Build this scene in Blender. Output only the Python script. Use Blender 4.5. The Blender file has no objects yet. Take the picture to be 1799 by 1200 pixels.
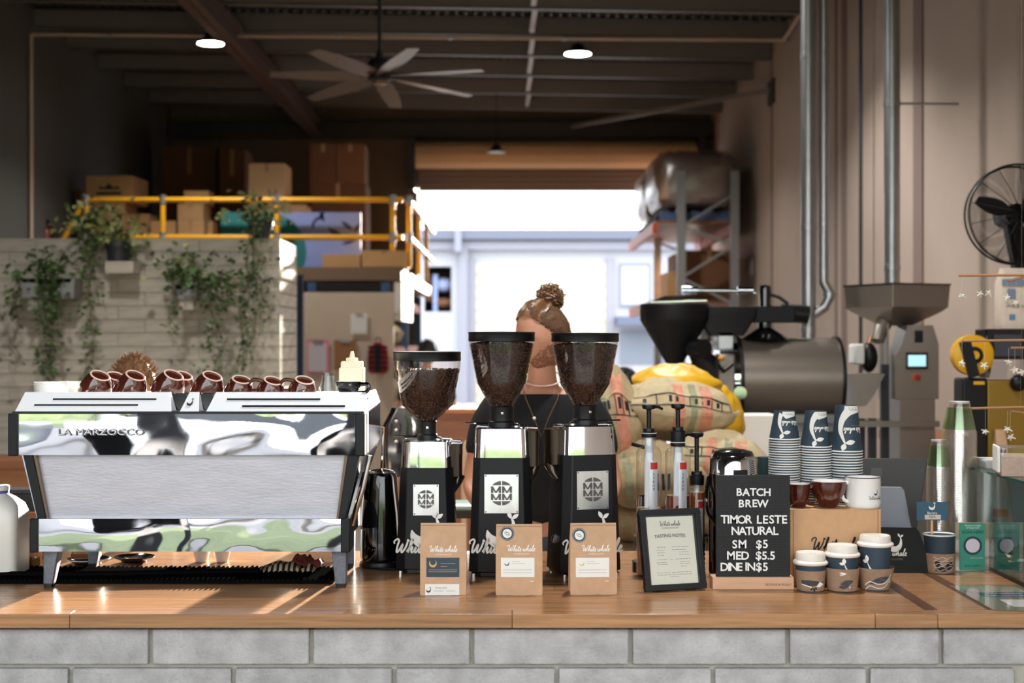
import bpy, bmesh, math, random
from mathutils import Vector, Matrix, Euler, noise
PI = math.pi
rnd = random.Random(7)
sc = bpy.context.scene
C = sc.collection
# ---------------------------------------------------------------- camera, sky, sun, exposure
F = 2498.6; CAMZ = 1.68
cam_d = bpy.data.cameras.new('camera'); cam = bpy.data.objects.new('camera', cam_d); C.objects.link(cam)
cam.location = (0, 0, CAMZ); cam.rotation_euler = (PI/2, 0, 0)
cam_d.sensor_width = 36; cam_d.lens = 50; cam_d.clip_end = 300
cam_d.dof.use_dof = True; cam_d.dof.focus_distance = 3.98; cam_d.dof.aperture_fstop = 3.2
sc.camera = cam
w = bpy.data.worlds.new('world'); sc.world = w; w.use_nodes = True
w.node_tree.nodes['Background'].inputs[0].default_value = (0.93, 0.965, 1.0, 1)
w.node_tree.nodes['Background'].inputs[1].default_value = 2.9
sun_d = bpy.data.lights.new('sun', 'SUN'); sun = bpy.data.objects.new('sun', sun_d); C.objects.link(sun)
sun_d.energy = 34; sun_d.angle = math.radians(0.6); sun_d.color = (1.0, 0.9, 0.75)
SUN_AZ, SUN_EL = math.radians(7.25), math.radians(7.3)
sv = Vector((math.sin(SUN_AZ)*math.cos(SUN_EL), math.cos(SUN_AZ)*math.cos(SUN_EL), math.sin(SUN_EL)))
sun.rotation_euler = sv.to_track_quat('Z', 'Y').to_euler(); sun.location = (3, 30, 12)
vs = sc.view_settings; vs.view_transform = 'Standard'; vs.look = 'None'; vs.exposure = 0.62; vs.gamma = 1; vs.use_curve_mapping = False
try:
    sc.cycles.use_denoising = True
    sc.cycles.max_bounces = 10; sc.cycles.diffuse_bounces = 5; sc.cycles.glossy_bounces = 5
    sc.cycles.transmission_bounces = 8; sc.cycles.transparent_max_bounces = 96
    sc.cycles.caustics_reflective = False; sc.cycles.caustics_refractive = False
    sc.cycles.sample_clamp_indirect = 6
except Exception: pass

def P(px, py, Y): return Vector(((px-899.5)/F*Y, Y, CAMZ-(py-600)/F*Y))
def X_(px, Y): return (px-899.5)/F*Y
def Z_(py, Y): return CAMZ-(py-600)/F*Y
def yb(py, z=0.99): return (CAMZ-z)*F/(py-600)        # depth at which height z shows at row py
CT = 0.99                                              # counter top height
R = math.radians

LAMP, FRONTK = 200., 1.6
# ---------------------------------------------------------------- materials
def lin(c):
    return tuple(((x/255)/12.92 if x/255 <= .04045 else ((x/255+.055)/1.055)**2.4) for x in c[:3])
MATS = {}
def mat(name, rgb, rough=.5, metal=0., var=0., vs=12., st=(1,1,1), bump=0., bs=80., bst=None, coat=0., trans=0., emis=0., alpha=1., rand=0., spec=.5, det=3):
    if name in MATS: return MATS[name]
    m = bpy.data.materials.new(name); m.use_nodes = True; nt = m.node_tree; N = nt.nodes; L = nt.links
    b = N['Principled BSDF']; c = lin(rgb)
    b.inputs['Base Color'].default_value = (*c, 1); b.inputs['Roughness'].default_value = rough
    b.inputs['Metallic'].default_value = metal; b.inputs['Coat Weight'].default_value = coat; b.inputs['Coat Roughness'].default_value = .08
    b.inputs['Transmission Weight'].default_value = trans; b.inputs['Alpha'].default_value = alpha
    b.inputs['Specular IOR Level'].default_value = spec
    if emis: b.inputs['Emission Color'].default_value = (*c, 1); b.inputs['Emission Strength'].default_value = emis
    tc = None
    def coord(s):
        nonlocal tc
        if tc is None: tc = N.new('ShaderNodeTexCoord')
        mp = N.new('ShaderNodeMapping'); mp.inputs['Scale'].default_value = s; L.new(tc.outputs['Object'], mp.inputs['Vector']); return mp.outputs[0]
    col = None
    if var:
        n = N.new('ShaderNodeTexNoise'); n.inputs['Scale'].default_value = vs; n.inputs['Detail'].default_value = det+2; n.inputs['Roughness'].default_value = .6
        L.new(coord(st), n.inputs['Vector'])
        r = N.new('ShaderNodeValToRGB'); r.color_ramp.elements[0].position = .32; r.color_ramp.elements[1].position = .68
        r.color_ramp.elements[0].color = (*[x*(1-var) for x in c], 1); r.color_ramp.elements[1].color = (*[min(1, x*(1+var)) for x in c], 1)
        L.new(n.outputs['Fac'], r.inputs[0]); col = r.outputs[0]
    if rand:
        oi = N.new('ShaderNodeObjectInfo'); hs = N.new('ShaderNodeHueSaturation'); mr = N.new('ShaderNodeMapRange')
        mr.inputs['To Min'].default_value = 1-rand; mr.inputs['To Max'].default_value = 1+rand
        L.new(oi.outputs['Random'], mr.inputs['Value']); L.new(mr.outputs[0], hs.inputs['Value'])
        if col is not None: L.new(col, hs.inputs['Color'])
        else: hs.inputs['Color'].default_value = (*c, 1)
        col = hs.outputs[0]
    if col is not None: L.new(col, b.inputs['Base Color'])
    if bump:
        n = N.new('ShaderNodeTexNoise'); n.inputs['Scale'].default_value = bs; n.inputs['Detail'].default_value = det
        L.new(coord(bst or st), n.inputs['Vector'])
        bp = N.new('ShaderNodeBump'); bp.inputs['Strength'].default_value = bump; bp.inputs['Distance'].default_value = .01
        L.new(n.outputs['Fac'], bp.inputs['Height']); L.new(bp.outputs[0], b.inputs['Normal'])
    MATS[name] = m; return m
def clear(name, tint, gl=.12, rough=.03, edge=.75):
    # thin clear plastic / glass: see-through face-on, glossy towards its edges
    if name in MATS: return MATS[name]
    m = bpy.data.materials.new(name); m.use_nodes = True; nt = m.node_tree; N = nt.nodes; L = nt.links
    N.remove(N['Principled BSDF']); out = N['Material Output']
    t = N.new('ShaderNodeBsdfTransparent'); t.inputs[0].default_value = (*lin(tint), 1)
    g = N.new('ShaderNodeBsdfGlossy'); g.inputs['Roughness'].default_value = rough; g.inputs[0].default_value = (.95, .95, .95, 1)
    lw = N.new('ShaderNodeLayerWeight'); lw.inputs[0].default_value = .35
    mr = N.new('ShaderNodeMapRange'); mr.inputs['To Min'].default_value = gl; mr.inputs['To Max'].default_value = edge
    L.new(lw.outputs['Facing'], mr.inputs[0])
    pw = N.new('ShaderNodeMath'); pw.operation = 'POWER'; pw.inputs[1].default_value = 2.2
    L.new(lw.outputs['Facing'], pw.inputs[0]); L.new(pw.outputs[0], mr.inputs[0])
    mx = N.new('ShaderNodeMixShader'); L.new(mr.outputs[0], mx.inputs[0]); L.new(t.outputs[0], mx.inputs[1]); L.new(g.outputs[0], mx.inputs[2])
    L.new(mx.outputs[0], out.inputs[0]); MATS[name] = m; return m

M_steel   = mat('polished steel', (225,226,230), .06, 1)
M_mirror  = mat('wavy polished steel', (238,238,242), .035, 1, bump=.12, bs=2.6, det=1)
M_brush   = mat('brushed steel', (205,204,210), .42, .85, var=.08, vs=3, st=(3,1,30), bump=.05, bs=30, bst=(2,1,40))
M_white_m = mat('white lacquered metal', (240,241,245), .3, .0)
M_black   = mat('satin black', (13,14,16), .42, spec=.35)
M_blackm  = mat('matte black powder coat', (15,16,20), .5, spec=.3, bump=.03, bs=400)
M_blackg  = mat('gloss black', (9,9,11), .08, coat=.6)
M_dark    = mat('dark grey', (44,46,52), .6)
M_white   = mat('white plastic', (236,235,230), .35)
M_paper   = mat('white paper', (236,234,228), .8)
M_cream   = mat('cream plastic', (245,236,208), .4)
M_kraft   = mat('kraft paper', (198,160,126), .75, var=.07, vs=30, bump=.15, bs=25)
M_carton  = mat('corrugated cardboard', (186,143,96), .8, var=.06, vs=6, rand=.12)
M_cartdk  = mat('brown cardboard', (118,80,52), .85, var=.08, vs=6, rand=.15)
M_tape    = mat('packing tape', (170,128,84), .35)
M_navy    = mat('dark slate blue print', (44,62,76), .6)
M_teal    = mat('dark teal print', (38,110,104), .6)
M_ink     = mat('black ink', (22,22,24), .7)
M_greyink = mat('grey ink', (120,118,114), .8)
M_whiteink= mat('white ink', (240,238,232), .7)
M_brown   = mat('glazed brown ceramic', (76,28,18), .12, coat=.8, var=.12, vs=10)
M_ceram   = mat('white ceramic', (238,236,232), .2, coat=.3)
M_rawcer  = mat('unglazed pale foot ring', (226,196,180), .6)
M_clear   = clear('clear plastic', (252,252,252), .05, .04, .85)
M_hopper  = clear('tinted hopper plastic', (238,232,228), .05, .05, .7)
M_glass   = clear('clear glass', (246,250,249), .05, .03, .55)
M_bean    = mat('roasted beans', (62,38,28), .4, rand=.0, var=.35, vs=55)
M_woodpale= mat('pale timber', (208,166,132), .55, var=.08, vs=4, st=(2,20,20))
M_wooddk  = mat('red brown timber', (140,88,56), .5, var=.15, vs=3, st=(1,10,10))
M_rubber  = mat('black rubber', (14,14,15), .9, spec=.0)
M_concr   = mat('pale concrete block', (168,166,166), .9, var=.22, vs=11, bump=.55, bs=110, rand=.05, det=6)
M_mortar  = mat('grey mortar', (168,164,154), .95, bump=.4, bs=150)
M_leaf    = mat('green leaves', (74,98,52), .5, var=.3, vs=9)
M_leafpale= mat('variegated leaves', (168,172,118), .5, var=.3, vs=14)
M_stem    = mat('vine stem', (92,88,52), .7)
M_galv    = mat('galvanised steel', (172,173,174), .34, .9, var=.1, vs=6)
M_greym   = mat('grey painted steel', (128,128,130), .5, .3)
M_burlap  = mat('burlap', (178,160,128), .95, var=.12, vs=30, bump=.5, bs=220)
M_yellow  = mat('yellow plastic sack', (228,176,24), .45, bump=.4, bs=14)
M_railyel = mat('yellow enamel', (232,166,22), .45)
M_blue    = mat('blue rack paint', (52,84,122), .5)
M_orange  = mat('orange rack paint', (176,72,30), .5)
M_skin    = mat('skin', (196,140,112), .5, var=.05, vs=12)
M_hair    = mat('brown hair', (92,62,40), .75, var=.35, vs=30, st=(1,1,4), bump=.25, bs=90)
M_hairdk  = mat('dark hair', (36,28,24), .6, bump=.5, bs=90)
M_hairbl  = mat('light brown hair strands', (112,78,48), .4, rand=.2)
M_tee     = mat('black cotton', (16,17,20), .9, bump=.2, bs=60)
M_denim   = mat('dark denim', (34,40,54), .9)
M_red     = mat('red', (178,36,34), .5)

# ---------------------------------------------------------------- mesh builder
class MB:
    def __init__(s): s.v = []; s.f = []; s.mi = []
    def add(s, vs, fs, mi=0):
        o = len(s.v); s.v += [tuple(p) for p in vs]; s.f += [tuple(i+o for i in f) for f in fs]; s.mi += [mi]*len(fs); return s
    def box(s, x0, x1, y0, y1, z0, z1, mi=0):
        return s.add([(x0,y0,z0),(x1,y0,z0),(x1,y1,z0),(x0,y1,z0),(x0,y0,z1),(x1,y0,z1),(x1,y1,z1),(x0,y1,z1)],
                     [(0,3,2,1),(4,5,6,7),(0,1,5,4),(1,2,6,5),(2,3,7,6),(3,0,4,7)], mi)
    def obox(s, c, sz, eul=(0,0,0), mi=0):
        m = Matrix.Translation(c) @ Euler(eul).to_matrix().to_4x4(); a, b, d = sz[0]/2, sz[1]/2, sz[2]/2
        vs = [m @ Vector(p) for p in ((-a,-b,-d),(a,-b,-d),(a,b,-d),(-a,b,-d),(-a,-b,d),(a,-b,d),(a,b,d),(-a,b,d))]
        return s.add(vs, [(0,3,2,1),(4,5,6,7),(0,1,5,4),(1,2,6,5),(2,3,7,6),(3,0,4,7)], mi)
    def beam(s, a, b, w, h, mi=0):
        a, b = Vector(a), Vector(b); d = (b-a); q = d.to_track_quat('X', 'Z').to_matrix().to_4x4()
        m = Matrix.Translation((a+b)/2) @ q; l = d.length/2
        vs = [m @ Vector((x*l, y*w/2, z*h/2)) for x, y, z in ((-1,-1,-1),(1,-1,-1),(1,1,-1),(-1,1,-1),(-1,-1,1),(1,-1,1),(1,1,1),(-1,1,1))]
        return s.add(vs, [(0,3,2,1),(4,5,6,7),(0,1,5,4),(1,2,6,5),(2,3,7,6),(3,0,4,7)], mi)
    def prism(s, poly, y0, y1, mi=0):                  # poly in (x, z), extruded along y
        n = len(poly)
        return s.add([(x,y0,z) for x,z in poly]+[(x,y1,z) for x,z in poly],
                     [tuple(range(n)), tuple(range(2*n-1, n-1, -1))]+[(i,i+n,(i+1)%n+n,(i+1)%n) for i in range(n)], mi)
    def loft(s, rings, cap=True, mi=0, closed=True):
        n = len(rings[0]); vs = [p for r in rings for p in r]; fs = []
        for k in range(len(rings)-1):
            for i in range(n if closed else n-1):
                j = (i+1) % n; fs.append((k*n+i, k*n+j, (k+1)*n+j, (k+1)*n+i))
        if cap: fs += [tuple(range(n-1,-1,-1)), tuple(range((len(rings)-1)*n, len(rings)*n))]
        return s.add(vs, fs, mi)
    def lathe(s, prof, n=32, c=(0,0,0), cap0=False, cap1=False, mi=0, mtx=None, ph=0.):
        rings = []
        for r, z in prof:
            ring = [Vector((r*math.cos(2*PI*i/n+ph), r*math.sin(2*PI*i/n+ph), z)) for i in range(n)]
            if mtx: ring = [mtx @ p for p in ring]
            rings.append([(p[0]+c[0], p[1]+c[1], p[2]+c[2]) for p in ring])
        o = len(s.v); s.loft(rings, False, mi)
        fs = []
        if cap0: fs.append(tuple(range(n-1,-1,-1)))
        if cap1: fs.append(tuple(range((len(prof)-1)*n, len(prof)*n)))
        for f in fs: s.f.append(tuple(i+o for i in f)); s.mi.append(mi)
        return s
    def tube(s, pts, r, n=8, closed=False, mi=0):
        pts = [Vector(p) for p in pts]; m = len(pts); rs = r if isinstance(r, (list, tuple)) else [r]*m
        rings = []; up = None
        for i, p in enumerate(pts):
            a = pts[(i-1) % m] if (closed or i) else p; b = pts[(i+1) % m] if (closed or i < m-1) else p
            t = (b-a).normalized() if (b-a).length else Vector((0,0,1))
            if up is None: up = Vector((0,0,1)) if abs(t.z) < .9 else Vector((1,0,0))
            x = t.cross(up).normalized(); y = x.cross(t).normalized(); up = y
            rings.append([p+(x*math.cos(2*PI*k/n)+y*math.sin(2*PI*k/n))*rs[i] for k in range(n)])
        if closed: rings.append(rings[0]); return s.loft(rings, False, mi)
        return s.loft(rings, True, mi)
    def ell(s, c, r, nu=16, nv=10, fn=None, mi=0):
        vs = [];
        for j in range(nv+1):
            t = PI*j/nv
            for i in range(nu):
                p = 2*PI*i/nu; q = Vector((math.sin(t)*math.cos(p), math.sin(t)*math.sin(p), -math.cos(t)))
                if fn: q = fn(q)
                vs.append((c[0]+q.x*r[0], c[1]+q.y*r[1], c[2]+q.z*r[2]))
        fs = [(j*nu+i, j*nu+(i+1)%nu, (j+1)*nu+(i+1)%nu, (j+1)*nu+i) for j in range(nv) for i in range(nu)]
        return s.add(vs, fs, mi)
    def mesh(s, name, mats, sharp=40):
        me = bpy.data.meshes.new(name); me.from_pydata(s.v, [], s.f)
        for m in (mats if isinstance(mats, (list, tuple)) else [mats]): me.materials.append(m)
        if any(s.mi): me.polygons.foreach_set('material_index', s.mi)
        bm = bmesh.new(); bm.from_mesh(me); bmesh.ops.remove_doubles(bm, verts=bm.verts, dist=1e-6); bmesh.ops.recalc_face_normals(bm, faces=bm.faces); bm.to_mesh(me); bm.free()
        if sharp:
            me.shade_smooth(); me.set_sharp_from_angle(angle=R(sharp))
        return me
    def ob(s, name, mats, parent=None, loc=(0,0,0), rot=(0,0,0), sharp=40, bev=0, seg=2, sub=0):
        o = bpy.data.objects.new(name, s.mesh(name, mats, sharp)); C.objects.link(o)
        o.parent = parent; o.location = loc; o.rotation_euler = rot
        if bev:
            b = o.modifiers.new('bevel', 'BEVEL'); b.width = bev; b.segments = seg; b.limit_method = 'ANGLE'; b.angle_limit = R(35)
        if sub: q = o.modifiers.new('sub', 'SUBSURF'); q.levels = sub; q.render_levels = sub
        return o
def tag(o, label, cat, group=None):
    o['label'] = label; o['category'] = cat
    if group: o['group'] = group
    return o
def thing(name, label, cat, loc=(0,0,0), rz=0., group=None):
    o = bpy.data.objects.new(name, None); C.objects.link(o); o.location = loc; o.rotation_euler = (0,0,rz); o.empty_display_size = .05
    return tag(o, label, cat, group)
def struct(name, mb, m, parent=None, **k):
    o = mb.ob(name, m, parent, **k)
    if parent is None: o['kind'] = 'structure'
    return o
def stuff(o): o['kind'] = 'stuff'; return o
def link_copy(o, parent=None, loc=None, rot=None):
    c = o.copy(); C.objects.link(c)
    if parent is not None: c.parent = parent
    if loc is not None: c.location = loc
    if rot is not None: c.rotation_euler = rot
    return c
def dup(root, loc, rot=None, label=None, group=None):
    r = link_copy(root, None, loc, rot)
    if label: r['label'] = label
    if group: r['group'] = group
    for ch in list(root.children):
        c = link_copy(ch, r)
        for g in list(ch.children): link_copy(g, c)
    return r
def rring(w, d, r, n=4, z=0., cx=0., cy=0.):            # rounded rectangle ring
    pts = []; r = min(r, w/2-1e-4, d/2-1e-4)
    for sx, sy, a0 in ((1,1,0),(-1,1,90),(-1,-1,180),(1,-1,270)):
        for k in range(n+1):
            a = R(a0+90*k/n); pts.append((cx+sx*(w/2-r)+r*math.cos(a), cy+sy*(d/2-r)+r*math.sin(a), z))
    return pts
def catmull(pts, k=6, closed=False):
    out = []; n = len(pts); V = [Vector(p) for p in pts]
    for i in range(n if closed else n-1):
        p0 = V[i-1] if (closed or i) else V[0]; p1 = V[i]; p2 = V[(i+1)%n]; p3 = V[(i+2)%n] if (closed or i+2 < n) else V[-1]
        for j in range(k):
            t = j/k; out.append(.5*((2*p1)+(p2-p0)*t+(2*p0-5*p1+4*p2-p3)*t*t+(3*p1-p0-3*p2+p3)*t*t*t))
    if not closed: out.append(V[-1])
    return out
# ---------------------------------------------------------------- lettering and flat print
def text(body, size, m, parent, loc, rot=(PI/2,0,0), align='CENTER', ext=.0003, name='lettering', sx=1., shear=0., bold=0.):
    cu = bpy.data.curves.new(name, 'FONT'); cu.body = body; cu.size = size; cu.align_x = align; cu.align_y = 'CENTER'
    cu.extrude = ext; cu.shear = shear; cu.offset = bold; cu.resolution_u = 3; cu.materials.append(m)
    tmp = bpy.data.objects.new('tmp', cu); me = bpy.data.meshes.new_from_object(tmp); me.name = name
    bpy.data.objects.remove(tmp); bpy.data.curves.remove(cu)
    if not me.materials: me.materials.append(m)
    o = bpy.data.objects.new(name, me); C.objects.link(o); o.parent = parent; o.location = loc; o.rotation_euler = rot; o.scale = (sx,1,1)
    return o
def plane_map(p, rx=PI/2, rz=0.):
    """maps 2D print (u right, v up) to a vertical face that looks towards -Y (then turned by rz)"""
    m = Matrix.Translation(p) @ Euler((0,0,rz)).to_matrix().to_4x4()
    return lambda u, v, d=0.: m @ Vector((u, -d, v))
def cone_map(r0, r1, h, a0=-PI/2, z0=0., c=(0,0,0), flip=False):
    def f(u, v, d=0.):
        vv = v if not flip else h-v
        r = r0+(r1-r0)*(vv/h)+d; a = a0+(-u if flip else u)/((r0+r1)/2)
        return Vector((c[0]+r*math.cos(a), c[1]+r*math.sin(a), c[2]+z0+vv))
    return f
def decal(name, polys, m, parent, f, d=.0004, maxlen=None, label=None):
    """flat print: polygons in (u, v), laid d above the surface that f describes"""
    bm = bmesh.new()
    for poly in polys:
        vs_ = [bm.verts.new((p[0], p[1], 0)) for p in poly]
        try: bm.faces.new(vs_)
        except Exception: pass
    bmesh.ops.triangulate(bm, faces=bm.faces)
    if maxlen:
        for _ in range(4):
            ed = [e for e in bm.edges if e.calc_length() > maxlen]
            if not ed: break
            bmesh.ops.subdivide_edges(bm, edges=ed, cuts=1); bmesh.ops.triangulate(bm, faces=bm.faces)
    for v in bm.verts: v.co = f(v.co.x, v.co.y, d)
    me = bpy.data.meshes.new(name); bm.to_mesh(me); bm.free(); me.materials.append(m)
    o = bpy.data.objects.new(name, me); C.objects.link(o); o.parent = parent
    if label: o['label'] = label
    return o
def rect(u0, v0, u1, v1): return [(u0,v0),(u1,v0),(u1,v1),(u0,v1)]
def circ(u, v, r, n=28): return [(u+r*math.cos(2*PI*i/n), v+r*math.sin(2*PI*i/n)) for i in range(n)]
def ringp(u, v, r0, r1, n=28):
    return [[(u+r0*math.cos(2*PI*i/n), v+r0*math.sin(2*PI*i/n)), (u+r1*math.cos(2*PI*i/n), v+r1*math.sin(2*PI*i/n)),
             (u+r1*math.cos(2*PI*(i+1)/n), v+r1*math.sin(2*PI*(i+1)/n)), (u+r0*math.cos(2*PI*(i+1)/n), v+r0*math.sin(2*PI*(i+1)/n))] for i in range(n)]
def strip(pts, w):
    """ribbon polygons along a 2D path; w a width or a list"""
    n = len(pts); ws = w if isinstance(w, (list, tuple)) else [w]*n; L = []; Rr = []
    for i, p in enumerate(pts):
        a = pts[max(0,i-1)]; b = pts[min(n-1,i+1)]; dx, dy = b[0]-a[0], b[1]-a[1]; l = math.hypot(dx, dy) or 1
        nx, ny = -dy/l*ws[i]/2, dx/l*ws[i]/2; L.append((p[0]+nx, p[1]+ny)); Rr.append((p[0]-nx, p[1]-ny))
    return [[L[i], Rr[i], Rr[i+1], L[i+1]] for i in range(n-1)]
GL = {  # pen strokes of a brush script: (advance, strokes)
 'W': (1.75, [[(-.35,1.35),(-.5,1.7),(-.1,2.05),(.2,1.8),(.12,1.0),(.2,.1),(.55,.5),(.85,1.3),(.82,.5),(.95,.08),(1.3,.6),(1.5,1.5),(1.45,1.95),(1.75,1.7)]]),
 'h': (.95, [[(-.1,.2),(.25,.9),(.5,1.75),(.4,2.1),(.25,1.6),(.15,.0)], [(.15,.15),(.4,.85),(.6,.85),(.58,.35),(.7,.05),(.95,.25)]]),
 'i': (.5, [[(-.05,.2),(.2,.9),(.15,.3),(.28,.05),(.5,.25)], [(.3,1.3),(.38,1.42)]]),
 't': (.62, [[(-.05,.2),(.25,1.0),(.38,1.75),(.25,.6),(.25,.15),(.4,.05),(.62,.25)], [(.0,1.2),(.65,1.3)]]),
 'e': (.68, [[(-.05,.25),(.35,.55),(.48,.85),(.28,.95),(.12,.5),(.22,.1),(.45,.08),(.7,.3)]]),
 'w': (1.15, [[(-.05,.4),(.1,.9),(.12,.3),(.3,.08),(.5,.5),(.55,.9),(.55,.35),(.72,.08),(.98,.5),(.98,.9),(1.15,.75)]]),
 'a': (.85, [[(.6,.8),(.3,.92),(.08,.5),(.18,.08),(.45,.3),(.62,.88),(.56,.3),(.66,.05),(.88,.25)]]),
 'l': (.52, [[(-.05,.25),(.3,1.1),(.42,1.8),(.28,2.05),(.18,1.4),(.18,.3),(.32,.05),(.55,.28)]]),
 ' ': (.45, [])}
def script(body, h, wt=.2):
    """brush-script word centred on u = 0; h is the height of a tall letter"""
    k = h/2.1; u = 0; out = []; tot = sum(GL[c][0] for c in body)
    for c in body:
        adv, st = GL[c]
        for s_ in st:
            pts = [((p.x+u-tot/2+p.y*.22)*k, p.y*k) for p in catmull([(a, b, 0) for a, b in s_], 4)]
            n = len(pts); out += strip(pts, [wt*k*(.7+.5*max(0,math.sin(PI*i/(n-1)))**.5) for i in range(n)])
        u += adv
    return out
def arc(cx, cy, r, a0, a1, n=14, rx=1.): return [(cx+r*rx*math.cos(R(a0+(a1-a0)*i/n)), cy+r*math.sin(R(a0+(a1-a0)*i/n))) for i in range(n+1)]
def leafp(u, v, l, wd, ang, n=8):
    ca, sa = math.cos(R(ang)), math.sin(R(ang)); pts = []
    for i in range(n+1): t = i/n; pts.append((t*l, wd/2*math.sin(PI*t)))
    for i in range(n-1, 0, -1): t = i/n; pts.append((t*l, -wd/2*math.sin(PI*t)))
    return [(u+a*ca-b*sa, v+a*sa+b*ca) for a, b in pts]
def whale(s, u=0., v=0.):
    """small whale emblem: crescent body with a lifted tail and two flukes; s is its width"""
    q = []
    pts = [(-.5,.12),(-.42,-.12),(-.2,-.3),(.05,-.32),(.27,-.2),(.4,.05),(.42,.35),(.36,.55)]
    ws = [.04,.26,.38,.4,.33,.22,.12,.06]
    c = [(p.x, p.y) for p in catmull([(a, b, 0) for a, b in pts], 5)]; w_ = [p.x for p in catmull([(a, 0, 0) for a in ws], 5)]
    q += strip(c, w_); q.append(leafp(.36,.52,.3,.14,120)); q.append(leafp(.36,.52,.3,.14,35))
    return [[(u+a*s, v+b*s) for a, b in p] for p in q]
# ================================================================ THE SETTING
XL, XR, YB, ZC = -4.9, 2.86, 20.4, 5.03
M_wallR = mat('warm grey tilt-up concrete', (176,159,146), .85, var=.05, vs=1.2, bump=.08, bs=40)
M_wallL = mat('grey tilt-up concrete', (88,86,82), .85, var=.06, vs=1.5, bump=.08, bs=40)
M_joint = mat('joint sealant', (128,110,102), .8)
M_deck  = mat('dark zinc roof sheet', (58,56,54), .5, .3, var=.1, vs=2)
M_purlin= mat('zinc purlin', (132,124,119), .5, .2)
M_floor = mat('polished concrete floor', (150,142,132), .35, var=.08, vs=2)
M_asph  = mat('asphalt', (116,116,118), .9, var=.1, vs=6)
M_grass = mat('lawn', (86,98,64), .9, var=.25, vs=5, bump=.6, bs=30)
struct('floor', MB().box(XL, XR, -.5, YB+.2, -.1, 0), M_floor)
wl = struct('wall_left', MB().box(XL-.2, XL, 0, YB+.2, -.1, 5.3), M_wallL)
wr = struct('wall_right', MB().box(XR, XR+.2, 0, YB+.2, -.1, 5.3), M_wallR)
for y0, y1 in ((9.88,10.1),(12.15,12.3),(12.5,12.56),(15.6,15.66)):
    MB().box(XR-.012, XR+.01, y0, y1, 0, 5.0).ob('panel_joint', M_joint, wr)
OX0, OX1, OZ = -1.35, 2.64, 3.9
wb = MB().box(XL, OX0, YB, YB+.2, 0, 5.3).box(OX1, XR, YB, YB+.2, 0, 5.3).box(OX0, OX1, YB, YB+.2, OZ, 5.3)
struct('wall_back', wb, mat('brown grey wall', (112,98,84), .85, var=.06, vs=1.5))
# roof sheet: real corrugation, ribs running away from the camera
cs = MB(); n = 84; xs = []
for i in range(n*4+1):
    x = XL-.2+(XR-XL+.4)*i/(n*4); xs.append((x, ZC+(.0, .0, .03, .03)[i % 4]))
k = len(xs); cs.add([(x, y, z-x*.016) for y in (0, YB+.2) for x, z in xs], [(i, i+1, k+i+1, k+i) for i in range(k-1)])
ceil = struct('ceiling', cs, M_deck, sharp=0)
so = ceil.modifiers.new('t', 'SOLIDIFY'); so.thickness = .01
for Y in (12.25, 13.41, 14.58, 15.63, 16.8, 18.0, 19.2):
    p = MB()                                              # C-shaped purlin, slightly falling to the right
    for a, b, z0, z1 in ((-.006,.006,0,.2),(-.006,.08,0,.012),(-.006,.08,.188,.2)):
        p.add([(x, yy, zz-x*.016) for x in (XL, XR-.02) for yy, zz in ((a,z0),(b,z0),(b,z1),(a,z1))], [(0,1,2,3),(7,6,5,4),(0,4,5,1),(1,5,6,2),(2,6,7,3),(3,7,4,0)])
    p.ob('purlin', M_purlin, ceil, (0, Y, 4.82), sharp=0)
    if Y < 19:
        MB().beam((.22, Y+.05, 4.84), (.2, Y+1.1, 4.84), .05, .02).ob('bridging_strut', mat('galvanised bridging', (170,160,154), .5, .3), ceil)
raf = MB().box(-.09,.09,11,YB,0,.014).box(-.006,.006,11,YB,0,.2).box(-.09,.09,11,YB,.19,.204)
raf.ob('rafter', mat('red oxide beam', (92,70,62), .6), ceil, (-2.78, 0, 4.6), sharp=0)
MB().beam((X_(1005,19.8), 19.9, Z_(222,19.9)), (XR-.02, 15.6, Z_(158,15.6)), .05, .05).ob('wind_brace', M_purlin, ceil)
MB().box(XR-.03, XR, 15.45, 15.75, Z_(158,15.6)-.16, Z_(158,15.6)+.1).ob('brace_plate', mat('dark plate', (44,40,40), .6), ceil)
MB().box(-4.9,2.86,20.2,20.38,4.58,4.8).ob('eaves_beam', mat('dark eaves beam', (58,52,48), .6), ceil)
# roller door drum over the rear opening, and its curtain slats
dr = MB(); prof = []
for i in range(4): prof += [(.19, i/4), (.197, i/4+.06), (.197, i/4+.2), (.19, i/4+.24)]
seg = 40; pr = []
for i in range(seg):
    r = .19+(.006 if i % 4 < 2 else 0); pr.append((r*math.cos(2*PI*i/seg), r*math.sin(2*PI*i/seg)))
dr.loft([[(x, a, b) for a, b in pr] for x in (-1.98, 1.98)])
t = thing('roller_shutter', 'sand coloured rolled shutter drum above the bright rear opening', 'roller shutter', (X_(977,20.1), 20.1, Z_(273,20.1)))
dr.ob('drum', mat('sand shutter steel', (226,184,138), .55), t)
for sx in (-2.03, 2.03): MB().box(sx-.04, sx+.04, -.2, .28, -.5, .22).ob('bracket', M_dark, t)
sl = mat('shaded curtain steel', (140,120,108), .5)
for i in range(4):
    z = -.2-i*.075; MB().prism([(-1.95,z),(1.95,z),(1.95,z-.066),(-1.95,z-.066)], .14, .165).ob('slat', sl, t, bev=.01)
struct('wall_front', MB().box(XL,XR,0,.2,3.7,5.2).box(XL,XL+.6,0,.2,0,3.7), M_wallL)      # header of the open shopfront, behind the camera's view
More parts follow.
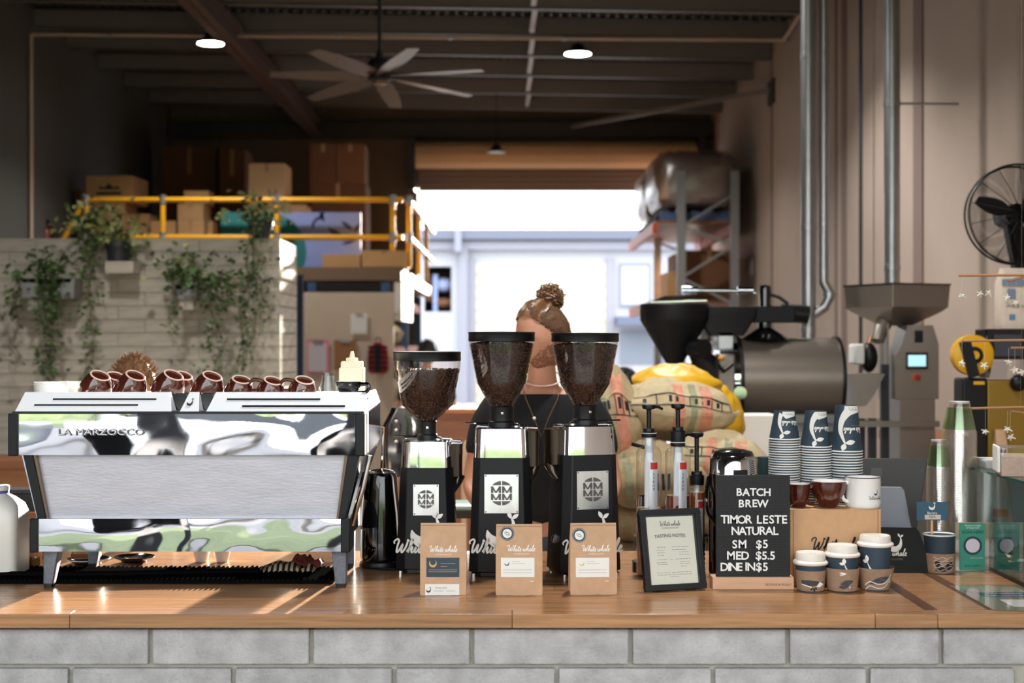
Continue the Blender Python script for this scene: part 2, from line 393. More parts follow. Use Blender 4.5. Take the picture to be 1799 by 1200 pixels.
# ---------------------------------------------------------------- beyond the rear opening
struct('ground', MB().box(-40, 60, YB+.2, 90, -.15, -.03), mat('pale yard concrete', (150,148,146), .9, var=.06, vs=1))
YO = 38.
Mb = mat('white cladding', (180,182,192), .6); Mf = mat('grey fascia', (104,110,128), .6)
t = thing('warehouse_building', 'white warehouse across the yard with grey gutter and cream roller door', 'building', (0, YO, 0))
xo0, xo1, zo0, zo1 = X_(745,YO), X_(793,YO), Z_(548,YO), Z_(468,YO); zt = Z_(412,YO)
MB().box(-14,xo0,0,.3,0,zt).box(xo1,16,0,.3,0,zt).box(xo0,xo1,0,.3,0,zo0).box(xo0,xo1,0,.3,zo1,zt).ob('wall', Mb, t)
MB().box(-14.2,16.2,-.5,.4,zt-.16,zt+.1).ob('gutter', Mf, t)
MB().box(-14.2,16.2,-.3,.4,zt-.42,zt-.2).ob('eaves_band', mat('pale band', (146,148,162), .6), t)
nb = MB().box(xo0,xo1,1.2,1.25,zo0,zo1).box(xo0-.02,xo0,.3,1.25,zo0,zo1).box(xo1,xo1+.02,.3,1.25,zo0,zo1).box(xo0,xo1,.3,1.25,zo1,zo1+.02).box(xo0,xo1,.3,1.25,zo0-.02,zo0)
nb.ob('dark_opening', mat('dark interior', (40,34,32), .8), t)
MB().box(xo0+.22,xo0+.34,.35,.5,zo0,zo1-.2).ob('rack_upright', mat('pale blue upright', (150,168,214), .6), t)
MB().box(xo0,xo0+.2,.5,.9,zo0+.3,zo1-.3).ob('brown_carton', M_cartdk, t)
MB().ell((xo1-.25,.7,zo0+.75),(.3,.3,.2),12,8).ob('pale_sack', mat('pale blue sack', (168,180,220), .8), t)
MB().ell((xo1-.25,.6,zo0+.25),(.34,.3,.14),12,8).ob('brown_sack', M_cartdk, t)
dx0, dx1 = X_(835,YO), X_(1065,YO); dz = Z_(462,YO)
Mr = mat('cream door steel', (196,192,174), .6)
for i in range(12): MB().box(dx0,dx1,-.05,.0,dz-(i+1)*.32+.012,dz-i*.32).ob('door_panel', Mr, t, bev=.012)
for x in (dx0-.1, dx1+.1): MB().box(x-.1,x+.1,-.09,.0,0,dz+.12).ob('door_jamb', mat('pale frame', (150,150,164), .6), t)
MB().box(X_(808,YO),X_(822,YO),-.32,-.1,0,zt-.2).ob('downpipe', mat('pale pipe', (140,142,156), .5), t)
MB().box(X_(800,YO),X_(812,YO),-.6,-.1,zt-.5,zt+.06).ob('rain_head', mat('rain head', (136,140,154), .5), t)
wz0, wz1 = Z_(540,YO), Z_(463,YO); wx0, wx1 = X_(1088,YO), X_(1142,YO)
wf = MB().box(wx0,wx1,-.06,0,wz0,wz1).ob('window', mat('window frame grey', (134,138,150), .5), t)
MB().box(wx0+.06,wx1-.06,-.08,-.06,wz0+.08,wz1-.08).ob('pane', mat('bright pane', (186,190,194), .2), wf)
MB().box(wx0-.1,wx1+.6,-.9,.0,Z_(572,YO),Z_(557,YO)).ob('canopy', mat('blue grey canopy', (96,106,130), .6), t)
MB().box(wx0,wx1+.5,-.05,0,Z_(640,YO),Z_(580,YO)).ob('doorway', mat('pale doorway', (120,128,142), .6), t)
# ---------------------------------------------------------------- the forecourt the steel reflects (behind the camera)
struct('forecourt', MB().box(-60,60,-70,-.5,-.15,-.02), M_asph)
struct('lawn', MB().box(-60,60,-6.6,-2.2,-.02,.0).box(-60,60,-40,-17,-.02,.0), M_grass)
for x in (-2.42, -1.16):
    MB().box(-.045,.045,-.045,.045,0,4.6).ob('veranda_post', M_dark, None, (x,-2.0,0))
for i, o in enumerate([o for o in C.objects if o.name.startswith('veranda_post')]): o['kind'] = 'structure'
def car(name, label, m, loc, rz=0):
    t = thing(name, label, 'car', loc, rz)
    b = MB(); st = [(-2.2,.45,.75,.78),(-2.15,.3,.9,.84),(-1.4,.25,.98,.88),(-.9,.25,1.0,.88),(.9,.25,1.0,.88),(1.5,.25,.98,.88),(2.15,.3,.85,.82),(2.22,.45,.7,.76)]
    b.loft([[(x,-w_,z0),(x,w_,z0),(x,w_,z1-.1),(x,w_-.1,z1),(x,-w_+.1,z1),(x,-w_,z1-.1)] for x,z0,z1,w_ in st]); b.ob('body', m, t, bev=.05)
    g = MB().loft([[(x,-w_,1.0),(x,w_,1.0),(x*k,w_*.8,z),(x*k,-w_*.8,z)] for x,w_,k,z in ((-1.55,.8,.8,1.0),(-.7,.84,1,1.45),(.7,.84,1,1.45),(1.5,.8,.85,1.0))]); g.ob('cabin', mat('dark car glass',(40,46,52),.1), t)
    for sx in (-1.35, 1.35):
        for sy in (-.86, .86): MB().lathe([(.0,-.1),(.33,-.1),(.33,.1),(.0,.1)],20,(0,0,0),mtx=Euler((PI/2,0,0)).to_matrix().to_4x4()).ob('wheel', M_rubber, t, (sx, sy, .33))
car('car', 'white parked car seen only as a reflection in the upper steel panel', mat('white car paint',(238,238,240),.15,coat=.6), (-3.2,-9.6,0))
struct('added_hedge', MB().box(-60,60,-44,-41,0,3.6), mat('dark hedge', (52,66,42), .9, var=.35, vs=1.2, bump=.8, bs=4))  # unseen hedge added to darken what the chrome reflects
car('car', 'silver parked car seen as a reflection at the left panel end', mat('silver car paint',(150,154,162),.2,.5), (-8.2,-9.2,0), .12)
# ---------------------------------------------------------------- planted block wall, laid block by block
YW, XW = 10.5, X_(491,10.5)
Mbw = mat('grey brown wall block', (176,168,154), .9, var=.17, vs=3, st=(1,3,7), bump=.22, bs=60, bst=(1,1,1), rand=.06)
pw = struct('wall_planted', MB().box(XL, XW-.02, YW+.02, YW+.14, 0, 2.42).box(XW-.16, XW-.02, YW+.14, YW+.9, 0, 2.42), mat('wall mortar',(128,122,112),.95))
def bl(w_, h_, d_): return MB().box(0,w_+.004,.009,d_,0,h_+.003).mesh('block_mesh', Mbw, 0)
full, half = bl(.392,.092,.05), bl(.192,.092,.05)
side = MB().box(-.03,0,0,.392,0,.092).mesh('block_mesh', Mbw, 0); sideh = MB().box(-.03,0,0,.192,0,.092).mesh('block_mesh', Mbw, 0)
def piece(name, me, parent, loc):
    o = bpy.data.objects.new(name, me); C.objects.link(o); o.parent = parent; o.location = loc; return o
for r in range(19):
    z = 2.345-.1*r; x = XW-(.4 if r % 2 else .2)+.008; piece('block', full if r % 2 else half, pw, (x, YW-rnd.random()*.006, z))
    while x > XL+.4:
        x -= .4; piece('block', full, pw, (x, YW-rnd.random()*.007, z))
    y = YW+.05
    for me, l in ((sideh,.2),(side,.4),(sideh,.2)) if r % 2 else ((side,.4),(side,.4)):
        piece('block', me, pw, (XW+.001, y, z)); y += l
# ---------------------------------------------------------------- counter
cw = struct('wall_counter', MB().box(-2.6,2.6,3.652,3.8,0,.94), M_mortar)
YF = 3.645
joints = [[265.5,547.5,829,1107.5,1383,1652,1925],[125,411,693,978,1252,1524,1784]]
Zt = .951
for r in range(4):
    js = joints[r % 2]; xs = [X_(js[0],YF)-.404*2, X_(js[0],YF)-.404]+[X_(j,YF) for j in js]
    for a, b in zip(xs, xs[1:]):
        MB().box(a+.0055,b-.0055,-.012,.03,-.09,0).ob('block', M_concr, cw, (0, YF+rnd.random()*.002, Zt-.1-.1*r+.093), bev=.004)
M_oak = mat('oiled hardwood', (158,114,76), .26, var=.3, vs=4, st=(.8,22,22), bump=.03, bs=6, bst=(1,30,30), rand=.1, coat=.1, det=5)
M_oakdk = mat('dark inlay strip', (88,54,36), .35, var=.1, vs=3, st=(8,1,1))
wt = thing('worktop', 'long oiled hardwood worktop lying on the grey block counter', 'worktop', (0,0,CT))
MB().box(-2.4,2.4,3.62,4.68,-.035,-.004).ob('core', M_oak, wt)
edge = [-2.4, X_(122,3.6), X_(900,3.6), X_(1538,3.6), X_(1648,3.6), 2.4]
for a, b in zip(edge, edge[1:]): MB().box(a+.0004,b-.0004,3.6,3.655,-.036,0).ob('stave', M_oak, wt, bev=.002)
y = 3.655
for r in range(11):
    wd = .0935; x = -2.4; first = True
    while x < 1.03:
        l = min((.6 if first and r % 2 else 1.35)+rnd.random()*.3, 1.06-x) if x+1.9 < 1.03 or first else 1.06-x
        if x+l > .9: l = 1.06-x
        MB().box(x+.0003,x+l-.0003,y+.0003,y+wd-.0003,-.02,-rnd.random()*.0004).ob('stave', M_oak, wt); x += l; first = False
    y += wd
# right end: boards laid the other way between two dark strips
y0_, y1_ = 3.655, 3.655+.0935*11
MB().box(1.06,1.095,y0_,y1_,-.02,.0002).ob('inlay_strip', M_oakdk, wt); MB().box(1.0955,1.222,y0_,y1_,-.02,0).ob('stave', M_oak, wt)
MB().box(1.2225,1.256,y0_,y1_,-.02,.0002).ob('inlay_strip', M_oakdk, wt)
for i in range(6): MB().box(1.2565+i*.19,1.2565+i*.19+.1895,y0_,y1_,-.02,-rnd.random()*.0004).ob('stave', M_oak, wt)
# ================================================================ ESPRESSO MACHINE
YM = 3.95; s = YM/F
def mx(px): return (px-330)*s
def mz(py): return .69-(py-600)*s
def D(px, y, py): return (X_(px,YM+y)-X_(330,YM), y, Z_(py,YM+y)-CT)     # a point y behind the front plane
EM = thing('espresso_machine', 'wide three group espresso machine with mirror polished rear panels on grey tapered legs', 'espresso machine', (X_(330,YM), YM, CT))
hw = mx(600)
# housing
MB().box(mx(58),mx(602),.045,.46,mz(960),mz(735)).ob('housing', M_dark, EM, bev=.004)
# sloping brushed back panel between the two mirror panels
MB().prism([(mx(57),mz(797)),(mx(611),mz(797)),(mx(594),mz(914)),(mx(80),mz(914))], .022, .04).ob('back_panel', mat('brushed pale steel', (176,174,182), .45, .6, var=.07, vs=2.5, st=(3,1,14), bump=.06, bs=14, bst=(3,1,16)), EM)
for a in (((40,799),(57,799),(81,914),(66,914)), ((611,799),(632,799),(606,914),(594,914))):
    MB().prism([(mx(x),mz(y)) for x,y in a], .0, .06).ob('side_rail', M_blackm, EM, bev=.002)
for a in (((57,799),(62,799),(84,914),(80,914)), ((605,799),(611,799),(595,914),(590,914))):
    MB().prism([(mx(x),mz(y)) for x,y in a], .006, .03).ob('rail_edge', mat('bronze edge', (110,92,78), .35, .7), EM)
def bowed(x0, x1, z0, z1, y, nx=48, nz=8, amp=.0016):
    m = MB(); vs_ = []
    for j in range(nz+1):
        for i in range(nx+1):
            u, v = i/nx, j/nz; q = Vector((u*5.1, v*1.1, z0*7))
            vs_.append((x0+(x1-x0)*u, y-.0+amp*(noise.noise(q)*.9+noise.noise(q*2.1)*.3)-.0006*math.sin(PI*v), z0+(z1-z0)*v))
    m.add(vs_, [(j*(nx+1)+i, j*(nx+1)+i+1, (j+1)*(nx+1)+i+1, (j+1)*(nx+1)+i) for j in range(nz) for i in range(nx)])
    return m
for nm, x0, x1, y0, y1, xa, xb in (('upper',35,625,727,799,18,642), ('lower',70,600,911,968,56,616)):
    p = bowed(mx(x0),mx(x1),mz(y1),mz(y0),-.012).ob('mirror_panel', mat('mirror steel', (240,240,244), .02, 1), EM)
    MB().box(mx(x0),mx(x1),-.005,.03,mz(y1),mz(y0)).ob('panel_backing', M_steel, p)
    for a, b in ((xa,x0),(x1,xb)):
        MB().box(mx(a),mx(b),-.02,.09,mz(y1)-.002,mz(y0)+.002).ob('end_cap', M_blackm, EM, bev=.003)
# embossed maker's lettering on the upper panel; offset dark copy paints its shadow
text('LA MARZOCCO', .0235, mat('letter shadow', (96,98,104), .4, .3), EM, (mx(180.8), -.0168, mz(760)), ext=.0010, sx=1.42, name='letter_shadow')
text('LA MARZOCCO', .0235, mat('embossed letters', (236,237,240), .4), EM, (mx(179.6), -.0185, mz(758.6)), ext=.0008, sx=1.42, bold=-.0002)
# sloping rails round the cup tray
def rail(pts, slots, name='cup_rail'):
    o = MB().add([(mx(x),(.0 if y > 705 else .05),mz(y)) for x,y in pts]+[(mx(x),(.008 if y > 705 else .058),mz(y)) for x,y in pts],
         [(0,1,2,3),(7,6,5,4),(0,4,5,1),(1,5,6,2),(2,6,7,3),(3,7,4,0)]).ob(name, M_white_m, EM, bev=.001)
    for x0,x1,y in slots:
        t_ = (y-690)/34; yy = .05*(1-t_)
        MB().obox((mx((x0+x1)/2), yy-.001, mz(y)), (mx(x1)-mx(x0), .004, .0042), (math.atan2(.05,.054),0,0)).ob('slot', M_black, o)
rail([(33,690),(292,690),(301,723),(26,723)], [(87,270,702.5),(57,240,712.5)])
rail([(373,690),(633,690),(639,725),(361,725)], [(395,560,702.5),(424,605,714)])
rail([(326,690),(343,690),(349,724),(315,724)], [], 'emblem_plate')
decal('emblem', whale(.016, mx(331), 0), M_dark, EM, lambda u,v,d=0: Vector((u, .018+v*.9, mz(708)+v)), .0)
for a in (((294,692),(324,692),(314,722),(303,722)), ((345,692),(371,692),(359,722),(351,722))):
    MB().prism([(mx(x),mz(y)) for x,y in a], .045, .06).ob('dark_panel', M_blackg, EM, bev=.002)
MB().box(mx(22),mx(640),-.004,.05,mz(727),mz(723)).ob('seam', M_black, EM)
TZ = mz(697)                                              # cup tray level (local)
MB().box(mx(40),mx(630),.05,.43,TZ-.05,TZ).ob('cup_tray', M_white_m, EM, bev=.003)
# right flank: white sloping rail, polished side, chrome corner tube
fl = MB().add([D(636,.045,690),D(660,.43,684),D(668,.45,706),D(642,.02,726)]+[D(633,.045,691),D(655,.43,685),D(662,.45,708),D(638,.02,727)],
    [(0,1,2,3),(7,6,5,4),(0,4,5,1),(1,5,6,2),(2,6,7,3),(3,7,4,0)]).ob('cup_rail', M_white_m, EM)
for k in (.35,.62): MB().beam(D(644+4*k,.14,690+36*k-3), D(657+5*k,.34,686+30*k-2), .005, .004).ob('slot', M_black, fl)
MB().loft([[D(638,.03,727),D(638,.03,806),D(608,.03,920),D(612,.4,916),D(640,.46,800),D(662,.46,770),D(662,.46,708)],
           [D(644,.03,727),D(644,.03,802),D(613,.03,920),D(616,.4,916),D(646,.46,800),D(668,.46,770),D(668,.46,708)]]).ob('side_panel', M_steel, EM, sharp=20)
MB().loft([[(mx(14),.03,mz(727)),(mx(14),.46,mz(727)),(mx(60),.46,mz(920)),(mx(60),.03,mz(920))],[(mx(20),.03,mz(727)),(mx(20),.46,mz(727)),(mx(66),.46,mz(920)),(mx(66),.03,mz(920))]]).ob('side_panel', M_steel, EM, sharp=20)
MB().tube([(mx(650),.0,mz(800)),(mx(647),.0,mz(815)),(mx(636),.02,mz(860)),(mx(622),.03,mz(905)),(mx(615),.05,mz(925))], .0075, 10).ob('steam_pipe', M_steel, EM)
# legs
for x0,x1,xb0,xb1,yy in ((72,98,69,85,.02),(580,607,586,605,.02),(84,108,80,96,.38),(568,594,576,594,.38)):
    L_ = MB().loft([rring(mx(b)-mx(a), dd, .004, 2, z, (mx(a)+mx(b))/2, yy+.03) for a,b,dd,z in ((x0,x1,.06,mz(966)),(xb0,xb1,.036,.012))]).ob('leg', mat('grey hammered leg', (112,118,130), .6, .2, var=.15, vs=120), EM)
    MB().loft([rring(mx(b)-mx(a), .036, .004, 2, z, (mx(a)+mx(b))/2, yy+.03) for a,b,z in ((xb0,xb1,.012),(xb0+1,xb1-1,0))]).ob('foot', M_black, L_)
# group heads, portafilters and drip tray on the barista's side
MB().box(mx(80),mx(590),.14,.5,mz(955),mz(935)).ob('drip_tray', M_brush, EM)
for i, x in enumerate((170,330,490)):
    g = MB().lathe([(.0,0),(.035,0),(.035,-.05),(.03,-.06),(.0,-.06)],20).ob('group_head', M_steel, EM, (mx(x),.5,mz(800)))
    MB().tube([(0,0,-.07),(0,.12,-.075),(0,.2,-.09)], [.012,.014,.012], 10).ob('portafilter', M_black, g)
for sx in (625,): MB().tube([(mx(sx),.47,mz(760)),(mx(sx)+.03,.52,mz(770)),(mx(sx)+.02,.54,mz(900))], .005, 8).ob('steam_wand', M_steel, EM)

# ---------------------------------------------------------------- cups on the tray
def cup_mb(r0, r1, h, th=.004, foot=.003, n=36):
    # r0 foot radius, r1 rim radius; rounded wall
    out = []; inn = []
    for i in range(9):
        t = i/8; r = r0+(r1-r0)*(math.sin(t*PI/2)**.8); out.append((r, foot+(h-foot)*t)); inn.append((max(r-th,.001), foot+th+(h-foot-th)*t))
    prof = [(.0001,foot*.6),(r0*.82,foot*.6),(r0*.84,0),(r0*.97,0)]+out+[(r1-th*.5,h+.001)]+inn[::-1]+[(.0001, foot+th)]
    return MB().lathe(prof, n)
def handle_mb(r, h, z0, w_=.006, out=.026):
    pts = catmull([(r*.93,0,z0+h*.82),(r+out*.8,0,z0+h*.86),(r+out,0,z0+h*.5),(r+out*.6,0,z0+h*.14),(r*.78,0,z0+h*.1)], 5)
    return MB().tube([tuple(p) for p in pts], w_, 8)
def make_cup(name, label, cat, loc, r0, r1, h, m, rot=(0,0,0), group=None, inner=None, handle=True, hrot=PI, ring=None):
    t = thing(name, label, cat, loc, 0, group); t.rotation_euler = rot
    b = cup_mb(r0, r1, h).ob('bowl', m, t)
    if handle: handle_mb((r0*.3+r1*.7), h*.9, h*.05).ob('handle', m, t, rot=(0,0,hrot))
    if inner:
        th = .0047; MB().lathe([(max(r0+(r1-r0)*math.sin(k/8*PI/2)**.8-th, .001), .008+(h-.006)*k/8) for k in range(9)], 36, cap0=True).ob('lining', inner, t)
    if ring: MB().tube([(r0*.9*math.cos(a*PI/12), r0*.9*math.sin(a*PI/12), .0) for a in range(24)], .0026, 6, True).ob('foot_ring', ring, t)
    return t
trayz = CT+TZ
def lying_cup(px, py, Y, r0, r1, h, label, ry=-32, handle=False, hr=PI):
    # upside down and leaning to the left: the foot ring looks up to the right
    nrm = Vector((math.sin(R(ry)), -.36, .9)).normalized()
    rot = (Vector((0,0,1)).rotation_difference(nrm).to_matrix() @ Euler((PI,0,0)).to_matrix()).to_euler(); top = P(px, py, Y)   # centre of the foot ring
    return make_cup('coffee_cup', label, 'cup', top, r0, r1, h, M_brown, rot, 'brown cups on the espresso machine', None, handle, hr, M_rawcer)
YC = 4.1
specs = [(176,660,YC,.030,.048,.062,'large brown cup upside down and leaning, leftmost in the front row on the machine',24,0),
 (203,661,YC+.12,.028,.045,.058,'brown cup half hidden behind the two leftmost leaning brown cups',20,0),
 (238,660,YC,.030,.048,.062,'large brown cup leaning in front of the light brown hair',24,0),
 (305,659,YC,.030,.048,.062,'large brown cup leaning just above the machine emblem, in the front row',26,0),
 (322,660,YC+.11,.028,.045,.058,'brown cup half hidden behind the leaning cup above the emblem',20,0),
 (373,661,YC,.030,.048,.062,'large brown cup leaning right of the machine emblem',22,0),
 (424,667,YC,.028,.043,.052,'smaller brown cup upside down between the large leaning cups and the handled cups',14,0),
 (480,669,YC,.028,.043,.052,'smaller brown cup upside down with its handle showing on the left, nearer the emblem',16,1),
 (535,668,YC,.028,.043,.052,'smaller brown cup upside down with a handle, beside the faceted tumbler',14,1)]
for px,py,Y,r0,r1,h,lb,ry,hd in specs: lying_cup(px,py,Y,r0,r1,h,lb,ry,bool(hd),PI*.95 if hd else 0)
# white tubs at the left end of the tray
for i,(px,py,w_,Y) in enumerate(((90,671,30,4.12),(124,670,22,4.22))):
    r = w_*Y/F; z1 = Z_(py,Y)
    t = thing('white_ramekin', ('wide white ramekin at the left end of the machine top','white ramekin tucked behind the leftmost brown cup')[i], 'ramekin', (X_(px,Y),Y,trayz), 0, 'white ramekins on the machine')
    h = z1-trayz; MB().lathe([(.0001,.002),(r*.88,0),(r*.97,.006),(r,h*.9),(r*.985,h),(r*.93,h-.002),(r*.9,.008),(.0001,.006)],36).ob('bowl', M_ceram, t)
    MB().tube([(r*math.cos(a*PI/18), r*math.sin(a*PI/18), h-.006) for a in range(36)], .002, 6, True).ob('rim', M_ceram, t)
# faceted tumbler upside down
t = thing('glass_tumbler', 'clear faceted tumbler standing upside down beside the black cup', 'glass', (X_(576,4.1),4.1,trayz))
hh = Z_(652,4.1)-trayz
MB().lathe([(.0265,0),(.026,.02),(.0185,hh-.004),(.015,hh),(.0001,hh)],10).ob('glass_wall', M_glass, t, sharp=10)
MB().lathe([(.024,0),(.0165,hh-.012),(.0001,hh-.01)],10,ph=.3).ob('inner_wall', M_glass, t, sharp=10)
# black cup with white inside
t = make_cup('coffee_cup', 'black cup with a white inside standing upright on the machine by the tumbler', 'cup', (X_(612,4.1),4.1,trayz), .022, .038, Z_(671,4.1)-trayz, M_blackg, (0,0,0), None, M_ceram, True, R(-5))
# cream squeeze bottle
Yb = 4.27; t = thing('squeeze_bottle', 'square shouldered cream squeeze bottle with pointed nozzle on the machine', 'bottle', (X_(618.5,Yb),Yb,trayz), 0)
k = Yb/F; bm_ = lambda w_, y, r=.006: rring(w_*k, w_*k*.8, r, 3, Z_(y,Yb)-trayz)
MB().loft([rring(42*k,34*k,.006,3,0), bm_(43,648), bm_(41,646), bm_(37,645), bm_(37,637), bm_(35,635)]).ob('bottle', M_cream, t)
MB().lathe([(.018,Z_(636,Yb)-trayz),(.018,Z_(629,Yb)-trayz),(.008,Z_(628,Yb)-trayz),(.0065,Z_(622,Yb)-trayz),(.004,Z_(617,Yb)-trayz)],20,cap0=True,cap1=True).ob('nozzle', M_cream, t)

# ---------------------------------------------------------------- things under and beside the machine
t = thing('rubber_bar_mat', 'long black ribbed rubber mat running under the espresso machine', 'bar mat', (0,0,CT))
y0,y1 = yb(1026), yb(1003)
MB().box(-1.62,X_(585,4.05),y0,y1+.02,0,.004).ob('mat_base', M_rubber, t)
m_ = MB(); n_ = 150
for i in range(n_):
    x = -1.6+i*(X_(580,4.05)+1.6)/n_; m_.box(x,x+.006,y0+.004,y1+.008+.008*math.sin(i*.9),.004,.010+.004*(i%2))
stuff(m_.ob('nubs', M_rubber, t))
MB().tube([tuple(p) for p in catmull([(-1.5,4.13,.012),(-1.2,4.12,.014),(-.9,4.16,.014),(-.74,4.17,.014)],6)], .011, 8).ob('edge_roll', M_rubber, t)
def plate(label, px, py, Y, r, m, rim=None, group=None):
    t = thing('plate', label, 'plate', (X_(px,Y),Y,CT), 0, group)
    MB().lathe([(.0001,.003),(r*.55,.001),(r*.6,0),(r*.62,.003),(r,.014),(r*.99,.017),(r*.6,.007),(.0001,.006)],40).ob('dish', m, t)
    MB().tube([(r*math.cos(a*PI/20), r*math.sin(a*PI/20), .0155) for a in range(40)], .0016, 6, True).ob('rim', rim or m, t)
    return t
plate('black plate with a white rim holding a slice of bread, behind the left leg', 155, 985, 4.42, .066, M_blackg, M_ceram)
plate('empty black plate under the middle of the machine', 236, 982, 4.46, .062, M_blackg)
t = thing('bread_slice', 'brown seeded bread slice lying on the white rimmed plate', 'bread', (X_(152,4.42),4.42,CT+.018), .2)
MB().loft([rring(.085*a,.06*a,.012,4,z) for a,z in ((.9,0),(1,.006),(1,.02),(.93,.026))]).ob('crumb', mat('seeded crumb', (176,128,98), .9, var=.3, vs=70, bump=.8, bs=120), t)
MB().loft([rring(.088*a,.064*a,.014,4,z) for a,z in ((1,.004),(1.03,.01),(1,.017))]).ob('crust', mat('crust', (120,72,44), .8, var=.2, vs=40), t)
for i,(px,lb) in enumerate(((354,'white shot cup under the machine, left of the pair'),(390,'white shot cup under the machine, right of the pair'))):
    make_cup('shot_cup', lb, 'cup', (X_(px,4.46),4.46,CT), .018, .026, .045, M_ceram, (0,0,0), 'white shot cups under the machine', None, True, R(80))
# crumpled striped towel
t = thing('striped_towel', 'crumpled black and cream striped towel with red trim under the machine', 'towel', (X_(512,4.24),4.24,CT+.005))
def cloth(x0,x1,yy0,yy1,nx,ny,f):
    m = MB(); m.add([(x0+(x1-x0)*i/nx, yy0+(yy1-yy0)*j/ny, f(i/nx,j/ny)) for j in range(ny+1) for i in range(nx+1)],
        [(j*(nx+1)+i, j*(nx+1)+i+1, (j+1)*(nx+1)+i+1, (j+1)*(nx+1)+i) for j in range(ny) for i in range(nx)],0); return m
f = lambda u,v: .004+.034*math.sin(PI*u)**.6*math.sin(PI*min(1,v*1.2))**.5*(.7+.5*noise.noise((u*5,v*4,2)))+.006*math.sin(u*24)*u
m_ = cloth(-.095,.085,-.05,.09,44,22,f); m_.mi = [(i % 44)//2 % 2 for i in range(len(m_.mi))]
o = m_.ob('cloth', [mat('cream stripe cloth',(190,166,136),.9), mat('black stripe cloth',(24,20,20),.9)], t); o.modifiers.new('t','SOLIDIFY').thickness = .003
m2 = cloth(-.01,.09,-.02,.06,24,14,lambda u,v: .03+.02*noise.noise((u*6,v*5,7))+.02*math.sin(PI*u)*math.sin(PI*v)-.01)
o = m2.ob('red_fold', mat('red brown cloth',(120,52,44),.85), t); o.modifiers.new('t','SOLIDIFY').thickness = .003
# milk bottle at the left edge
Yk = yb(1011); t = thing('milk_bottle', 'white plastic milk bottle with purple neck ring at the left edge of the counter', 'bottle', (X_(-6,Yk),Yk,CT)); k = Yk/F
h_ = lambda y: Z_(y,Yk)-CT
MB().loft([rring(a*k,a*k*.9,c,6,h_(y)) for a,y,c in ((86,1011,.02),(94,1006,.024),(95,920,.024),(95,900,.03),(88,885,.045),(66,874,.045),(44,868,.03),(40,864,.03))]).ob('bottle', mat('milky plastic',(232,228,220),.4), t, sharp=60)
MB().lathe([(21*k,h_(866)),(21.5*k,h_(862)),(21*k,h_(861))],28,cap0=True,cap1=True).ob('neck_ring', mat('purple band',(92,88,176),.5), t)
MB().lathe([(22*k,h_(861)),(22*k,h_(854)),(20*k,h_(852))],28,cap0=True,cap1=True).ob('cap', M_white, t)
# glass jars and brown paper behind the bottle
t = thing('brown_paper_bag', 'brown paper bag standing between the milk bottle and the machine', 'paper bag', (X_(56,4.5),4.5,CT))
MB().loft([rring(w_,d_,.006,2,z) for w_,d_,z in ((.05,.05,0),(.055,.05,.05),(.05,.035,.1),(.036,.012,.14))]).ob('bag', mat('red brown paper',(178,112,72),.8,bump=.6,bs=30), t, sharp=25)
MB().box(-.02,.02,-.008,.008,.137,.15).ob('folded_top', mat('red brown paper',(178,112,72),.8), t)
for i,(px,lb) in enumerate(((47,'small glass jar beside the milk bottle, the nearer to it'),(62,'small glass jar next to the machine foot'))):
    t = thing('glass_jar', lb, 'jar', (X_(px,4.36),4.36,CT), 0, 'glass jars by the milk bottle')
    MB().lathe([(.0001,.003),(.014,0),(.016,.006),(.016,.04),(.013,.046),(.013,.052)],20).ob('glass_wall', M_glass, t)
    MB().lathe([(.0001,.004),(.0145,.004),(.0145,.028),(.0001,.028)],20).ob('syrup', mat('amber syrup',(130,90,40),.1), t)
# black kettle
Yk = 4.37; k = Yk/F; t = thing('electric_kettle', 'gloss black electric kettle standing between the espresso machine and the grinders', 'kettle', (X_(669,Yk),Yk,CT)); h_ = lambda y: Z_(y,Yk)-CT
hb = .02
MB().lathe([(.0001,0),(37*k,0),(38*k,.006),(36*k,.017),(.0001,.019)],40).ob('base', M_black, t)
MB().lathe([(.0001,hb),(34*k,hb),(36*k,hb+.01),(36*k,h_(950)),(34*k,h_(900)),(30*k,h_(860)),(28*k,h_(836)),(25*k,h_(830)),(.0001,h_(829))],40).ob('body', M_blackg, t)
MB().lathe([(25*k,h_(832)),(22*k,h_(827)),(10*k,h_(824)),(.0001,h_(823))],32).ob('lid', M_steel, t)
MB().loft([[(a*k+b*k, yy, z) for a,b,yy,z in ((24,0,-.014,h_(z0)),(24,l,0,h_(z0)),(24,0,.014,h_(z0)))] for z0,l in ((870,0),(845,8),(832,14))],True).ob('spout', M_blackg, t, rot=(0,0,2.2))
MB().tube([tuple(p) for p in catmull([(-22*k,0,h_(834)),(-34*k,0,h_(842)),(-42*k,0,h_(880)),(-43*k,0,h_(940)),(-34*k,0,h_(968))],6)],.010,10).ob('handle', M_blackg, t, rot=(0,0,-.9))
decal('buttons', [rect(-.006,-.004,.0,0),rect(.002,-.004,.008,0),rect(-.004,-.03,-.001,-.027),rect(.003,-.028,.006,-.025)], M_greyink, t, cone_map(36*k,36*k,.1,-PI/2-.28,h_(945)), .0006)
MB().tube([tuple(p) for p in catmull([(-.02,-.07,.004),(.02,-.085,.004),(.06,-.075,.004),(.1,-.02,.004)],5)],.003,6).ob('power_cord', M_black, t)

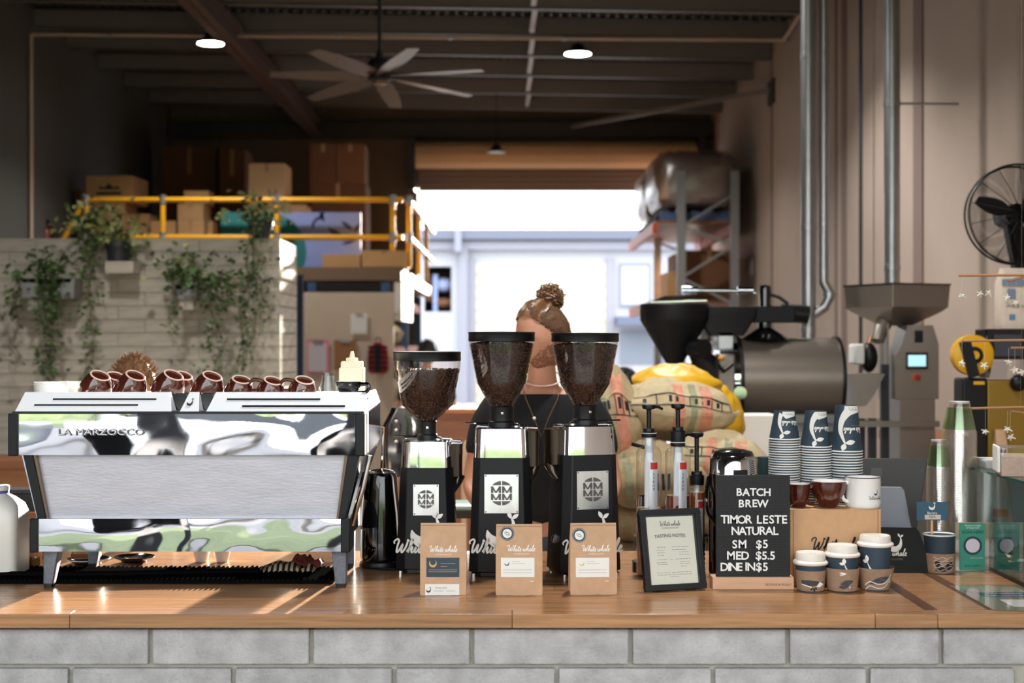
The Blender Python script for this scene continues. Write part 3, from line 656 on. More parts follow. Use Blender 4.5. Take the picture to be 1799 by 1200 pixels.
# dark tray and timber planter bench at the far left, behind the milk bottle
t = thing('black_tray','black tray behind the milk bottle and the machine','tray',(X_(40,4.75)-.02,4.62,CT)); 
MB().box(-.14,.12,-.03,.05,0,.2).ob('tray_body', M_black, t, bev=.004); MB().box(-.145,.125,-.035,.055,.2,.212).ob('tray_rim', M_dark, t)
t = thing('timber_bench','rustic brown timber bench at the left edge in front of the block wall','bench',(-3.3,9.2,0)); 
for i in range(3): MB().box(-.9,.5,-.1+.14*i,.03+.14*i,.86,.92).ob('plank', M_wooddk, t, bev=.004)
MB().box(-.85,.45,-.05,.25,.62,.86).ob('apron', mat('tan timber',(176,120,76),.6,var=.15,vs=3,st=(1,8,8)), t)
for x in (-.8,.4): MB().box(x-.04,x+.04,-.04,.24,0,.62).ob('leg', M_dark, t)
# ================================================================ GRINDERS
def bean_mesh(prof, n, seed, top=None):
    """loose roasted beans covering a solid of revolution; prof is [(r, z)]"""
    rr = random.Random(seed); m = MB()
    b = MB().ell((0,0,0),(1,.72,.6),7,4,lambda q: Vector((q.x,q.y,q.z)))
    segs = []; tot = 0
    for (r0,z0),(r1,z1) in zip(prof, prof[1:]):
        a = (r0+r1)*math.hypot(r1-r0, z1-z0); tot += a; segs.append((tot, r0,z0,r1,z1))
    for _ in range(n):
        q = rr.random()*tot; sg = next(x for x in segs if x[0] >= q); t = rr.random(); r0,z0,r1,z1 = sg[1:]
        r = r0+(r1-r0)*t; z = z0+(z1-z0)*t; a = rr.random()*2*PI
        e = Euler((rr.random()*6, rr.random()*6, rr.random()*6)).to_matrix(); sz = .0046+.0012*rr.random()
        c = Vector(((r-.003)*math.cos(a), (r-.003)*math.sin(a), z))
        m.add([c+e@(Vector(v)*sz) for v in b.v], b.f)
    m.lathe([(max(r-.004,.0001), z) for r, z in prof], 32)
    return m.mesh('beans', M_bean, 60)
def octa(w_, d_, z, ch):
    a, b = w_/2, d_/2; c = ch
    return [(-a+c,-b,z),(a-c,-b,z),(a,-b+c,z),(a,b-c,z),(a-c,b,z),(-a+c,b,z),(-a,b-c,z),(-a,-b+c,z)]
def grinder(label, px, base, Y, rows, hop, beans, rz=0, wd=1., seed=1, doser=1, btop=None):
    """rows: image rows of lid top, lid bottom, taper start, neck, collar bottom, chrome bottom, base; hop: hopper radii in px"""
    k = Y/F; h = lambda y: Z_(y,Y)-CT; lt, lb, ts, nk, cb, ch, bs = rows[:7]
    t = thing('coffee_grinder', label, 'coffee grinder', (X_(px,Y),Y+.07,CT), rz, 'coffee grinders on the counter')
    (wb_, wt_, wc, wtp) = [x*k for x in (116*wd,100*wd,98*wd,94*wd)]
    # the body looks up to the front: front face near local y = -.07
    dp = .17*wd; cy = .015
    sh = lambda ring: [(x,y+cy,z) for x,y,z in ring]
    MB().loft([sh(octa(wb_,dp,.014,.026)), sh(octa(wb_*.985,dp*.99,.05,.026)), sh(octa(wt_,dp*.9,h(ch),.022))]).ob('body', M_blackm, t, sharp=25, bev=.003)
    MB().loft([sh(octa(wb_*.9,dp*.9,.003,.026)), sh(octa(wb_*.9,dp*.9,.014,.026))]).ob('base_plate', M_black, t, sharp=25)
    for sx in (-1,1):
        for yy in (-.05,.075): MB().lathe([(.0001,0),(.009,0),(.009,.01),(.0001,.012)],14).ob('foot', M_steel, t, (sx*wb_*.42, yy, 0))
    MB().loft([sh(rring(wc,dp*.9,.03,5,h(ch))), sh(rring(wc*.99,dp*.89,.03,5,h(ch)+.02)), sh(rring(wtp,dp*.84,.03,5,h(cb)+.004)), sh(rring(wtp*.94,dp*.78,.03,5,h(cb)+.008))]).ob('chrome_top', M_steel, t, sharp=35)
    cr = hop[3]*k
    MB().lathe([(cr*1.13,h(cb)),(cr*1.13,h(cb)+.02),(cr*1.1,h(cb)+.024),(cr*1.02,h(cb)+.026),(cr*1.02,h(nk)-.004),(cr*1.06,h(nk)),(cr*.9,h(nk)+.003),(.0001,h(nk)+.003)],36).ob('adjusting_collar', M_black, t)
    MB().box(-.004,.004,-.004,.004,-.004,.004).ob('collar_pin', M_steel, t, (0.002,-cr*1.06,h(nk)-.018), bev=.001)
    prof = [(hop[3]*k*.9,h(nk)-.004),(hop[3]*k,h(nk)+.002)]
    if len(hop) > 4: prof += [(hop[4]*k,h(hop[5]))]
    prof += [(hop[2]*k,h(ts)-.004),(hop[2]*k*1.02,h(ts)+.004),(hop[1]*k,h(lb)-.012),(hop[1]*k,h(lb)+.003)]
    g = MB().lathe(prof,40).ob('hopper', M_hopper, t)
    R_ = hop[0]*k
    MB().lathe([(.0001,h(lb)+.001),(R_*.96,h(lb)),(R_*.99,h(lb)+.002),(R_*.985,h(lt)-.006),(R_,h(lt)-.004),(R_*.985,h(lt)),(.0001,h(lt)+.0015)],48).ob('lid', M_black, t)
    bp = [(.0001,h(nk)+.001)]+[(r-.0025, z) for r, z in prof[1:-2]]
    zt = h(btop) if btop else h(lb)-.006
    # trim the bean body at its level
    r_last, z_last = bp[-1]; r_top = prof[-2][0]-.003
    f_ = min(1,(zt-z_last)/max(1e-4,(prof[-2][1]-z_last)))
    bp += [(r_last+(r_top-r_last)*f_, zt-.003),((r_last+(r_top-r_last)*f_)*.7, zt+.002),(.0001, zt+.004)]
    o = bpy.data.objects.new('coffee_beans', bean_mesh(bp, beans, seed)); C.objects.link(o); o.parent = t; stuff(o)
    # maker's plate, riveted to the sloping front face
    def front(u, v, d=0.):
        z = v; q = (z-.05)/(h(ch)-.05); half = dp*.99/2+(dp*.9/2-dp*.99/2)*q
        return Vector((u, cy-half-d-.0006, z))
    pz0, pz1, pw_ = h(rows[7][1]), h(rows[7][0]), 30*k*rows[7][2]
    pl = MB().add([front(u,v,d) for d in (.0,.0022) for u,v in rect(-pw_,pz0,pw_,pz1)], [(0,1,2,3),(7,6,5,4),(0,4,5,1),(1,5,6,2),(2,6,7,3),(3,7,4,0)]).ob('badge', mat('satin plate steel',(214,212,214),.28,1,var=.06,vs=8,st=(6,1,1)), t)
    zc = (pz0+pz1)/2+.002; rc = pw_*.72; fm = lambda u,v,d=0.: front(u,v,.0022+d)
    M_plate = mat('dark plate print', (92,86,88), .5, .3)
    segs_ = []
    for a0,a1 in ((18,86),(94,162),(198,266),(274,342)): segs_.append(arc(0,zc,rc,a0,a1,8))
    cc = rc*.62
    cap = lambda sgn, sx: [(sx*.0012, zc+sgn*(cc+.001))]+[(sx*rc*math.sin(R(x)), zc+sgn*rc*math.cos(R(x))) for x in (3,15,28,40,50)]
    for sg in (1,-1):
        for sx in (1,-1): decal('emblem_arc', [cap(sg,sx)], M_plate, t, fm, .0004)
    mw, mh = rc*.82, cc*.86
    for sx in (-1,1):
        for sz in (-1,1):
            ox, oz = sx*(mw/2+.0014), zc+sz*(mh/2+.001)
            M_ = [[(-.5,-.5),(-.26,-.5),(-.26,.15),(-.42,.5),(-.5,.5)],[(.26,-.5),(.5,-.5),(.5,.5),(.42,.5),(.26,.15)],[(-.5,.5),(-.3,.5),(.09,-.5),(-.09,-.5)],[(.3,.5),(.5,.5),(.09,-.5),(-.09,-.5)]]
            decal('emblem_letter', [[(ox+a*mw,oz+b*mh) for a,b in p] for p in M_], M_plate, t, fm, .0004)
    for sx in (-1,1):
        for z in (pz0+.004,pz1-.004): MB().ell((0,0,0),(.0022,.0012,.0022),10,6).ob('rivet', M_plate, t, front(sx*(pw_-.004),z,.0024))
    # white emblem and script name low on the body
    dz = .036 if rows[8] else 0
    decal('whale_emblem', whale(25*k*2, .0, h(938)), M_whiteink, t, front, .0005)
    decal('script_lettering', script('White whale', 30*k, .2) if False else [[(u,v+h(972)) for u,v in p] for p in script('White whale', 25*k, .24)], M_whiteink, t, front, .0005)
    # doser and levers
    sd = doser
    MB().loft([rring(.05,.08,.012,4,z,sd*(wtp/2+.006),.03) for z in (h(ch)-.03,h(cb)-.004)]).ob('doser', mat('smoked doser', (66,54,44), .08, .6), t, sharp=35)
    MB().tube([(sd*(wtp/2+.02),.03,h(ch)-.03),(sd*(wtp/2+.014),.02,h(ch)-.055),(sd*(wtp/2+.004),.0,h(ch)-.075)],[.02,.013,.008],12).ob('doser_chute', mat('smoked doser', (66,54,44), .08, .6), t)
    MB().tube([(-sd*cr,0,h(cb)+.018),(-sd*(wtp/2+.03),-.01,h(cb)+.02)],.0024,8).ob('setting_lever', M_steel, t)
    q = MB().tube([(sd*cr,-.01,h(cb)+.008),(sd*(wtp/2),-.02,h(cb)+.006)],.0045,10).tube([(sd*(wtp/2),-.02,h(cb)+.006),(sd*(wtp/2+.028),-.02,h(cb)+.005)],[.0028,.005],10)
    q.ob('doser_lever', M_steel, t)
    MB().ell((0,0,0),(.012,.012,.009),14,8).ob('lever_knob', M_steel, t, (sd*cr*1.25,-.012,h(cb)+.01))
    if doser < 0: MB().lathe([(.0001,-.006),(.013,-.006),(.014,0),(.012,.006),(.0001,.007)],18,mtx=Euler((PI/2,0,0)).to_matrix().to_4x4()).ob('side_knob', M_steel, t, (-wt_*.55,.0,h(950)))
    return t
grinder('smaller grinder next to the black kettle, its hopper filled just below the clear rim', 748, 1010, yb(1010), (618,635,652,742,780,823,1010,(852,906,.75),1), (61,60,58,16,46,713), 1500, 0, .93, 1, 1, 652)
grinder('tall middle grinder filled with beans up to its black lid', 881, 1015, yb(1015), (583,600,672,716,757,805,1015,(834,902,1.),0), (60,57.5,44,21), 2000, 0, 1., 2, 1)
grinder('tall right-hand grinder turned to the right, behind the bag with the yellow moon', 1030, 1015, yb(1015), (585,601,673,714,753,800,1015,(828,895,.98),0), (61,58.5,44.5,21), 2000, R(17), 1., 3, -1, 606)

# ================================================================ KRAFT BAGS
def kraft_bag(label, px0, px1, pyt, pyb, rz, fn):
    Y = yb(pyb); k = Y/F; w_ = (px1-px0)*k/math.cos(rz); h = (pyb-pyt)*k
    t = thing('coffee_bag', label, 'coffee bag', (X_((px0+px1)/2,Y),Y,CT), rz, 'kraft coffee bags in front of the grinders')
    m = MB(); rings = []; n = 10
    for z,d_,ww in ((0,.058,.97),(.004,.062,1.),(h*.3,.06,1.),(h*.6,.046,1.),(h*.85,.022,.99),(h*.93,.008,.985),(h,.005,.98)):
        r = []; a = w_*ww/2; yb_ = .0+.010*z/h
        bul = .004*math.sin(PI*min(1,z/h/.9))
        for i in range(n+1): u = -1+2*i/n; r.append((a*u, yb_-bul*(1-u*u), z+.0015*noise.noise((u*3,z*30,px0))))
        for i in range(1,4): r.append((a-(.012 if i == 2 else .003)*min(1,d_/.05), yb_+d_*i/4, z))
        for i in range(n+1): u = 1-2*i/n; r.append((a*u, yb_+d_+bul*(1-u*u), z))
        for i in range(1,4): r.append((-a+(.012 if i == 2 else .003)*min(1,d_/.05), yb_+d_*(1-i/4), z))
        rings.append(r)
    m.loft(rings).ob('bag', M_kraft, t, sharp=50, bev=0)
    def fr(u,v,d=0.):
        uu = u/(w_/2); bul = .004*math.sin(PI*min(1,v/h/.9)); return Vector((u, .010*v/h-bul*(1-min(1,uu*uu))-d-.0004, v))
    MB().add([fr(-w_*.48,h*.975,.0008),fr(w_*.48,h*.975,.0008),fr(w_*.48,h*.965,.0008),fr(-w_*.48,h*.965,.0008)],[(0,1,2,3)]).ob('seal_crease', mat('kraft crease',(160,122,92),.8), t)
    fn(t, fr, w_, h, lambda x,y: ((x-(px0+px1)/2)*k, (pyb-y)*k)); return t
def lab(t, fr, a, b, m, name='label'): return decal(name, [rect(a[0],b[1],b[0],a[1])], m, t, fr, .0005, .02)
def lines(t, fr, rows, m, d=.0011, hh=.0013): decal('small_print', [rect(u0,v-hh/2,u1,v+hh/2) for u0,u1,v in rows], m, t, fr, d, .03)
def bagname(t, fr, q, cx, cy): 
    u,v = q(cx,cy); decal('script_lettering', [[(a+u,b+v-.006) for a,b in p] for p in script('White whale', .017, .2)], M_whiteink, t, fr, .0006)
def bag1(t, fr, w_, h, q):
    bagname(t, fr, q, 779, 966); u,v = q(779,974.5); roast(t, fr, u, v)
    lab(t, fr, q(749,980), q(807,1014), M_navy, 'blue_label'); lines(t, fr, [(q(774,0)[0],q(800,0)[0],q(0,990)[1]),(q(774,0)[0],q(786,0)[0],q(0,995)[1])]+[(q(753,0)[0],q(803,0)[0],q(0,y)[1]) for y in (1001,1004.5)], mat('tan print',(178,146,104),.7))
    u,v = q(760.5,990); decal('moon_emblem', [circ(u,v,.0105)], mat('gold print',(206,164,96),.6), t, fr, .0012); decal('moon_shade', [circ(u,v+.0035,.0078)], M_navy, t, fr, .0016)
    lab(t, fr, q(747,1026), q(807,1045.5), M_paper, 'white_label'); u,v = q(753,1037); decal('whale_emblem', whale(.012,u,v), M_navy, t, fr, .0012)
    cur('TIMOR LESTE', t, fr, q(775,1033), .0056, M_greyink); lines(t, fr, [(q(762,0)[0],q(780,0)[0],q(0,1038)[1]),(q(784,0)[0],q(800,0)[0],q(0,1038)[1])], M_greyink, hh=.0008)
def cur(body, t, fr, p, size, m, sx=1.):
    o = text(body, size, m, t, (0,0,0), ext=0, sx=1); me = o.data
    for v in me.vertices: v.co = fr(v.co.x*sx+p[0], v.co.y+p[1], .0012)
    o.rotation_euler = (0,0,0); o.name = 'lettering'; return o
def roast(t, fr, u, v, m=None): cur('COFFEE ROASTERS', t, fr, (u,v), .0052, m or M_whiteink)
def bagw(color, nm):
    def f(t, fr, w_, h, q, x0=None):
        c = {'blue': 911.5, 'gold': 1043}[color]; o = c-911.5
        bagname(t, fr, q, 916+o, 965); u,v = q(916+o,973.5); roast(t, fr, u, v)
        u,v = q(891-(.5 if o else 0)+o-(4 if o else 0),938+(3 if o else 0)); decal('round_sticker', [circ(u,v,.0195)], M_navy, t, fr, .0006, .02); decal('sticker_ring', ringp(u,v,.0172,.0178)+[circ(u,v,.0125)], M_paper, t, fr, .001)
        decal('sticker_knot', ringp(u,v,.003,.0045,10)+ringp(u-.005,v+.003,.002,.003,8)+ringp(u+.005,v-.003,.002,.003,8), M_greyink, t, fr, .0014)
        lab(t, fr, q(880+o,980), q(939+o,1014), M_paper, 'white_label')
        u,v = q(890.5+o,990); mm = mat(nm, (72,122,150) if color == 'blue' else (226,196,92), .6)
        decal('moon_emblem', [circ(u,v,.0068)], mm, t, fr, .0012); decal('moon_shade', [circ(u-.001,v+.003,.0058)], M_paper, t, fr, .0016)
        cur('RWANDA' if color == 'blue' else 'BRAZIL', t, fr, q(907+o,986), .006, M_greyink) if False else None
        lines(t, fr, [(q(899+o,0)[0],q(914+o,0)[0],q(0,986.5)[1]),(q(899+o,0)[0],q(922+o,0)[0],q(0,990)[1]),(q(884+o,0)[0],q(935+o,0)[0],q(0,1001)[1]),(q(884+o,0)[0],q(935+o,0)[0],q(0,1006)[1])], M_greyink, hh=.0007)
        lines(t, fr, [(q(931+o,0)[0],q(938+o,0)[0],q(0,1021)[1])], M_whiteink)
    return f
kraft_bag('kraft coffee bag with a dark blue label above a small white label, leftmost', 738, 819, 920, 1046, 0, bag1)
kraft_bag('kraft coffee bag with a round sticker and a blue moon on its white label', 871, 953, 922, 1046, 0, bagw('blue','blue moon print'))
kraft_bag('kraft coffee bag with a round sticker and a yellow moon on its white label', 1002, 1084, 920, 1045, R(3), bagw('gold','yellow moon print'))

# ================================================================ TASTING NOTES FRAME
Y = yb(1039); k = Y/F; w_, h = .182, .224
t = thing('picture_frame', 'black photo frame with a printed tasting notes sheet, leaning back on the counter', 'picture frame', (X_(1187,Y),Y,CT), R(17))
tilt = R(-13)
fm_ = MB()
for a_ in ([(-w_/2,0),(w_/2,0),(w_/2,.0145),(-w_/2,.0145)], [(-w_/2,h-.0145),(w_/2,h-.0145),(w_/2,h),(-w_/2,h)], [(-w_/2,.0145),(-w_/2+.0145,.0145),(-w_/2+.0145,h-.0145),(-w_/2,h-.0145)], [(w_/2-.0145,.0145),(w_/2,.0145),(w_/2,h-.0145),(w_/2-.0145,h-.0145)]): fm_.prism(a_,-.009,.009)
fe = bpy.data.objects.new('frame', fm_.mesh('frame', M_black))
C.objects.link(fe); fe.parent = t; fe.rotation_euler = (tilt,0,0); fe.location = (0,.0,.0035)
b = fe.modifiers.new('b','BEVEL'); b.width = .0015; b.segments = 2
def sub(o): o.rotation_euler = (tilt,0,0); o.location = (0,0,.0035); return o
sub(MB().box(-w_/2+.01,w_/2-.01,.0,.004,.01,h-.01).ob('mount', M_dark, t))
sub(MB().box(-w_/2+.021,w_/2-.021,-.001,.0,.017,h-.021).ob('printed_sheet', mat('ivory sheet',(230,226,212),.7), t))
pf = lambda u,v,d=0.: Vector((u,-.0012-d,v))
sub(decal('script_lettering', [[(a,b_+h-.047) for a,b_ in p] for p in script('White whale', .014, .2)], M_greyink, t, pf, .0002))
sub(cur('COFFEE ROASTERS', t, pf, (0,h-.053), .006, M_greyink))
o = cur('TASTING NOTES', t, pf, (0,0), .013, M_ink); sub(o)
for v in o.data.vertices: v.co = pf(v.co.x*.95-.004, v.co.z+h-.078-(v.co.x*9)**2*.012+.004, .0014)
rws = []
for i,(v,cols) in enumerate(((.112,((-.045,-.02),(.0,.05))),(.104,((-.045,-.022),(.0,.042))),(.097,((-.045,-.024),(.02,.05))),(.09,((-.045,-.025),(.02,.05))),(.078,((-.046,-.018),(-.008,.0),(.008,.052))),(.07,((-.05,-.02),(.02,.05))),(.065,((-.046,-.016),(.02,.05))),(.058,((.022,.04),)),(.042,((-.052,-.012),(-.006,.05))),(.036,((-.05,.052),)),(.03,((-.014,.014),)))):
    for a,c in cols:
        u = a
        while u < c: l = .003+rnd.random()*.006; rws.append(rect(u,v+.006,min(c,u+l),v+.0072)); u += l+.002
sub(decal('small_print', rws, M_greyink, t, pf, .0002))
sub(MB().add([(-w_/2+.013,-.0035,.013),(w_/2-.013,-.0035,.013),(w_/2-.013,-.0035,h-.013),(-w_/2+.013,-.0035,h-.013)],[(0,1,2,3)]).ob('glass_pane', clear('frame glass',(250,252,252),.05,.02,.5), t))
MB().beam((0,.05,h*.6),(0,.12,.004),.03,.004).ob('stand', M_black, t)

# ================================================================ SYRUP PUMPS
def syrup(label, px, Y, body, liq, lv, tilt=0, band=True):
    """body: half-width px and rows (shoulder, base); pump rows top, collar top, collar bottom"""
    k = Y/F; h = lambda y: Z_(y,Y)-CT; r, sh, nk, top, ct_, cb = body; r *= k
    t = thing('syrup_bottle', label, 'syrup bottle', (X_(px,Y),Y,CT), 0, 'syrup pump bottles behind the frame')
    MB().lathe([(.0001,.003),(r*.95,0),(r,.006),(r,h(sh)-.012),(r*.8,h(sh)),(nk*k*1.1,h(sh)+.003),(nk*k,h(sh)+.006),(nk*k,h(cb)+.004)],28).ob('glass_wall', M_clear, t)
    MB().lathe([(.0001,.004),(r*.92,.004),(r*.92,lv),(.0001,lv)],24).ob('syrup', mat(*liq), t)
    MB().lathe([(.0001,.05),(r*.34,.05),(r*.34,h(cb)),(.0001,h(cb))],16).ob('pump_tube', mat('pump tube',(216,222,226),.3), t)
    w_ = r*.62; f = cone_map(r,r,h(sh)-.012,-PI/2+.25)
    decal('label', [rect(-w_*.5,.03,w_*.62,h(sh)-.035)], mat('foil label',(206,208,216),.35,.4), t, f, .0006, .01)
    decal('red_mark', [rect(-w_*.35,h(sh)-.06,w_*.6,h(sh)-.04)], M_red, t, f, .0012, .01)
    for i in range(5): text('SYRUP'[i], .011, M_ink, t, f(w_*.05,h(sh)-.075-.011*i,.0014), rot=(PI/2,0,.3))
    decal('black_dots', [circ(w_*.95,.03+.0135*i,.0052,12) for i in range(7)], M_ink, t, f, .0014, .006)
    MB().lathe([(12.5*k,h(cb)),(13*k,h(cb)+.003),(13*k,h(ct_)-.012),(10*k,h(ct_)-.01),(9.5*k,h(ct_)),(4*k,h(ct_)+.001),(4*k,h(top)-.012)],22).ob('pump_collar', M_black, t)
    if band: MB().tube([(13.1*k*math.cos(a*PI/12),13.1*k*math.sin(a*PI/12),h(cb)+.012) for a in range(24)],.0014,6,True).ob('collar_band', M_white, t)
    p = MB().lathe([(3.5*k,h(top)-.02),(5*k,h(top)-.014),(11*k,h(top)-.012),(12.5*k,h(top)-.004),(11.5*k,h(top)),(.0001,h(top)+.002)],20).ob('pump_head', M_black, t)
    MB().tube([(0,0,h(top)-.006),(.03*math.cos(tilt),.03*math.sin(tilt),h(top)-.007),(.042*math.cos(tilt),.042*math.sin(tilt),h(top)-.014)],[.005,.0045,.004],8).ob('nozzle', M_black, p)
    return t
syrup('clear syrup bottle with a tall black pump, leftmost of the three behind the frame', 1140, 4.2, (22,787,12,711,752,768), ('pale syrup',(214,182,150),.1,0,0,12,(1,1,1),0,80,None,0,.6), .2, .2)
syrup('syrup bottle with red brown syrup and a wide black pump, in the middle', 1191, 4.2, (22,787,12,710,750,784), ('red brown syrup',(110,48,26),.12), .236, 1.2)
syrup('shorter amber syrup bottle with a thin black pump, beside the insulated jug', 1224, 4.25, (15,856,13,760,828,852), ('amber brown syrup',(150,82,36),.1), .24, 2.6, False)
t = thing('square_jar', 'clear square jar with a black base at the left of the syrup bottles', 'jar', (X_(1128,4.28),4.28,CT), 0)
MB().loft([rring(.05,.05,.008,3,z) for z in (.03,.1,.107)]).ob('glass_wall', M_clear, t)
MB().loft([rring(.056,.056,.006,3,z) for z in (0,.03)]).ob('base', M_black, t, bev=.002)
t = thing('steel_jug', 'steel jug with a black handle arm behind the leftmost syrup bottle', 'jug', (X_(1138,4.42),4.42,CT))
MB().lathe([(.0001,0),(.036,0),(.036,.1),(.03,.19),(.028,.21)],24).ob('body', M_steel, t)
MB().tube([(-.01,0,Z_(786,4.42)-CT),(-.05,0,Z_(780,4.42)-CT)],.006,8).ob('handle', M_black, t)
# insulated jug behind the letter board
Yj = 4.22; k = Yj/F; h_ = lambda y: Z_(y,Yj)-CT
t = thing('insulated_jug', 'insulated serving jug with a steel domed top behind the letter board', 'jug', (X_(1288,Yj),Yj,CT))
MB().lathe([(.0001,0),(42*k,0),(43*k,.01),(43*k,h_(832)),(41*k,h_(830))],40).ob('body', M_blackg, t)
MB().lathe([(43*k,h_(834)),(42*k,h_(830)),(40.5*k,h_(806)),(36*k,h_(799)),(33*k,h_(798))],40).ob('steel_collar', M_steel, t)
MB().lathe([(36*k,h_(799)),(33*k,h_(793)),(20*k,h_(789.5)),(.0001,h_(788.5))],40).ob('lid', mat('black chrome lid',(60,60,62),.12,.8), t)
MB().box(-.021,.021,-41*k-.006,-41*k+.006,h_(834),h_(822)).ob('latch', M_black, t, rot=(0,0,.15), bev=.003)
MB().tube([tuple(p) for p in catmull([(-43*k,0,h_(838)),(-50*k,-.03,h_(870)),(-46*k,-.045,h_(900)),(-30*k,-.07,h_(925))],5)],.006,8).ob('handle', M_blackg, t)
# ================================================================ LETTER BOARD
Y = yb(1036); k = Y/F; h_ = lambda y: Z_(y,Y+.012)-CT
t = thing('letter_board', 'black peg letter board with white letters standing in a pale timber foot', 'letter board', (X_(1323,Y),Y,CT), 0)
xx = lambda px: X_(px,Y)-X_(1323,Y)
MB().box(xx(1252),xx(1395),0,.055,.0,.0345).ob('timber_foot', M_woodpale, t, bev=.0015)
o = text("GEORGE & MOLLY", .0082, mat('burnt mark',(120,84,66),.8), t, (xx(1367),-.0008,.014), sx=1.1)
bx0, bx1 = X_(1258,Y+.012)-X_(1323,Y), X_(1388,Y+.012)-X_(1323,Y); bz0, bz1 = .03, h_(835)
MB().box(bx0,bx1,.012,.022,bz0,bz1).ob('board', M_black, t, bev=.001)
pg = MB(); nx, nz = 38, 52
for j in range(nz):
    for i in range(nx):
        x = bx0+.004+(bx1-bx0-.008)*i/(nx-1); z = bz0+.008+(bz1-bz0-.013)*j/(nz-1); a = .0011
        pg.add([(x-a,.0122,z-a),(x+a,.0122,z-a),(x+a,.0122,z+a),(x-a,.0122,z+a),(x,.0108,z)],[(0,1,4),(1,2,4),(2,3,4),(3,0,4)])
stuff(pg.ob('pegs', mat('peg black',(40,42,48),.3), t, sharp=0))
M_let = mat('white letters', (240,240,240), .4)
def row(segs, cap, vy):
    z = h_(vy)
    for body, x0, x1 in segs:
        ch = [c for c in body if c != ' ']; n = len(body)
        ws = [{'I':.42,'M':1.25,'W':1.35,'D':1.05,'O':1.1,'N':1.05,'.':.3,' ':.55,'L':.8,'E':.85,'S':.85,'T':.85,'R':.95,'B':.92,'5':.85,'$':.85}.get(c,1.) for c in body]
        tot = sum(ws); u = 0
        for c, wd in zip(body, ws):
            if c != ' ':
                px = x0+(x1-x0)*(u+wd/2)/tot; jit = rnd.uniform(-.4,.4)
                o = text(c, cap*k*1.44, M_let, t, (X_(px,Y+.012)-X_(1323,Y), .0085, z+jit*k), ext=.0012, name='letter', bold=.0006, rot=(PI/2,rnd.uniform(-.02,.02),0))
            u += wd
row([('BATCH',1292,1354)],13,865); row([('BREW',1296,1348)],13,885); row([('TIMOR',1267,1320),('LESTE',1328,1383)],14,913); row([('NATURAL',1285,1367)],14,933)
row([('SM',1285,1312),('$5',1327,1350)],14,956.5); row([('MED',1276,1315),('$5.5',1327,1362)],14,976.5); row([('DINE',1266,1304),('IN',1308,1326),('$5',1327,1350)],14,996)
# ================================================================ RIGHT END OF THE COUNTER
Yx = 4.02; BT = Z_(895,Yx)                                # kraft display box and its top
bx = X_(1468,Yx); bw = X_(1548,Yx)-X_(1388,Yx); bh = BT-CT
t = thing('cardboard_box', 'kraft mailer box with black script lettering carrying the mugs and paper cup stacks', 'box', (bx,Yx,CT))
MB().box(-bw/2,bw/2,0,.27,0,bh).ob('box_body', mat('kraft mailer board',(196,154,114),.8,var=.05,vs=40), t, bev=.002)
for sx in (-1,1): MB().box(sx*(bw/2-.009)-.0012,sx*(bw/2-.009)+.0012,-.0008,.0,.0,bh).ob('edge_fold', mat('fold line',(150,108,74),.8), t)
MB().box(-bw/2,bw/2,-.0015,.272,bh-.003,bh+.0005).ob('lid_flap', mat('kraft mailer board',(196,154,114),.8), t, bev=.001)
fb = lambda u,v,d=0.: Vector((u,-d-.0016,v))
decal('script_lettering', [[(a+X_(1476,Yx)-bx,b+Z_(966,Yx)-CT) for a,b in p] for p in script('White whale', .036, .2)], M_ink, t, fb, .0002)
# ---- paper cups
def paper_cup(rb, rr, h, inverted=True, n=32):
    """rb: base radius, rr: rim radius; built standing on its rim when inverted"""
    f = (lambda z: h-z) if inverted else (lambda z: z)
    m = MB(); m.lathe([(rb*.93,f(.008)),(rb*.93,f(.0)),(rb,f(.0)),(rr,f(h-.002))], n, mi=0)
    m.lathe([(rr-.001,f(h-.004)),(rr+.0022,f(h-.0035)),(rr+.0026,f(h-.0012)),(rr+.001,f(h)),(rr-.0012,f(h-.001))], n, mi=1)
    m.lathe([(rr-.0012,f(h-.001)),(rb*.96,f(.008)),(.0001,f(.008))], n, mi=1); return m
def stack(label, grp, px, Y, z0, rb, rr, h, step, toprow, mats, name='paper_cup', cat='cup', mk=None, top=None, dec=None):
    me = (mk or paper_cup)(rb, rr, h).mesh(name, mats, 30); x = X_(px,Y); n = int(round((Z_(toprow,Y)-h-z0)/step))+1
    for i in range(n):
        o = bpy.data.objects.new(name, me); C.objects.link(o); o.location = (x,Y,z0+i*step); o.rotation_euler = (0,0,rnd.uniform(-.4,.4) if i < n-1 else 0)
        tag(o, label, cat, grp)
        if i == n-1:
            o['label'] = top; del o['group']
            if dec: dec(o)
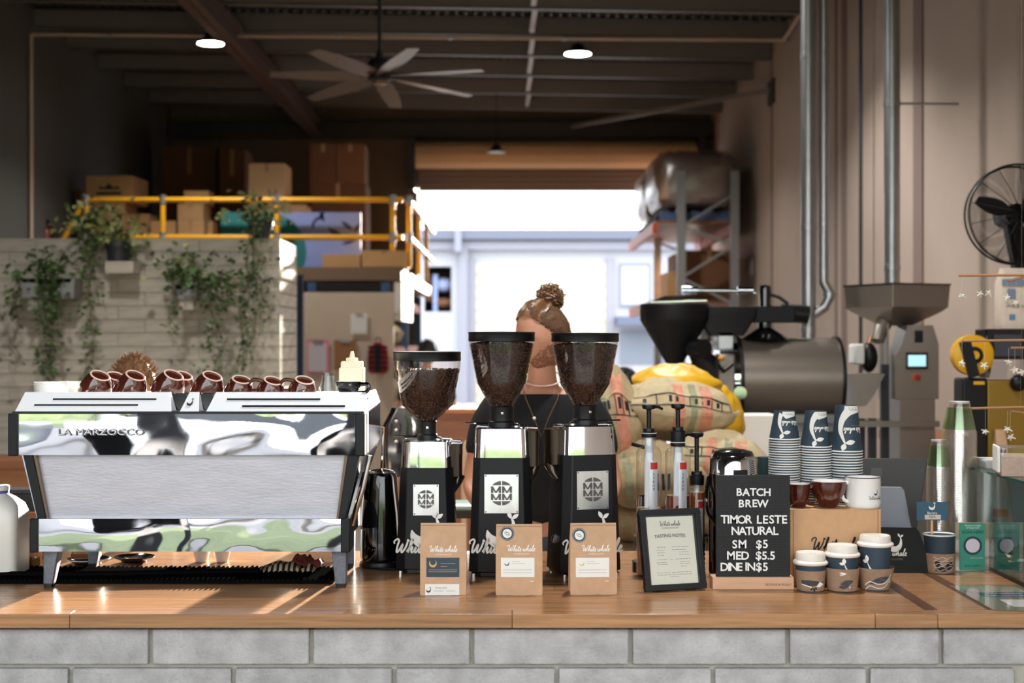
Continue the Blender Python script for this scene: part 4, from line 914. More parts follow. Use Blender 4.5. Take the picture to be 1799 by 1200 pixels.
def whale_wrap(rb, rr, h, sc_, sh):
    def dec(o):
        f = cone_map(rr, rb, h, -PI/2, 0); g = lambda u,v,d=0.: f(u,v,d)
        # the print stands upside down on an inverted cup: big white belly at the top, fluke below
        k = sc_; q = strip([(p.x*k+sh, p.y*k) for p in catmull([(-.10,.18,0),(-.15,.3,0),(-.2,.46,0),(-.17,.66,0),(-.05,.82,0),(.1,.9,0)],6)], [.03*k+ .20*k*(i/30)**1.2 for i in range(31)])
        q = [p for p in q if max(b for a,b in p) < h-.001]
        q += [leafp(-.1*k+sh,.18*k,.16*k,.1*k,-108), leafp(-.1*k+sh,.18*k,.2*k,.1*k,12)]
        decal('whale_print', q, M_whiteink, o, g, .0005, .006)
        top = [(-.12*k+sh,h-.0015),(-.13*k+sh,h-.1*k),(-.02*k+sh,h-.2*k),(.1*k+sh,h-.17*k),(.32*k+sh,h-.13*k),(.38*k+sh,h-.0015)]
        decal('belly_print', [top], M_whiteink, o, g, .0004, .005)
        decal('belly_lines', [p_ for x0 in (.02,.1,.18) for p_ in strip(arc((x0+.02)*k+sh,h-.035*k,.06*k,180,300,8), .008*k)], M_navy, o, g, .0009, .005)
        decal('script_lettering', [[(-a*1+.13*k+sh,h*.0+.50*k-b) for a,b in p] for p in script('White whale', .12*k, .24)], M_whiteink, o, g, .0006, .004)
        decal('small_print', [rect(.02*k+sh,.54*k,.24*k+sh,.548*k)], M_greyink, o, g, .0006, .005)
    return dec
PCM = [M_navy, M_white]
z0 = BT+.001
Ys = 4.17; k = Ys/F
stack('navy paper cup nested upside down in the leftmost stack on the kraft box','left paper cup stack',1378,Ys,z0,17.5*k,26.5*k,50*k,.0072,722,PCM,top='topmost cup of the leftmost stack, shortest whale printed cup on the kraft box',dec=whale_wrap(17.5*k,26.5*k,50*k,.11,.0))
stack('navy paper cup nested upside down in the middle stack on the kraft box','middle paper cup stack',1433,Ys,z0,18*k,26.5*k,63*k,.0075,722,PCM,top='topmost cup of the middle stack, medium whale printed cup on the kraft box',dec=whale_wrap(18*k,26.5*k,63*k,.12,.004))
stack('navy paper cup nested upside down in the rightmost stack on the kraft box','right paper cup stack',1487,Ys,z0,19*k,27*k,81*k,.008,714,PCM,top='topmost cup of the rightmost stack, tallest whale printed cup on the kraft box',dec=whale_wrap(19*k,27*k,81*k,.142,.002))
Yq = 4.07; k = Yq/F
make_cup('coffee_cup','small brown cup standing on the kraft box, half behind the letter board','cup',(X_(1403,Yq),Yq,BT+.0008),.020,20.5*k,Z_(851,Yq)-BT,M_brown,(0,0,0),None,M_ceram,False)
make_cup('coffee_cup','wide brown cup on the kraft box between the small brown cup and the enamel mug','cup',(X_(1455,Yq),Yq,BT+.0008),.024,32*k,Z_(846,Yq)-BT,M_brown,(0,0,0),None,M_ceram,True,R(190))
t = thing('enamel_mug','white enamel mug with a dark rim and small printed whale on the kraft box','mug',(X_(1516,Yq),Yq,BT+.0008))
r = 30.5*k; h = Z_(838,Yq)-BT
MB().lathe([(.0001,.002),(r*.9,0),(r*.985,.005),(r,.014),(r,h-.003),(r*1.02,h),(r*.97,h-.001),(r*.95,.01),(.0001,.008)],40).ob('body', M_ceram, t)
MB().tube([(r*1.015*math.cos(a*PI/20),r*1.015*math.sin(a*PI/20),h) for a in range(40)],.0014,6,True).ob('rim', M_dark, t)
MB().tube([tuple(p) for p in catmull([(r*.97,0,h*.82),(r+.012,0,h*.8),(r+.019,0,h*.55),(r+.012,0,h*.28),(r*.97,0,h*.2)],5)],.0055,8).ob('handle', M_ceram, t, rot=(0,0,R(196)))
f = cone_map(r,r,h,-PI/2+.55); decal('whale_emblem', whale(.012,0,.044), M_navy, t, f, .0006, .004)
decal('script_lettering', [[(a,b+.026) for a,b in p] for p in script('White whale',.010,.2)], M_greyink, t, f, .0006, .004)
t = thing('paper_cup','single dark teal paper cup upside down behind the insulated jug','cup',(X_(1344,4.5),4.5,CT+.001))
hh = Z_(803,4.5)-CT; MB().lathe([(.038,0),(.024,hh-.004),(.0235,hh),(.0001,hh-.003)],28).ob('cup_wall', mat('dark teal cup',(32,66,72),.6), t); MB().tube([(.038*math.cos(a*PI/14),.038*math.sin(a*PI/14),.002) for a in range(28)],.002,6,True).ob('rim', M_white, t)
# ---- takeaway cups with lids and printed sleeves
M_sleeve = mat('kraft sleeve', (156,128,104), .85, var=.12, vs=40); M_lid = mat('off white lid',(232,224,214),.4)
def takeaway(label, px, yl, ynavy, ysl, yb_, rl, rt, rbm, rs, art):
    Y = yb(yb_); k = Y/F; h = lambda y: Z_(y,Y)-CT
    t = thing('takeaway_cup', label, 'cup', (X_(px,Y),Y,CT), 0, 'lidded takeaway cups on the counter')
    MB().lathe([(.0001,.004),(rbm*k*.94,.004),(rbm*k*.95,0),(rbm*k,0),(rt*k,h(ynavy))],40).ob('cup_wall', M_navy, t)
    a = rl*k; MB().lathe([(a*.93,h(ynavy)-.003),(a,h(ynavy)),(a*1.01,h(ynavy)+.004),(a*.96,h(ynavy)+.007),(a*.86,h(ynavy)+.010),(a*.83,h(yl)-.002),(a*.8,h(yl)+.0005),(a*.74,h(yl)),(a*.72,h(yl)-.003),(.0001,h(yl)-.003)],44).ob('lid', M_lid, t)
    for i in range(3): MB().ell((0,0,0),(.003,.002,.0008),8,5).ob('sip_mark', mat('brown mark',(92,72,60),.7), t, (a*(-.25+.2*i),-a*.35,h(yl)-.0028))
    s0, s1 = .003, h(ysl); rr0, rr1 = rs[0]*k, rs[1]*k
    MB().lathe([(rr0-.0012,s0),(rr0,s0),(rr1,s1),(rr1-.0012,s1)],44).ob('sleeve', M_sleeve, t)
    art(t, cone_map(rr0,rr1,s1-s0,-PI/2,s0), cone_map(rbm*k,rt*k,h(ynavy),-PI/2,0), k, h); return t
M_slate = mat('slate print',(66,64,70),.8)
def artA(t, f, g, k, h):
    decal('sea_whale', [[(-.034,.019),(-.034,.030),(-.012,.031),(.012,.028),(.03,.024),(.034,.028),(.036,.02),(.02,.013),(.004,.016),(-.01,.012),(-.022,.016)]], M_slate, t, f, .0005, .004)
    decal('whale_belly', [[(-.034,.017),(-.02,.0145),(-.006,.010),(-.004,.013),(-.02,.017),(-.034,.02)],[(.008,.013),(.02,.011),(.034,.018),(.03,.021),(.018,.026)]], M_whiteink, t, f, .0008, .004)
    decal('whale_tail', [leafp(0,.01,.012,.006,-70),leafp(.003,.01,.01,.005,-30),leafp(-.002,.01,.01,.005,-130)], M_ink, t, f, .0006, .004)
def fluke(u,v,k_): return strip([(p.x*k_+u,p.y*k_+v) for p in catmull([(0,0,0),(-.2,.3,0),(-.45,.9,0)],5)],[.26*k_*(1-i/13) for i in range(11)])+[leafp(u-.42*k_,v+.8*k_,.8*k_,.45*k_,95),leafp(u-.42*k_,v+.8*k_,.62*k_,.36*k_,165)]
def artB(t, f, g, k, h):
    decal('fluke_print', fluke(.006,h(999),.022), M_whiteink, t, g, .0008, .004)
    decal('sea_whale', [leafp(-.016,.020,.04,.016,12),leafp(-.02,.012,.03,.012,5)], M_slate, t, f, .0005, .004)
    decal('wave_lines', [p for a in range(5) for p in strip([(-.02+.04*i/8,.014+.006*a+.003*math.sin(i*1.3+a)) for i in range(9)],.0007)], M_whiteink if False else M_greyink, t, f, .0008, .004)
    decal('splash', [leafp(.002,.05,.02,.003,170+a*4) for a in (0,3,7)]+[circ(.012,.012,.0022,8)], M_whiteink, t, f, .0009, .004)
def artC(t, f, g, k, h):
    decal('fluke_print', fluke(-.02,h(998),.026), M_whiteink, t, g, .0008, .004)
    decal('sea_whale', [leafp(-.028,.018,.062,.02,18)], M_slate, t, f, .0005, .004)
    w_ = [(p.x,p.y) for p in catmull([(-.044,.012,0),(-.026,.024,0),(-.004,.018,0),(.02,.022,0),(.036,.044,0)],6)]
    decal('whale_outline', strip(w_,.0025)+strip([(a,b-.012+.0000) for a,b in w_],.0022)+[leafp(.034,.03,.012,.004,-70)], M_whiteink, t, f, .0009, .004)
    decal('wave_lines', [p for a in range(4) for p in strip([(-.03+.06*i/8,.026+.006*a+.003*math.sin(i*1.5+a*2)) for i in range(9)],.0008)], M_greyink, t, f, .0008, .004)
takeaway('smallest lidded takeaway cup with a plain kraft sleeve and dark whale, leftmost', 1424, 970, 989, 1000, 1037, 30.5, 26.5, 22, (23.2,26.6), artA)
takeaway('middle lidded takeaway cup with a white fluke above its wave printed sleeve', 1479.5, 957, 975, 996, 1037, 31, 27.5, 22, (26,30), artB)
takeaway('tallest lidded takeaway cup with a flared whale sleeve, nearest the black sign', 1537.5, 940, 957, 995, 1035, 31.5, 27.5, 22, (24,33), artC)
# ---- black acrylic sign, tablet stand and laptop
Y = 4.24; t = thing('acrylic_sign','black acrylic sign with a white whale emblem leaning on the counter','sign',(X_(1580,Y),Y,CT)); k = Y/F
q = lambda x,y: ((x-1580)*k, Z_(y,Y)-CT)
poly = [q(1520,1008),q(1636,1008),q(1640,1004),q(1616,934),q(1610,928),q(1520,926)]
def lean(o): o.rotation_euler = (R(-3),0,0); return o
lean(MB().prism([(a,b/math.cos(R(3))) for a,b in poly],0,.004).ob('panel', mat('black acrylic',(8,8,9),.3,spec=.15), t, bev=.001))
f = lambda u,v,d=0.: Vector((u,-d,v))
u,v = q(1573,957); lean(decal('whale_emblem', whale(.042,u,v), M_whiteink, t, f, .0006))
u,v = q(1565,977); lean(decal('script_lettering', [[(a+u,b+v) for a,b in p] for p in script('White whale',.022,.18)], M_whiteink, t, f, .0006))
lean(cur('COFFEE ROASTERS', t, lambda u_,v_,d=0.: f(u_,v_,.0006), q(1568,983), .0075, M_greyink))
Y = 4.32; k = Y/F; t = thing('tablet_stand','grey metal tablet stand seen from behind, above the black sign','tablet stand',(X_(1566,Y),Y,CT))
q = lambda x,y: ((x-1566)*k, Z_(y,Y)-CT)
MB().prism([q(1530,932),q(1605,932),q(1601,925),q(1589,862),q(1584,856),q(1530,855)],0,.012).ob('tablet_back', mat('grey tablet back',(138,142,152),.5,.2), t, bev=.002)
MB().box(-.02,.02,.012,.03,0,q(0,930)[1]).ob('leg', M_dark, t)
MB().box(-.06,.05,.0,.1,0,.006).ob('base', M_dark, t)
Y = 4.5; k = Y/F; t = thing('laptop','dark grey laptop with its lid raised, screen turned away from the camera','laptop',(X_(1572,Y),Y,CT))
q = lambda x,y: ((x-1572)*k, Z_(y,Y)-CT)
MB().prism([q(1512,960),q(1606,960),q(1629,812),q(1626,806),q(1512,805)],0,.008).ob('screen_lid', mat('space grey lid',(74,72,72),.45,.4), t, bev=.002)
MB().prism([q(1526,845),q(1548,845),q(1550,822),q(1531,822)],-.001,.0).ob('lid_emblem', M_blackg, t)
MB().box(q(1512,0)[0],q(1606,0)[0],.008,.2,q(0,962)[1],q(0,958)[1]).ob('keyboard_base', mat('space grey lid',(74,72,72),.45,.4), t)
MB().box(-.1,.05,.03,.18,0,q(0,962)[1]).ob('riser', M_dark, t)
# ---- clear plastic cup towers
def clear_cup(rb, rr, h): return MB().lathe([(.0001,h-.004),(rb*.95,h-.004),(rb,h),(rr,.003)],26).lathe([(rr,.003),(rr+.0026,.0026),(rr+.0026,.0004),(rr,.0)],26,mi=1)
Y = 4.46; k = Y/F; cm = [clear('clear cup plastic',(255,255,255),.028,.1,.4), clear('clear cup rim',(252,248,240),.3,.15,.6)]
def green(rb, rr, h):
    def d(o):
        m = MB().lathe([(rb+(rr-rb)*a+.0006,h*(1-a)) for a in (.2,.9)],26); g = m.ob('green_band', clear('green tinted print',(200,222,188),.05,.1,.4), o)
        c = MB().lathe([(.0001,h-.003),(rb*.96,h-.003),(rb*.99,h),(rb*.96,h),(rb*.94,h-.006)],26).ob('base_ring', mat('frosted base',(226,224,214),.3), o)
    return d
stack('clear plastic cup nested upside down in the tall tower beside the display case','tall clear cup tower',1685,Y,CT+.001,18*k,29*k,54*k,.0054,706,cm,'plastic_cup','cup',clear_cup,'topmost clear cup of the tall tower, with a green band',green(18*k,29*k,54*k))
stack('clear plastic cup nested upside down in the shorter tower behind the tips sign','short clear cup tower',1650,4.5,CT+.001,14*k,21*k,52*k,.0054,772,cm,'plastic_cup','cup',clear_cup,'topmost clear cup of the shorter tower, with a green band',green(14*k,21*k,52*k))
# ---- tips cup
Y = yb(1005); k = Y/F; h = lambda y: Z_(y,Y)-CT
t = thing('tips_cup','open paper cup in a whale printed sleeve used as the tips jar','cup',(X_(1650.5,Y),Y,CT))
MB().lathe([(.0001,.004),(22*k,.004),(22*k,0),(23*k,0),(27*k,h(938)),(27.5*k,h(936)),(28*k,h(938)),(27*k,h(939)),(26*k,h(940)),(22*k,.008),(.0001,.008)],40).ob('cup_wall', M_navy, t)
MB().lathe([(26.6*k,h(942)),(26.8*k,h(937.5)),(28.2*k,h(937)),(28.4*k,h(939)),(27.4*k,h(940))],40).ob('rim', M_white, t)
MB().lathe([(26.3*k,h(938)),(25.8*k,h(944)),(.0001,h(946))],36).ob('lining', M_white, t)
MB().lathe([(24.6*k,.002),(24.8*k,.002),(27.4*k,h(970)),(27.0*k,h(970))],40).ob('sleeve', M_sleeve, t)
f = cone_map(24.8*k,27.4*k,h(970),-PI/2,.0)
decal('sea_whales', [leafp(-.02,.02,.024,.016,80),leafp(.004,.03,.03,.024,-15),leafp(-.03,.012,.06,.016,6)], M_ink, t, f, .0008, .004)
decal('wave_lines', [p for a in range(5) for p in strip([(-.03+.06*i/9,.012+.009*a+.003*math.sin(i*1.6+a*2)) for i in range(10)],.0012)], M_paper, t, f, .0012, .004)
t = thing('tips_sign','small blue card sign on a wooden stick standing in the tips cup','sign',(X_(1637,Y-.0),Y,h(998)+CT))
MB().box(-.0035,.0035,-.0015,.0015,0,Z_(905,Y)-Z_(998,Y)).ob('stick', mat('pale stick',(214,172,132),.6), t, rot=(0,0,0), bev=.001)
w2, z1, z2 = 27*k, Z_(914,Y)-Z_(998,Y), Z_(882,Y)-Z_(998,Y)
MB().box(-w2,w2,-.0028,-.0016,z1,z2).ob('card', mat('slate blue card',(52,90,112),.6), t)
f = lambda u,v,d=0.: Vector((u,-.0028-d,v)); decal('whale_emblem', whale(.018,0,z2-.014), M_whiteink, t, f, .0005)
cur('Barista', t, f, (0,z1+.022), .011, M_whiteink); lab_ = decal('taped_note', [rect(-.022,z1+.003,.026,z1+.0165)], mat('note paper',(214,202,190),.8), t, f, .0008)
o = cur('TIPS', t, lambda u,v,d=0.: f(u,v,.0012), (.0,z1+.0095), .0115, M_ink)
# ---- scan sign in a clear holder
Y = 4.28; k = Y/F; h = lambda y: Z_(y,Y)-CT
t = thing('scan_sign','teal scan here card in a clear acrylic holder','sign',(X_(1708.5,Y),Y,CT)); w2 = 29.5*k
MB().box(-w2,w2,0,.003,0,h(918)).box(-w2,w2,-.045,.003,0,.003).ob('acrylic_holder', clear('acrylic',(244,240,234),.12,.05,.6), t)
MB().box(-w2,w2,.0032,.004,.004,h(918)).ob('backing_card', mat('cream backing',(214,200,188),.7), t)
MB().box(-22.5*k,21.5*k,-.0012,-.0002,.003,h(919)).ob('card', mat('teal card',(58,150,128),.55), t)
f = lambda u,v,d=0.: Vector((u,-.0014-d,v))
cur('skipping straight', t, f, (0,h(923)), .0075, M_whiteink); cur('to happiness?', t, f, (0,h(927)), .0075, M_whiteink)
cur('SCAN HERE', t, f, (0,h(935)), .0125, M_ink)
decal('dark_disc', [circ(0,h(958.5),16.5*k)], M_navy, t, f, .0004); decal('white_disc', [circ(0,h(958.5),12.3*k)], mat('lilac white',(222,214,226),.7), t, f, .0008)
cur('point your phone', t, f, (.012,h(980)), .0055, M_whiteink); cur('green coffees', t, f, (0,h(993.5)), .0085, M_ink)
# ---- glass display case with wrapped pastries
gx0 = 1.437; gz = 1.288-CT
t = thing('display_case','glass display case with a green edged top at the right end of the counter','display case',(gx0,4.0,CT))
MB().box(0,.7,-.3,.5,.0,.012).ob('case_base', M_black, t)
gm = clear('case glass',(214,226,224),.1,.02,.7)
MB().box(0,.005,-.3,.5,.012,gz-.006).ob('side_pane', gm, t); MB().box(.005,.7,.495,.5,.012,gz-.006).ob('rear_pane', gm, t)
cg = MB(); pts = [(.0+.0, .49),(.0,-.3)]
MB().box(-.004,.7,-.3,.505,gz-.006,gz).ob('top_pane', gm, t)
MB().box(-.0045,-.003,-.3,.505,gz-.0065,gz+.0005).ob('green_edge', mat('green glass edge',(24,92,80),.1), t)
MB().box(.02,.7,-.28,.48,.012,.03).ob('case_floor', mat('dark shelf',(52,46,42),.4), t)
MB().box(.03,.7,.42,.49,.03,gz-.02).ob('rear_rail', mat('pale rail',(170,170,172),.5), t)
for i,(x,y) in enumerate(((.07,.12),(.2,.2),(.1,-.06))):
    p = thing('pastry', ('wrapped golden pastry nearest the glass inside the display case','wrapped golden pastry at the back inside the display case','wrapped pastry at the front inside the display case')[i], 'pastry', (gx0+x,4.0+y,CT+.0305), .6*i, 'pastries in the display case')
    MB().ell((0,0,.032),(.07,.045,.032),24,12,lambda q: q*(1+.18*noise.noise(q*2.4+Vector((i*3,0,0))))).ob('crust', mat('golden pastry',(168,130,88),.5,var=.3,vs=40), p)
    MB().ell((0,0,.036),(.078,.05,.036),24,14,lambda q: q*(1+.22*noise.noise(q*3.1+Vector((i*5,1,0))))).ob('wrapper', clear('crinkled film',(240,240,236),.3,.12,.8), p, sharp=12)
p = thing('jam_jar','small jar with a dark green label inside the display case','jar',(gx0+.05,4.33,CT+.0305))
MB().lathe([(.0001,0),(.03,0),(.031,.01),(.031,.1),(.02,.12),(.02,.13)],24).ob('glass_wall', M_glass, p); MB().lathe([(.0318,.02),(.0318,.06)],24).ob('label', mat('bottle green label',(26,60,52),.6), p); MB().lathe([(.022,.128),(.022,.15),(.0001,.15)],24).ob('lid', mat('amber lid',(176,110,66),.5), p)
# box of tubs on the case top
Y = 4.2; k = Y/F
t = thing('cookie_box','speckled kraft box with a clear crinkled lid on top of the display case','box',(X_(1790,Y),Y-.02,1.2885),R(-12))
MB().loft([rring(.13,.13,.006,2,0),rring(.13,.13,.006,2,.058)]).ob('box_body', mat('speckled kraft',(190,164,148),.85,var=.1,vs=60), t, bev=.001)
MB().loft([rring(.132,.132,.008,2,.058),rring(.13,.13,.012,2,.082)]).ob('clear_lid', M_clear, t, sharp=20)
MB().box(-.074,-.066,-.06,.06,0.01,.085).ob('side_flap', M_paper, t, bev=.002)
t = thing('cookie_tub','white rectangular tub behind the speckled box on the display case','tub',(X_(1736,4.45)+.02,4.44,1.2885))
MB().loft([rring(.09,.1,.008,3,0),rring(.1,.11,.008,3,.02)]).ob('tub_body', M_white, t); MB().loft([rring(.104,.114,.008,3,.02),rring(.104,.114,.008,3,.026)]).ob('tub_lid', M_white, t)
# ---- printed leaflet under the edge of the case
t = thing('leaflet','glossy printed leaflet lying flat at the right corner of the counter','leaflet',(0,0,CT+.0006))
def flat_pt(px,py): Y = yb(py,CT+.0006); return (X_(px,Y),Y)
def sheet(name, pts, m, z): 
    vs_ = [flat_pt(*p) for p in pts]; return MB().add([(a,b,z) for a,b in vs_]+[(a,b,z-.0004) for a,b in vs_], [tuple(range(len(pts))),tuple(range(2*len(pts)-1,len(pts)-1,-1))]+[(i,i+len(pts),(i+1)%len(pts)+len(pts),(i+1)%len(pts)) for i in range(len(pts))]).ob(name, m, t)
gl_ = lambda n,c: mat(n,c,.12,coat=.5)
sheet('paper', [(1668,1029),(1790,1029),(1860,1062),(1860,1076),(1745,1072)], gl_('leaflet brown',(122,112,92)), .0008)
sheet('photo_panel', [(1684,1031),(1785,1031),(1800,1040),(1704,1040)], gl_('leaflet picture',(150,140,118)), .001)
sheet('blue_panel', [(1716,1042),(1800,1042),(1812,1050),(1730,1050)], gl_('leaflet blue',(40,66,82)), .001)
sheet('white_panel', [(1756,1054),(1850,1054),(1860,1068),(1780,1066)], gl_('leaflet white',(208,204,200)), .001)
for i,(b_,x,y) in enumerate((('OUR COFFEE BEANS',1768,1044),('COMING INTO THE SEASON',1772,1047.6))):
    Y = yb(y,CT+.0006); o = text(b_, .0095, M_whiteink, t, (X_(x,Y),Y,.0013), rot=(0,0,0), ext=0, sx=1.)
# ---- driftwood mobile hanging at the right edge
Y = 4.75; t = thing('driftwood_mobile','hanging mobile of thin wooden sticks with white paper coral pieces at the right edge','mobile',(X_(1795,Y),Y,Z_(484,Y)))
q = lambda px,py,dy=0.: Vector((X_(px,Y)-X_(1795,Y),dy,Z_(py,Y)-Z_(484,Y)))
M_twig = mat('mobile stick',(176,128,92),.6); M_cor = mat('white paper coral',(236,228,212),.8)
for (x0,y0),(x1,y1) in (((1684,484),(1905,484)),((1690,599),(1895,598)),((1686,718),(1900,715)),((1772,494),(1820,482)),((1776,611),(1850,612)),((1776,722),(1830,732))):
    MB().tube([q(x0,y0),q((x0+x1)/2,(y0+y1)/2-.6),q(x1,y1)],.0042,8).ob('stick', M_twig, t)
for (x0,y0,x1,y1) in ((1795,484,1795,598),(1793,598,1793,716),(1795,484,1795,-520)): MB().tube([q(x0,y0),q(x1,y1)],.00025,5).ob('cord', M_wallR, t)
for x,y0,y in ((1690,484,516),(1722,484,512),(1738,484,510),(1770,494,518),(1785,494,528),(1690,599,634),(1729,599,638),(1772,611,632),(1783,611,646),(1796,611,650),(1690,718,0),(1731,718,754),(1697,718,758),(1775,722,764),(1770,722,750)):
    if not y: continue
    MB().tube([q(x,y0),q(x,y)],.0003,4).ob('thread', M_white, t)
    m = MB(); a0 = rnd.uniform(0,6); c = q(x,y+5)
    for b in range(5):
        a = a0+b*1.25; l = rnd.uniform(.010,.018); e = c+Vector((math.cos(a)*l,rnd.uniform(-.004,.004),math.sin(a)*l*.8))
        m.tube([c,(c+e)/2+Vector((0,.001,.002)),e],[.0042,.0035,.002],6)
    m.ob('coral_piece', M_cor, t)
# ================================================================ CEILING FITTINGS
def highbay(label, px, py, rpx, Y, lit, grp=None):
    t = thing('high_bay_light', label, 'ceiling light', P(px,py,Y), 0, grp); r = rpx*Y/F
    MB().lathe([(r*.9,0),(r,.004),(r,.02),(r*.55,.05),(r*.4,.09),(r*.2,.11),(.0001,.112)],36).ob('housing', M_black, t)
    MB().lathe([(.0001,-.004),(r*.6,-.003),(r*.93,.002)],36).ob('diffuser', mat('lit diffuser',(255,252,246),.5,emis=40) if lit else mat('unlit diffuser',(216,204,196),.5), t)
    MB().tube([(0,0,.11),(0,0,4.98-P(px,py,Y).z-.016*P(px,py,Y).x)],.005,6).ob('cord', M_black, t)
    if lit:
        ld = bpy.data.lights.new('high_bay_lamp','SPOT'); ld.energy = lit; ld.spot_size = R(128); ld.spot_blend = .6; ld.shadow_soft_size = r*.9; ld.color = (1,.97,.93)
        lo = bpy.data.objects.new('high_bay_lamp', ld); C.objects.link(lo); lo.parent = t; lo.location = (0,0,-.02)
highbay('lit round ceiling light at left, beside the sloping red rafter', 370, 77, 25, 13.9, LAMP)
highbay('lit round ceiling light at right of the ceiling fan', 1015, 95, 25, 15.0, LAMP)
highbay('small unlit black pendant in front of the sand coloured shutter drum', 872, 268, 17, 18., 0)
for x, y, lb in ((.6,8.5,'added high bay light above the roaster side, out of the picture'),(1.35,10.7,'added high bay light above the filling machine, out of the picture'),(-2.6,7.6,'added high bay light in front of the planted wall, out of the picture'),(.6,4.6,'added high bay light above the counter, out of the picture')):  # unseen lamps added to brighten the walls and counter
    highbay(lb, 899.5+x/y*F, 600-(4.6-CAMZ)/y*F, 25*14/y, y, LAMP*FRONTK*(.95 if x < -1 else 1), 'added front row of high bay lights')
Y = 10.; fc = P(667,128,Y)
t = thing('ceiling_fan','black seven bladed ceiling fan hanging on a long rod','ceiling fan',fc)
MB().tube([(0,0,.1),(0,0,4.98-fc.z)],.014,10).ob('rod', M_black, t)
MB().lathe([(.0001,-.06),(.06,-.06),(.085,-.045),(.09,.0),(.09,.06),(.07,.09),(.03,.1),(.018,.16),(.0001,.16)],28).ob('motor_hub', M_blackm, t)
MB().lathe([(.0001,-.085),(.05,-.08),(.06,-.06)],24).ob('hub_cap', mat('bronze cap',(120,92,76),.4,.5), t)
for i in range(7):
    a = PI/2-.07+i*2*PI/7; br_ = (Matrix.Rotation(-.1,3,'X')@Matrix.Rotation(a,3,'Z')).to_euler(); b = MB(); n = 6; rings = []
    for j in range(n+1):
        r = .06+.7*j/n; w_ = .045+.03*math.sin(PI*min(1,j/n*.9+.1)); tw = R(14-8*j/n); z = -.03-.02*j/n
        rings.append([(r,-w_*math.cos(tw),z-w_*math.sin(tw)),(r,w_*math.cos(tw),z+w_*math.sin(tw)),(r,w_*math.cos(tw),z+w_*math.sin(tw)+.006),(r,-w_*math.cos(tw),z-w_*math.sin(tw)+.006)])
    b.loft(rings).ob('blade', mat('brown fan blade',(112,92,80),.35,.3), t, rot=br_, sharp=30)
    MB().box(.05,.14,-.015,.015,-.035,-.02).ob('blade_arm', M_black, t, rot=br_)
# conduit frame across the unit
t = thing('conduit_pipe','thin brown service pipe running up the left and across under the roof','pipe',(0,14.4,0)); xa = -4.87; zl, zr_ = Z_(60,14.4), Z_(70,14.4)
MB().tube([(xa,0,0.),(xa,0,zl)],.02,10).ob('riser', mat('conduit brown',(206,182,162),.5), t)
MB().tube([(xa,0,zl),(X_(1377,14.4),0,zr_)],.02,10).ob('crossing', mat('conduit brown',(206,182,162),.5), t)
MB().tube([(X_(1377,14.4),0,zr_),(XR-.02,-.8,zr_+.2)],.018,10).ob('end_stay', mat('conduit brown',(206,182,162),.5), t)
for i in range(6): MB().lathe([(.0,-.02),(.026,-.02),(.026,.02),(.0,.02)],12,mtx=Euler((0,PI/2,0)).to_matrix().to_4x4()).ob('clip', M_galv, t, (xa+.8+1.15*i,0,zl+(zr_-zl)*(.8+1.15*i)/(X_(1377,14.4)-xa)))
# wall fan
Y = 7.0; fc = P(1786,377,Y); r = 87*Y/F
t = thing('wall_fan','black caged wall fan mounted high on the right wall','fan',fc)
for k_, rr in enumerate((1.,.985)): MB().tube([(r*rr*math.cos(a*PI/36),(-.03,.05)[k_],r*rr*math.sin(a*PI/36)) for a in range(72)],.0055,8,True).ob('cage_rim', M_black, t)
gr = MB()
for yy in (-.07,.05):
    for j in range(1,26):
        q = j/26; gr.tube([(r*q*math.cos(a*PI/24),yy*(1-.5*q*q),r*q*math.sin(a*PI/24)) for a in range(48)],.0011,4,True)
stuff(gr.ob('cage_wires', M_black, t))
for i in range(14):
    a = i*2*PI/14+.2; MB().tube([(.05*math.cos(a),-.075,.05*math.sin(a)),(r*.6*math.cos(a),-.062,r*.6*math.sin(a)),(r*math.cos(a),-.03,r*math.sin(a))],.002,5).ob('cage_spoke', M_black, t)
for i in range(3):
    a = R(160+120*i); rings = []
    for j in range(7):
        q = .04+(r*.86-.04)*j/6; w_ = .02+.055*math.sin(PI*(j/6)**.8*.85+.2); tw = .5
        rings.append([(q,-w_*.8*math.sin(tw)*.6,-w_*.5),(q,w_*.8*math.sin(tw)*.6,w_*.5),(q,w_*.8*math.sin(tw)*.6+.003,w_*.5),(q,-w_*.8*math.sin(tw)*.6+.003,-w_*.5)])
    MB().loft(rings).ob('blade', M_black, t, rot=(0,-a,0), sharp=30)
MB().lathe([(.0001,-.08),(.04,-.078),(.055,-.06),(.055,.0)],24,mtx=Euler((PI/2,0,0)).to_matrix().to_4x4()).lathe([(.05,.05),(.05,.2),(.035,.24),(.0001,.245)],24,mtx=Euler((-PI/2,0,0)).to_matrix().to_4x4()).ob('motor', M_black, t)
MB().tube([(0,.16,0),(.1,.2,-.08),(XR-fc.x-.02,.22,-.1)],.022,10).ob('wall_arm', M_black, t); MB().box(XR-fc.x-.03,XR-fc.x-.001,.14,.3,-.22,.02).ob('wall_plate', M_black, t)
MB().prism([(-.035,-.02),(.035,-.02),(.06,-.2),(.1,-.3),(.02,-.3)],.05,.12).ob('neck', M_black, t, bev=.004)
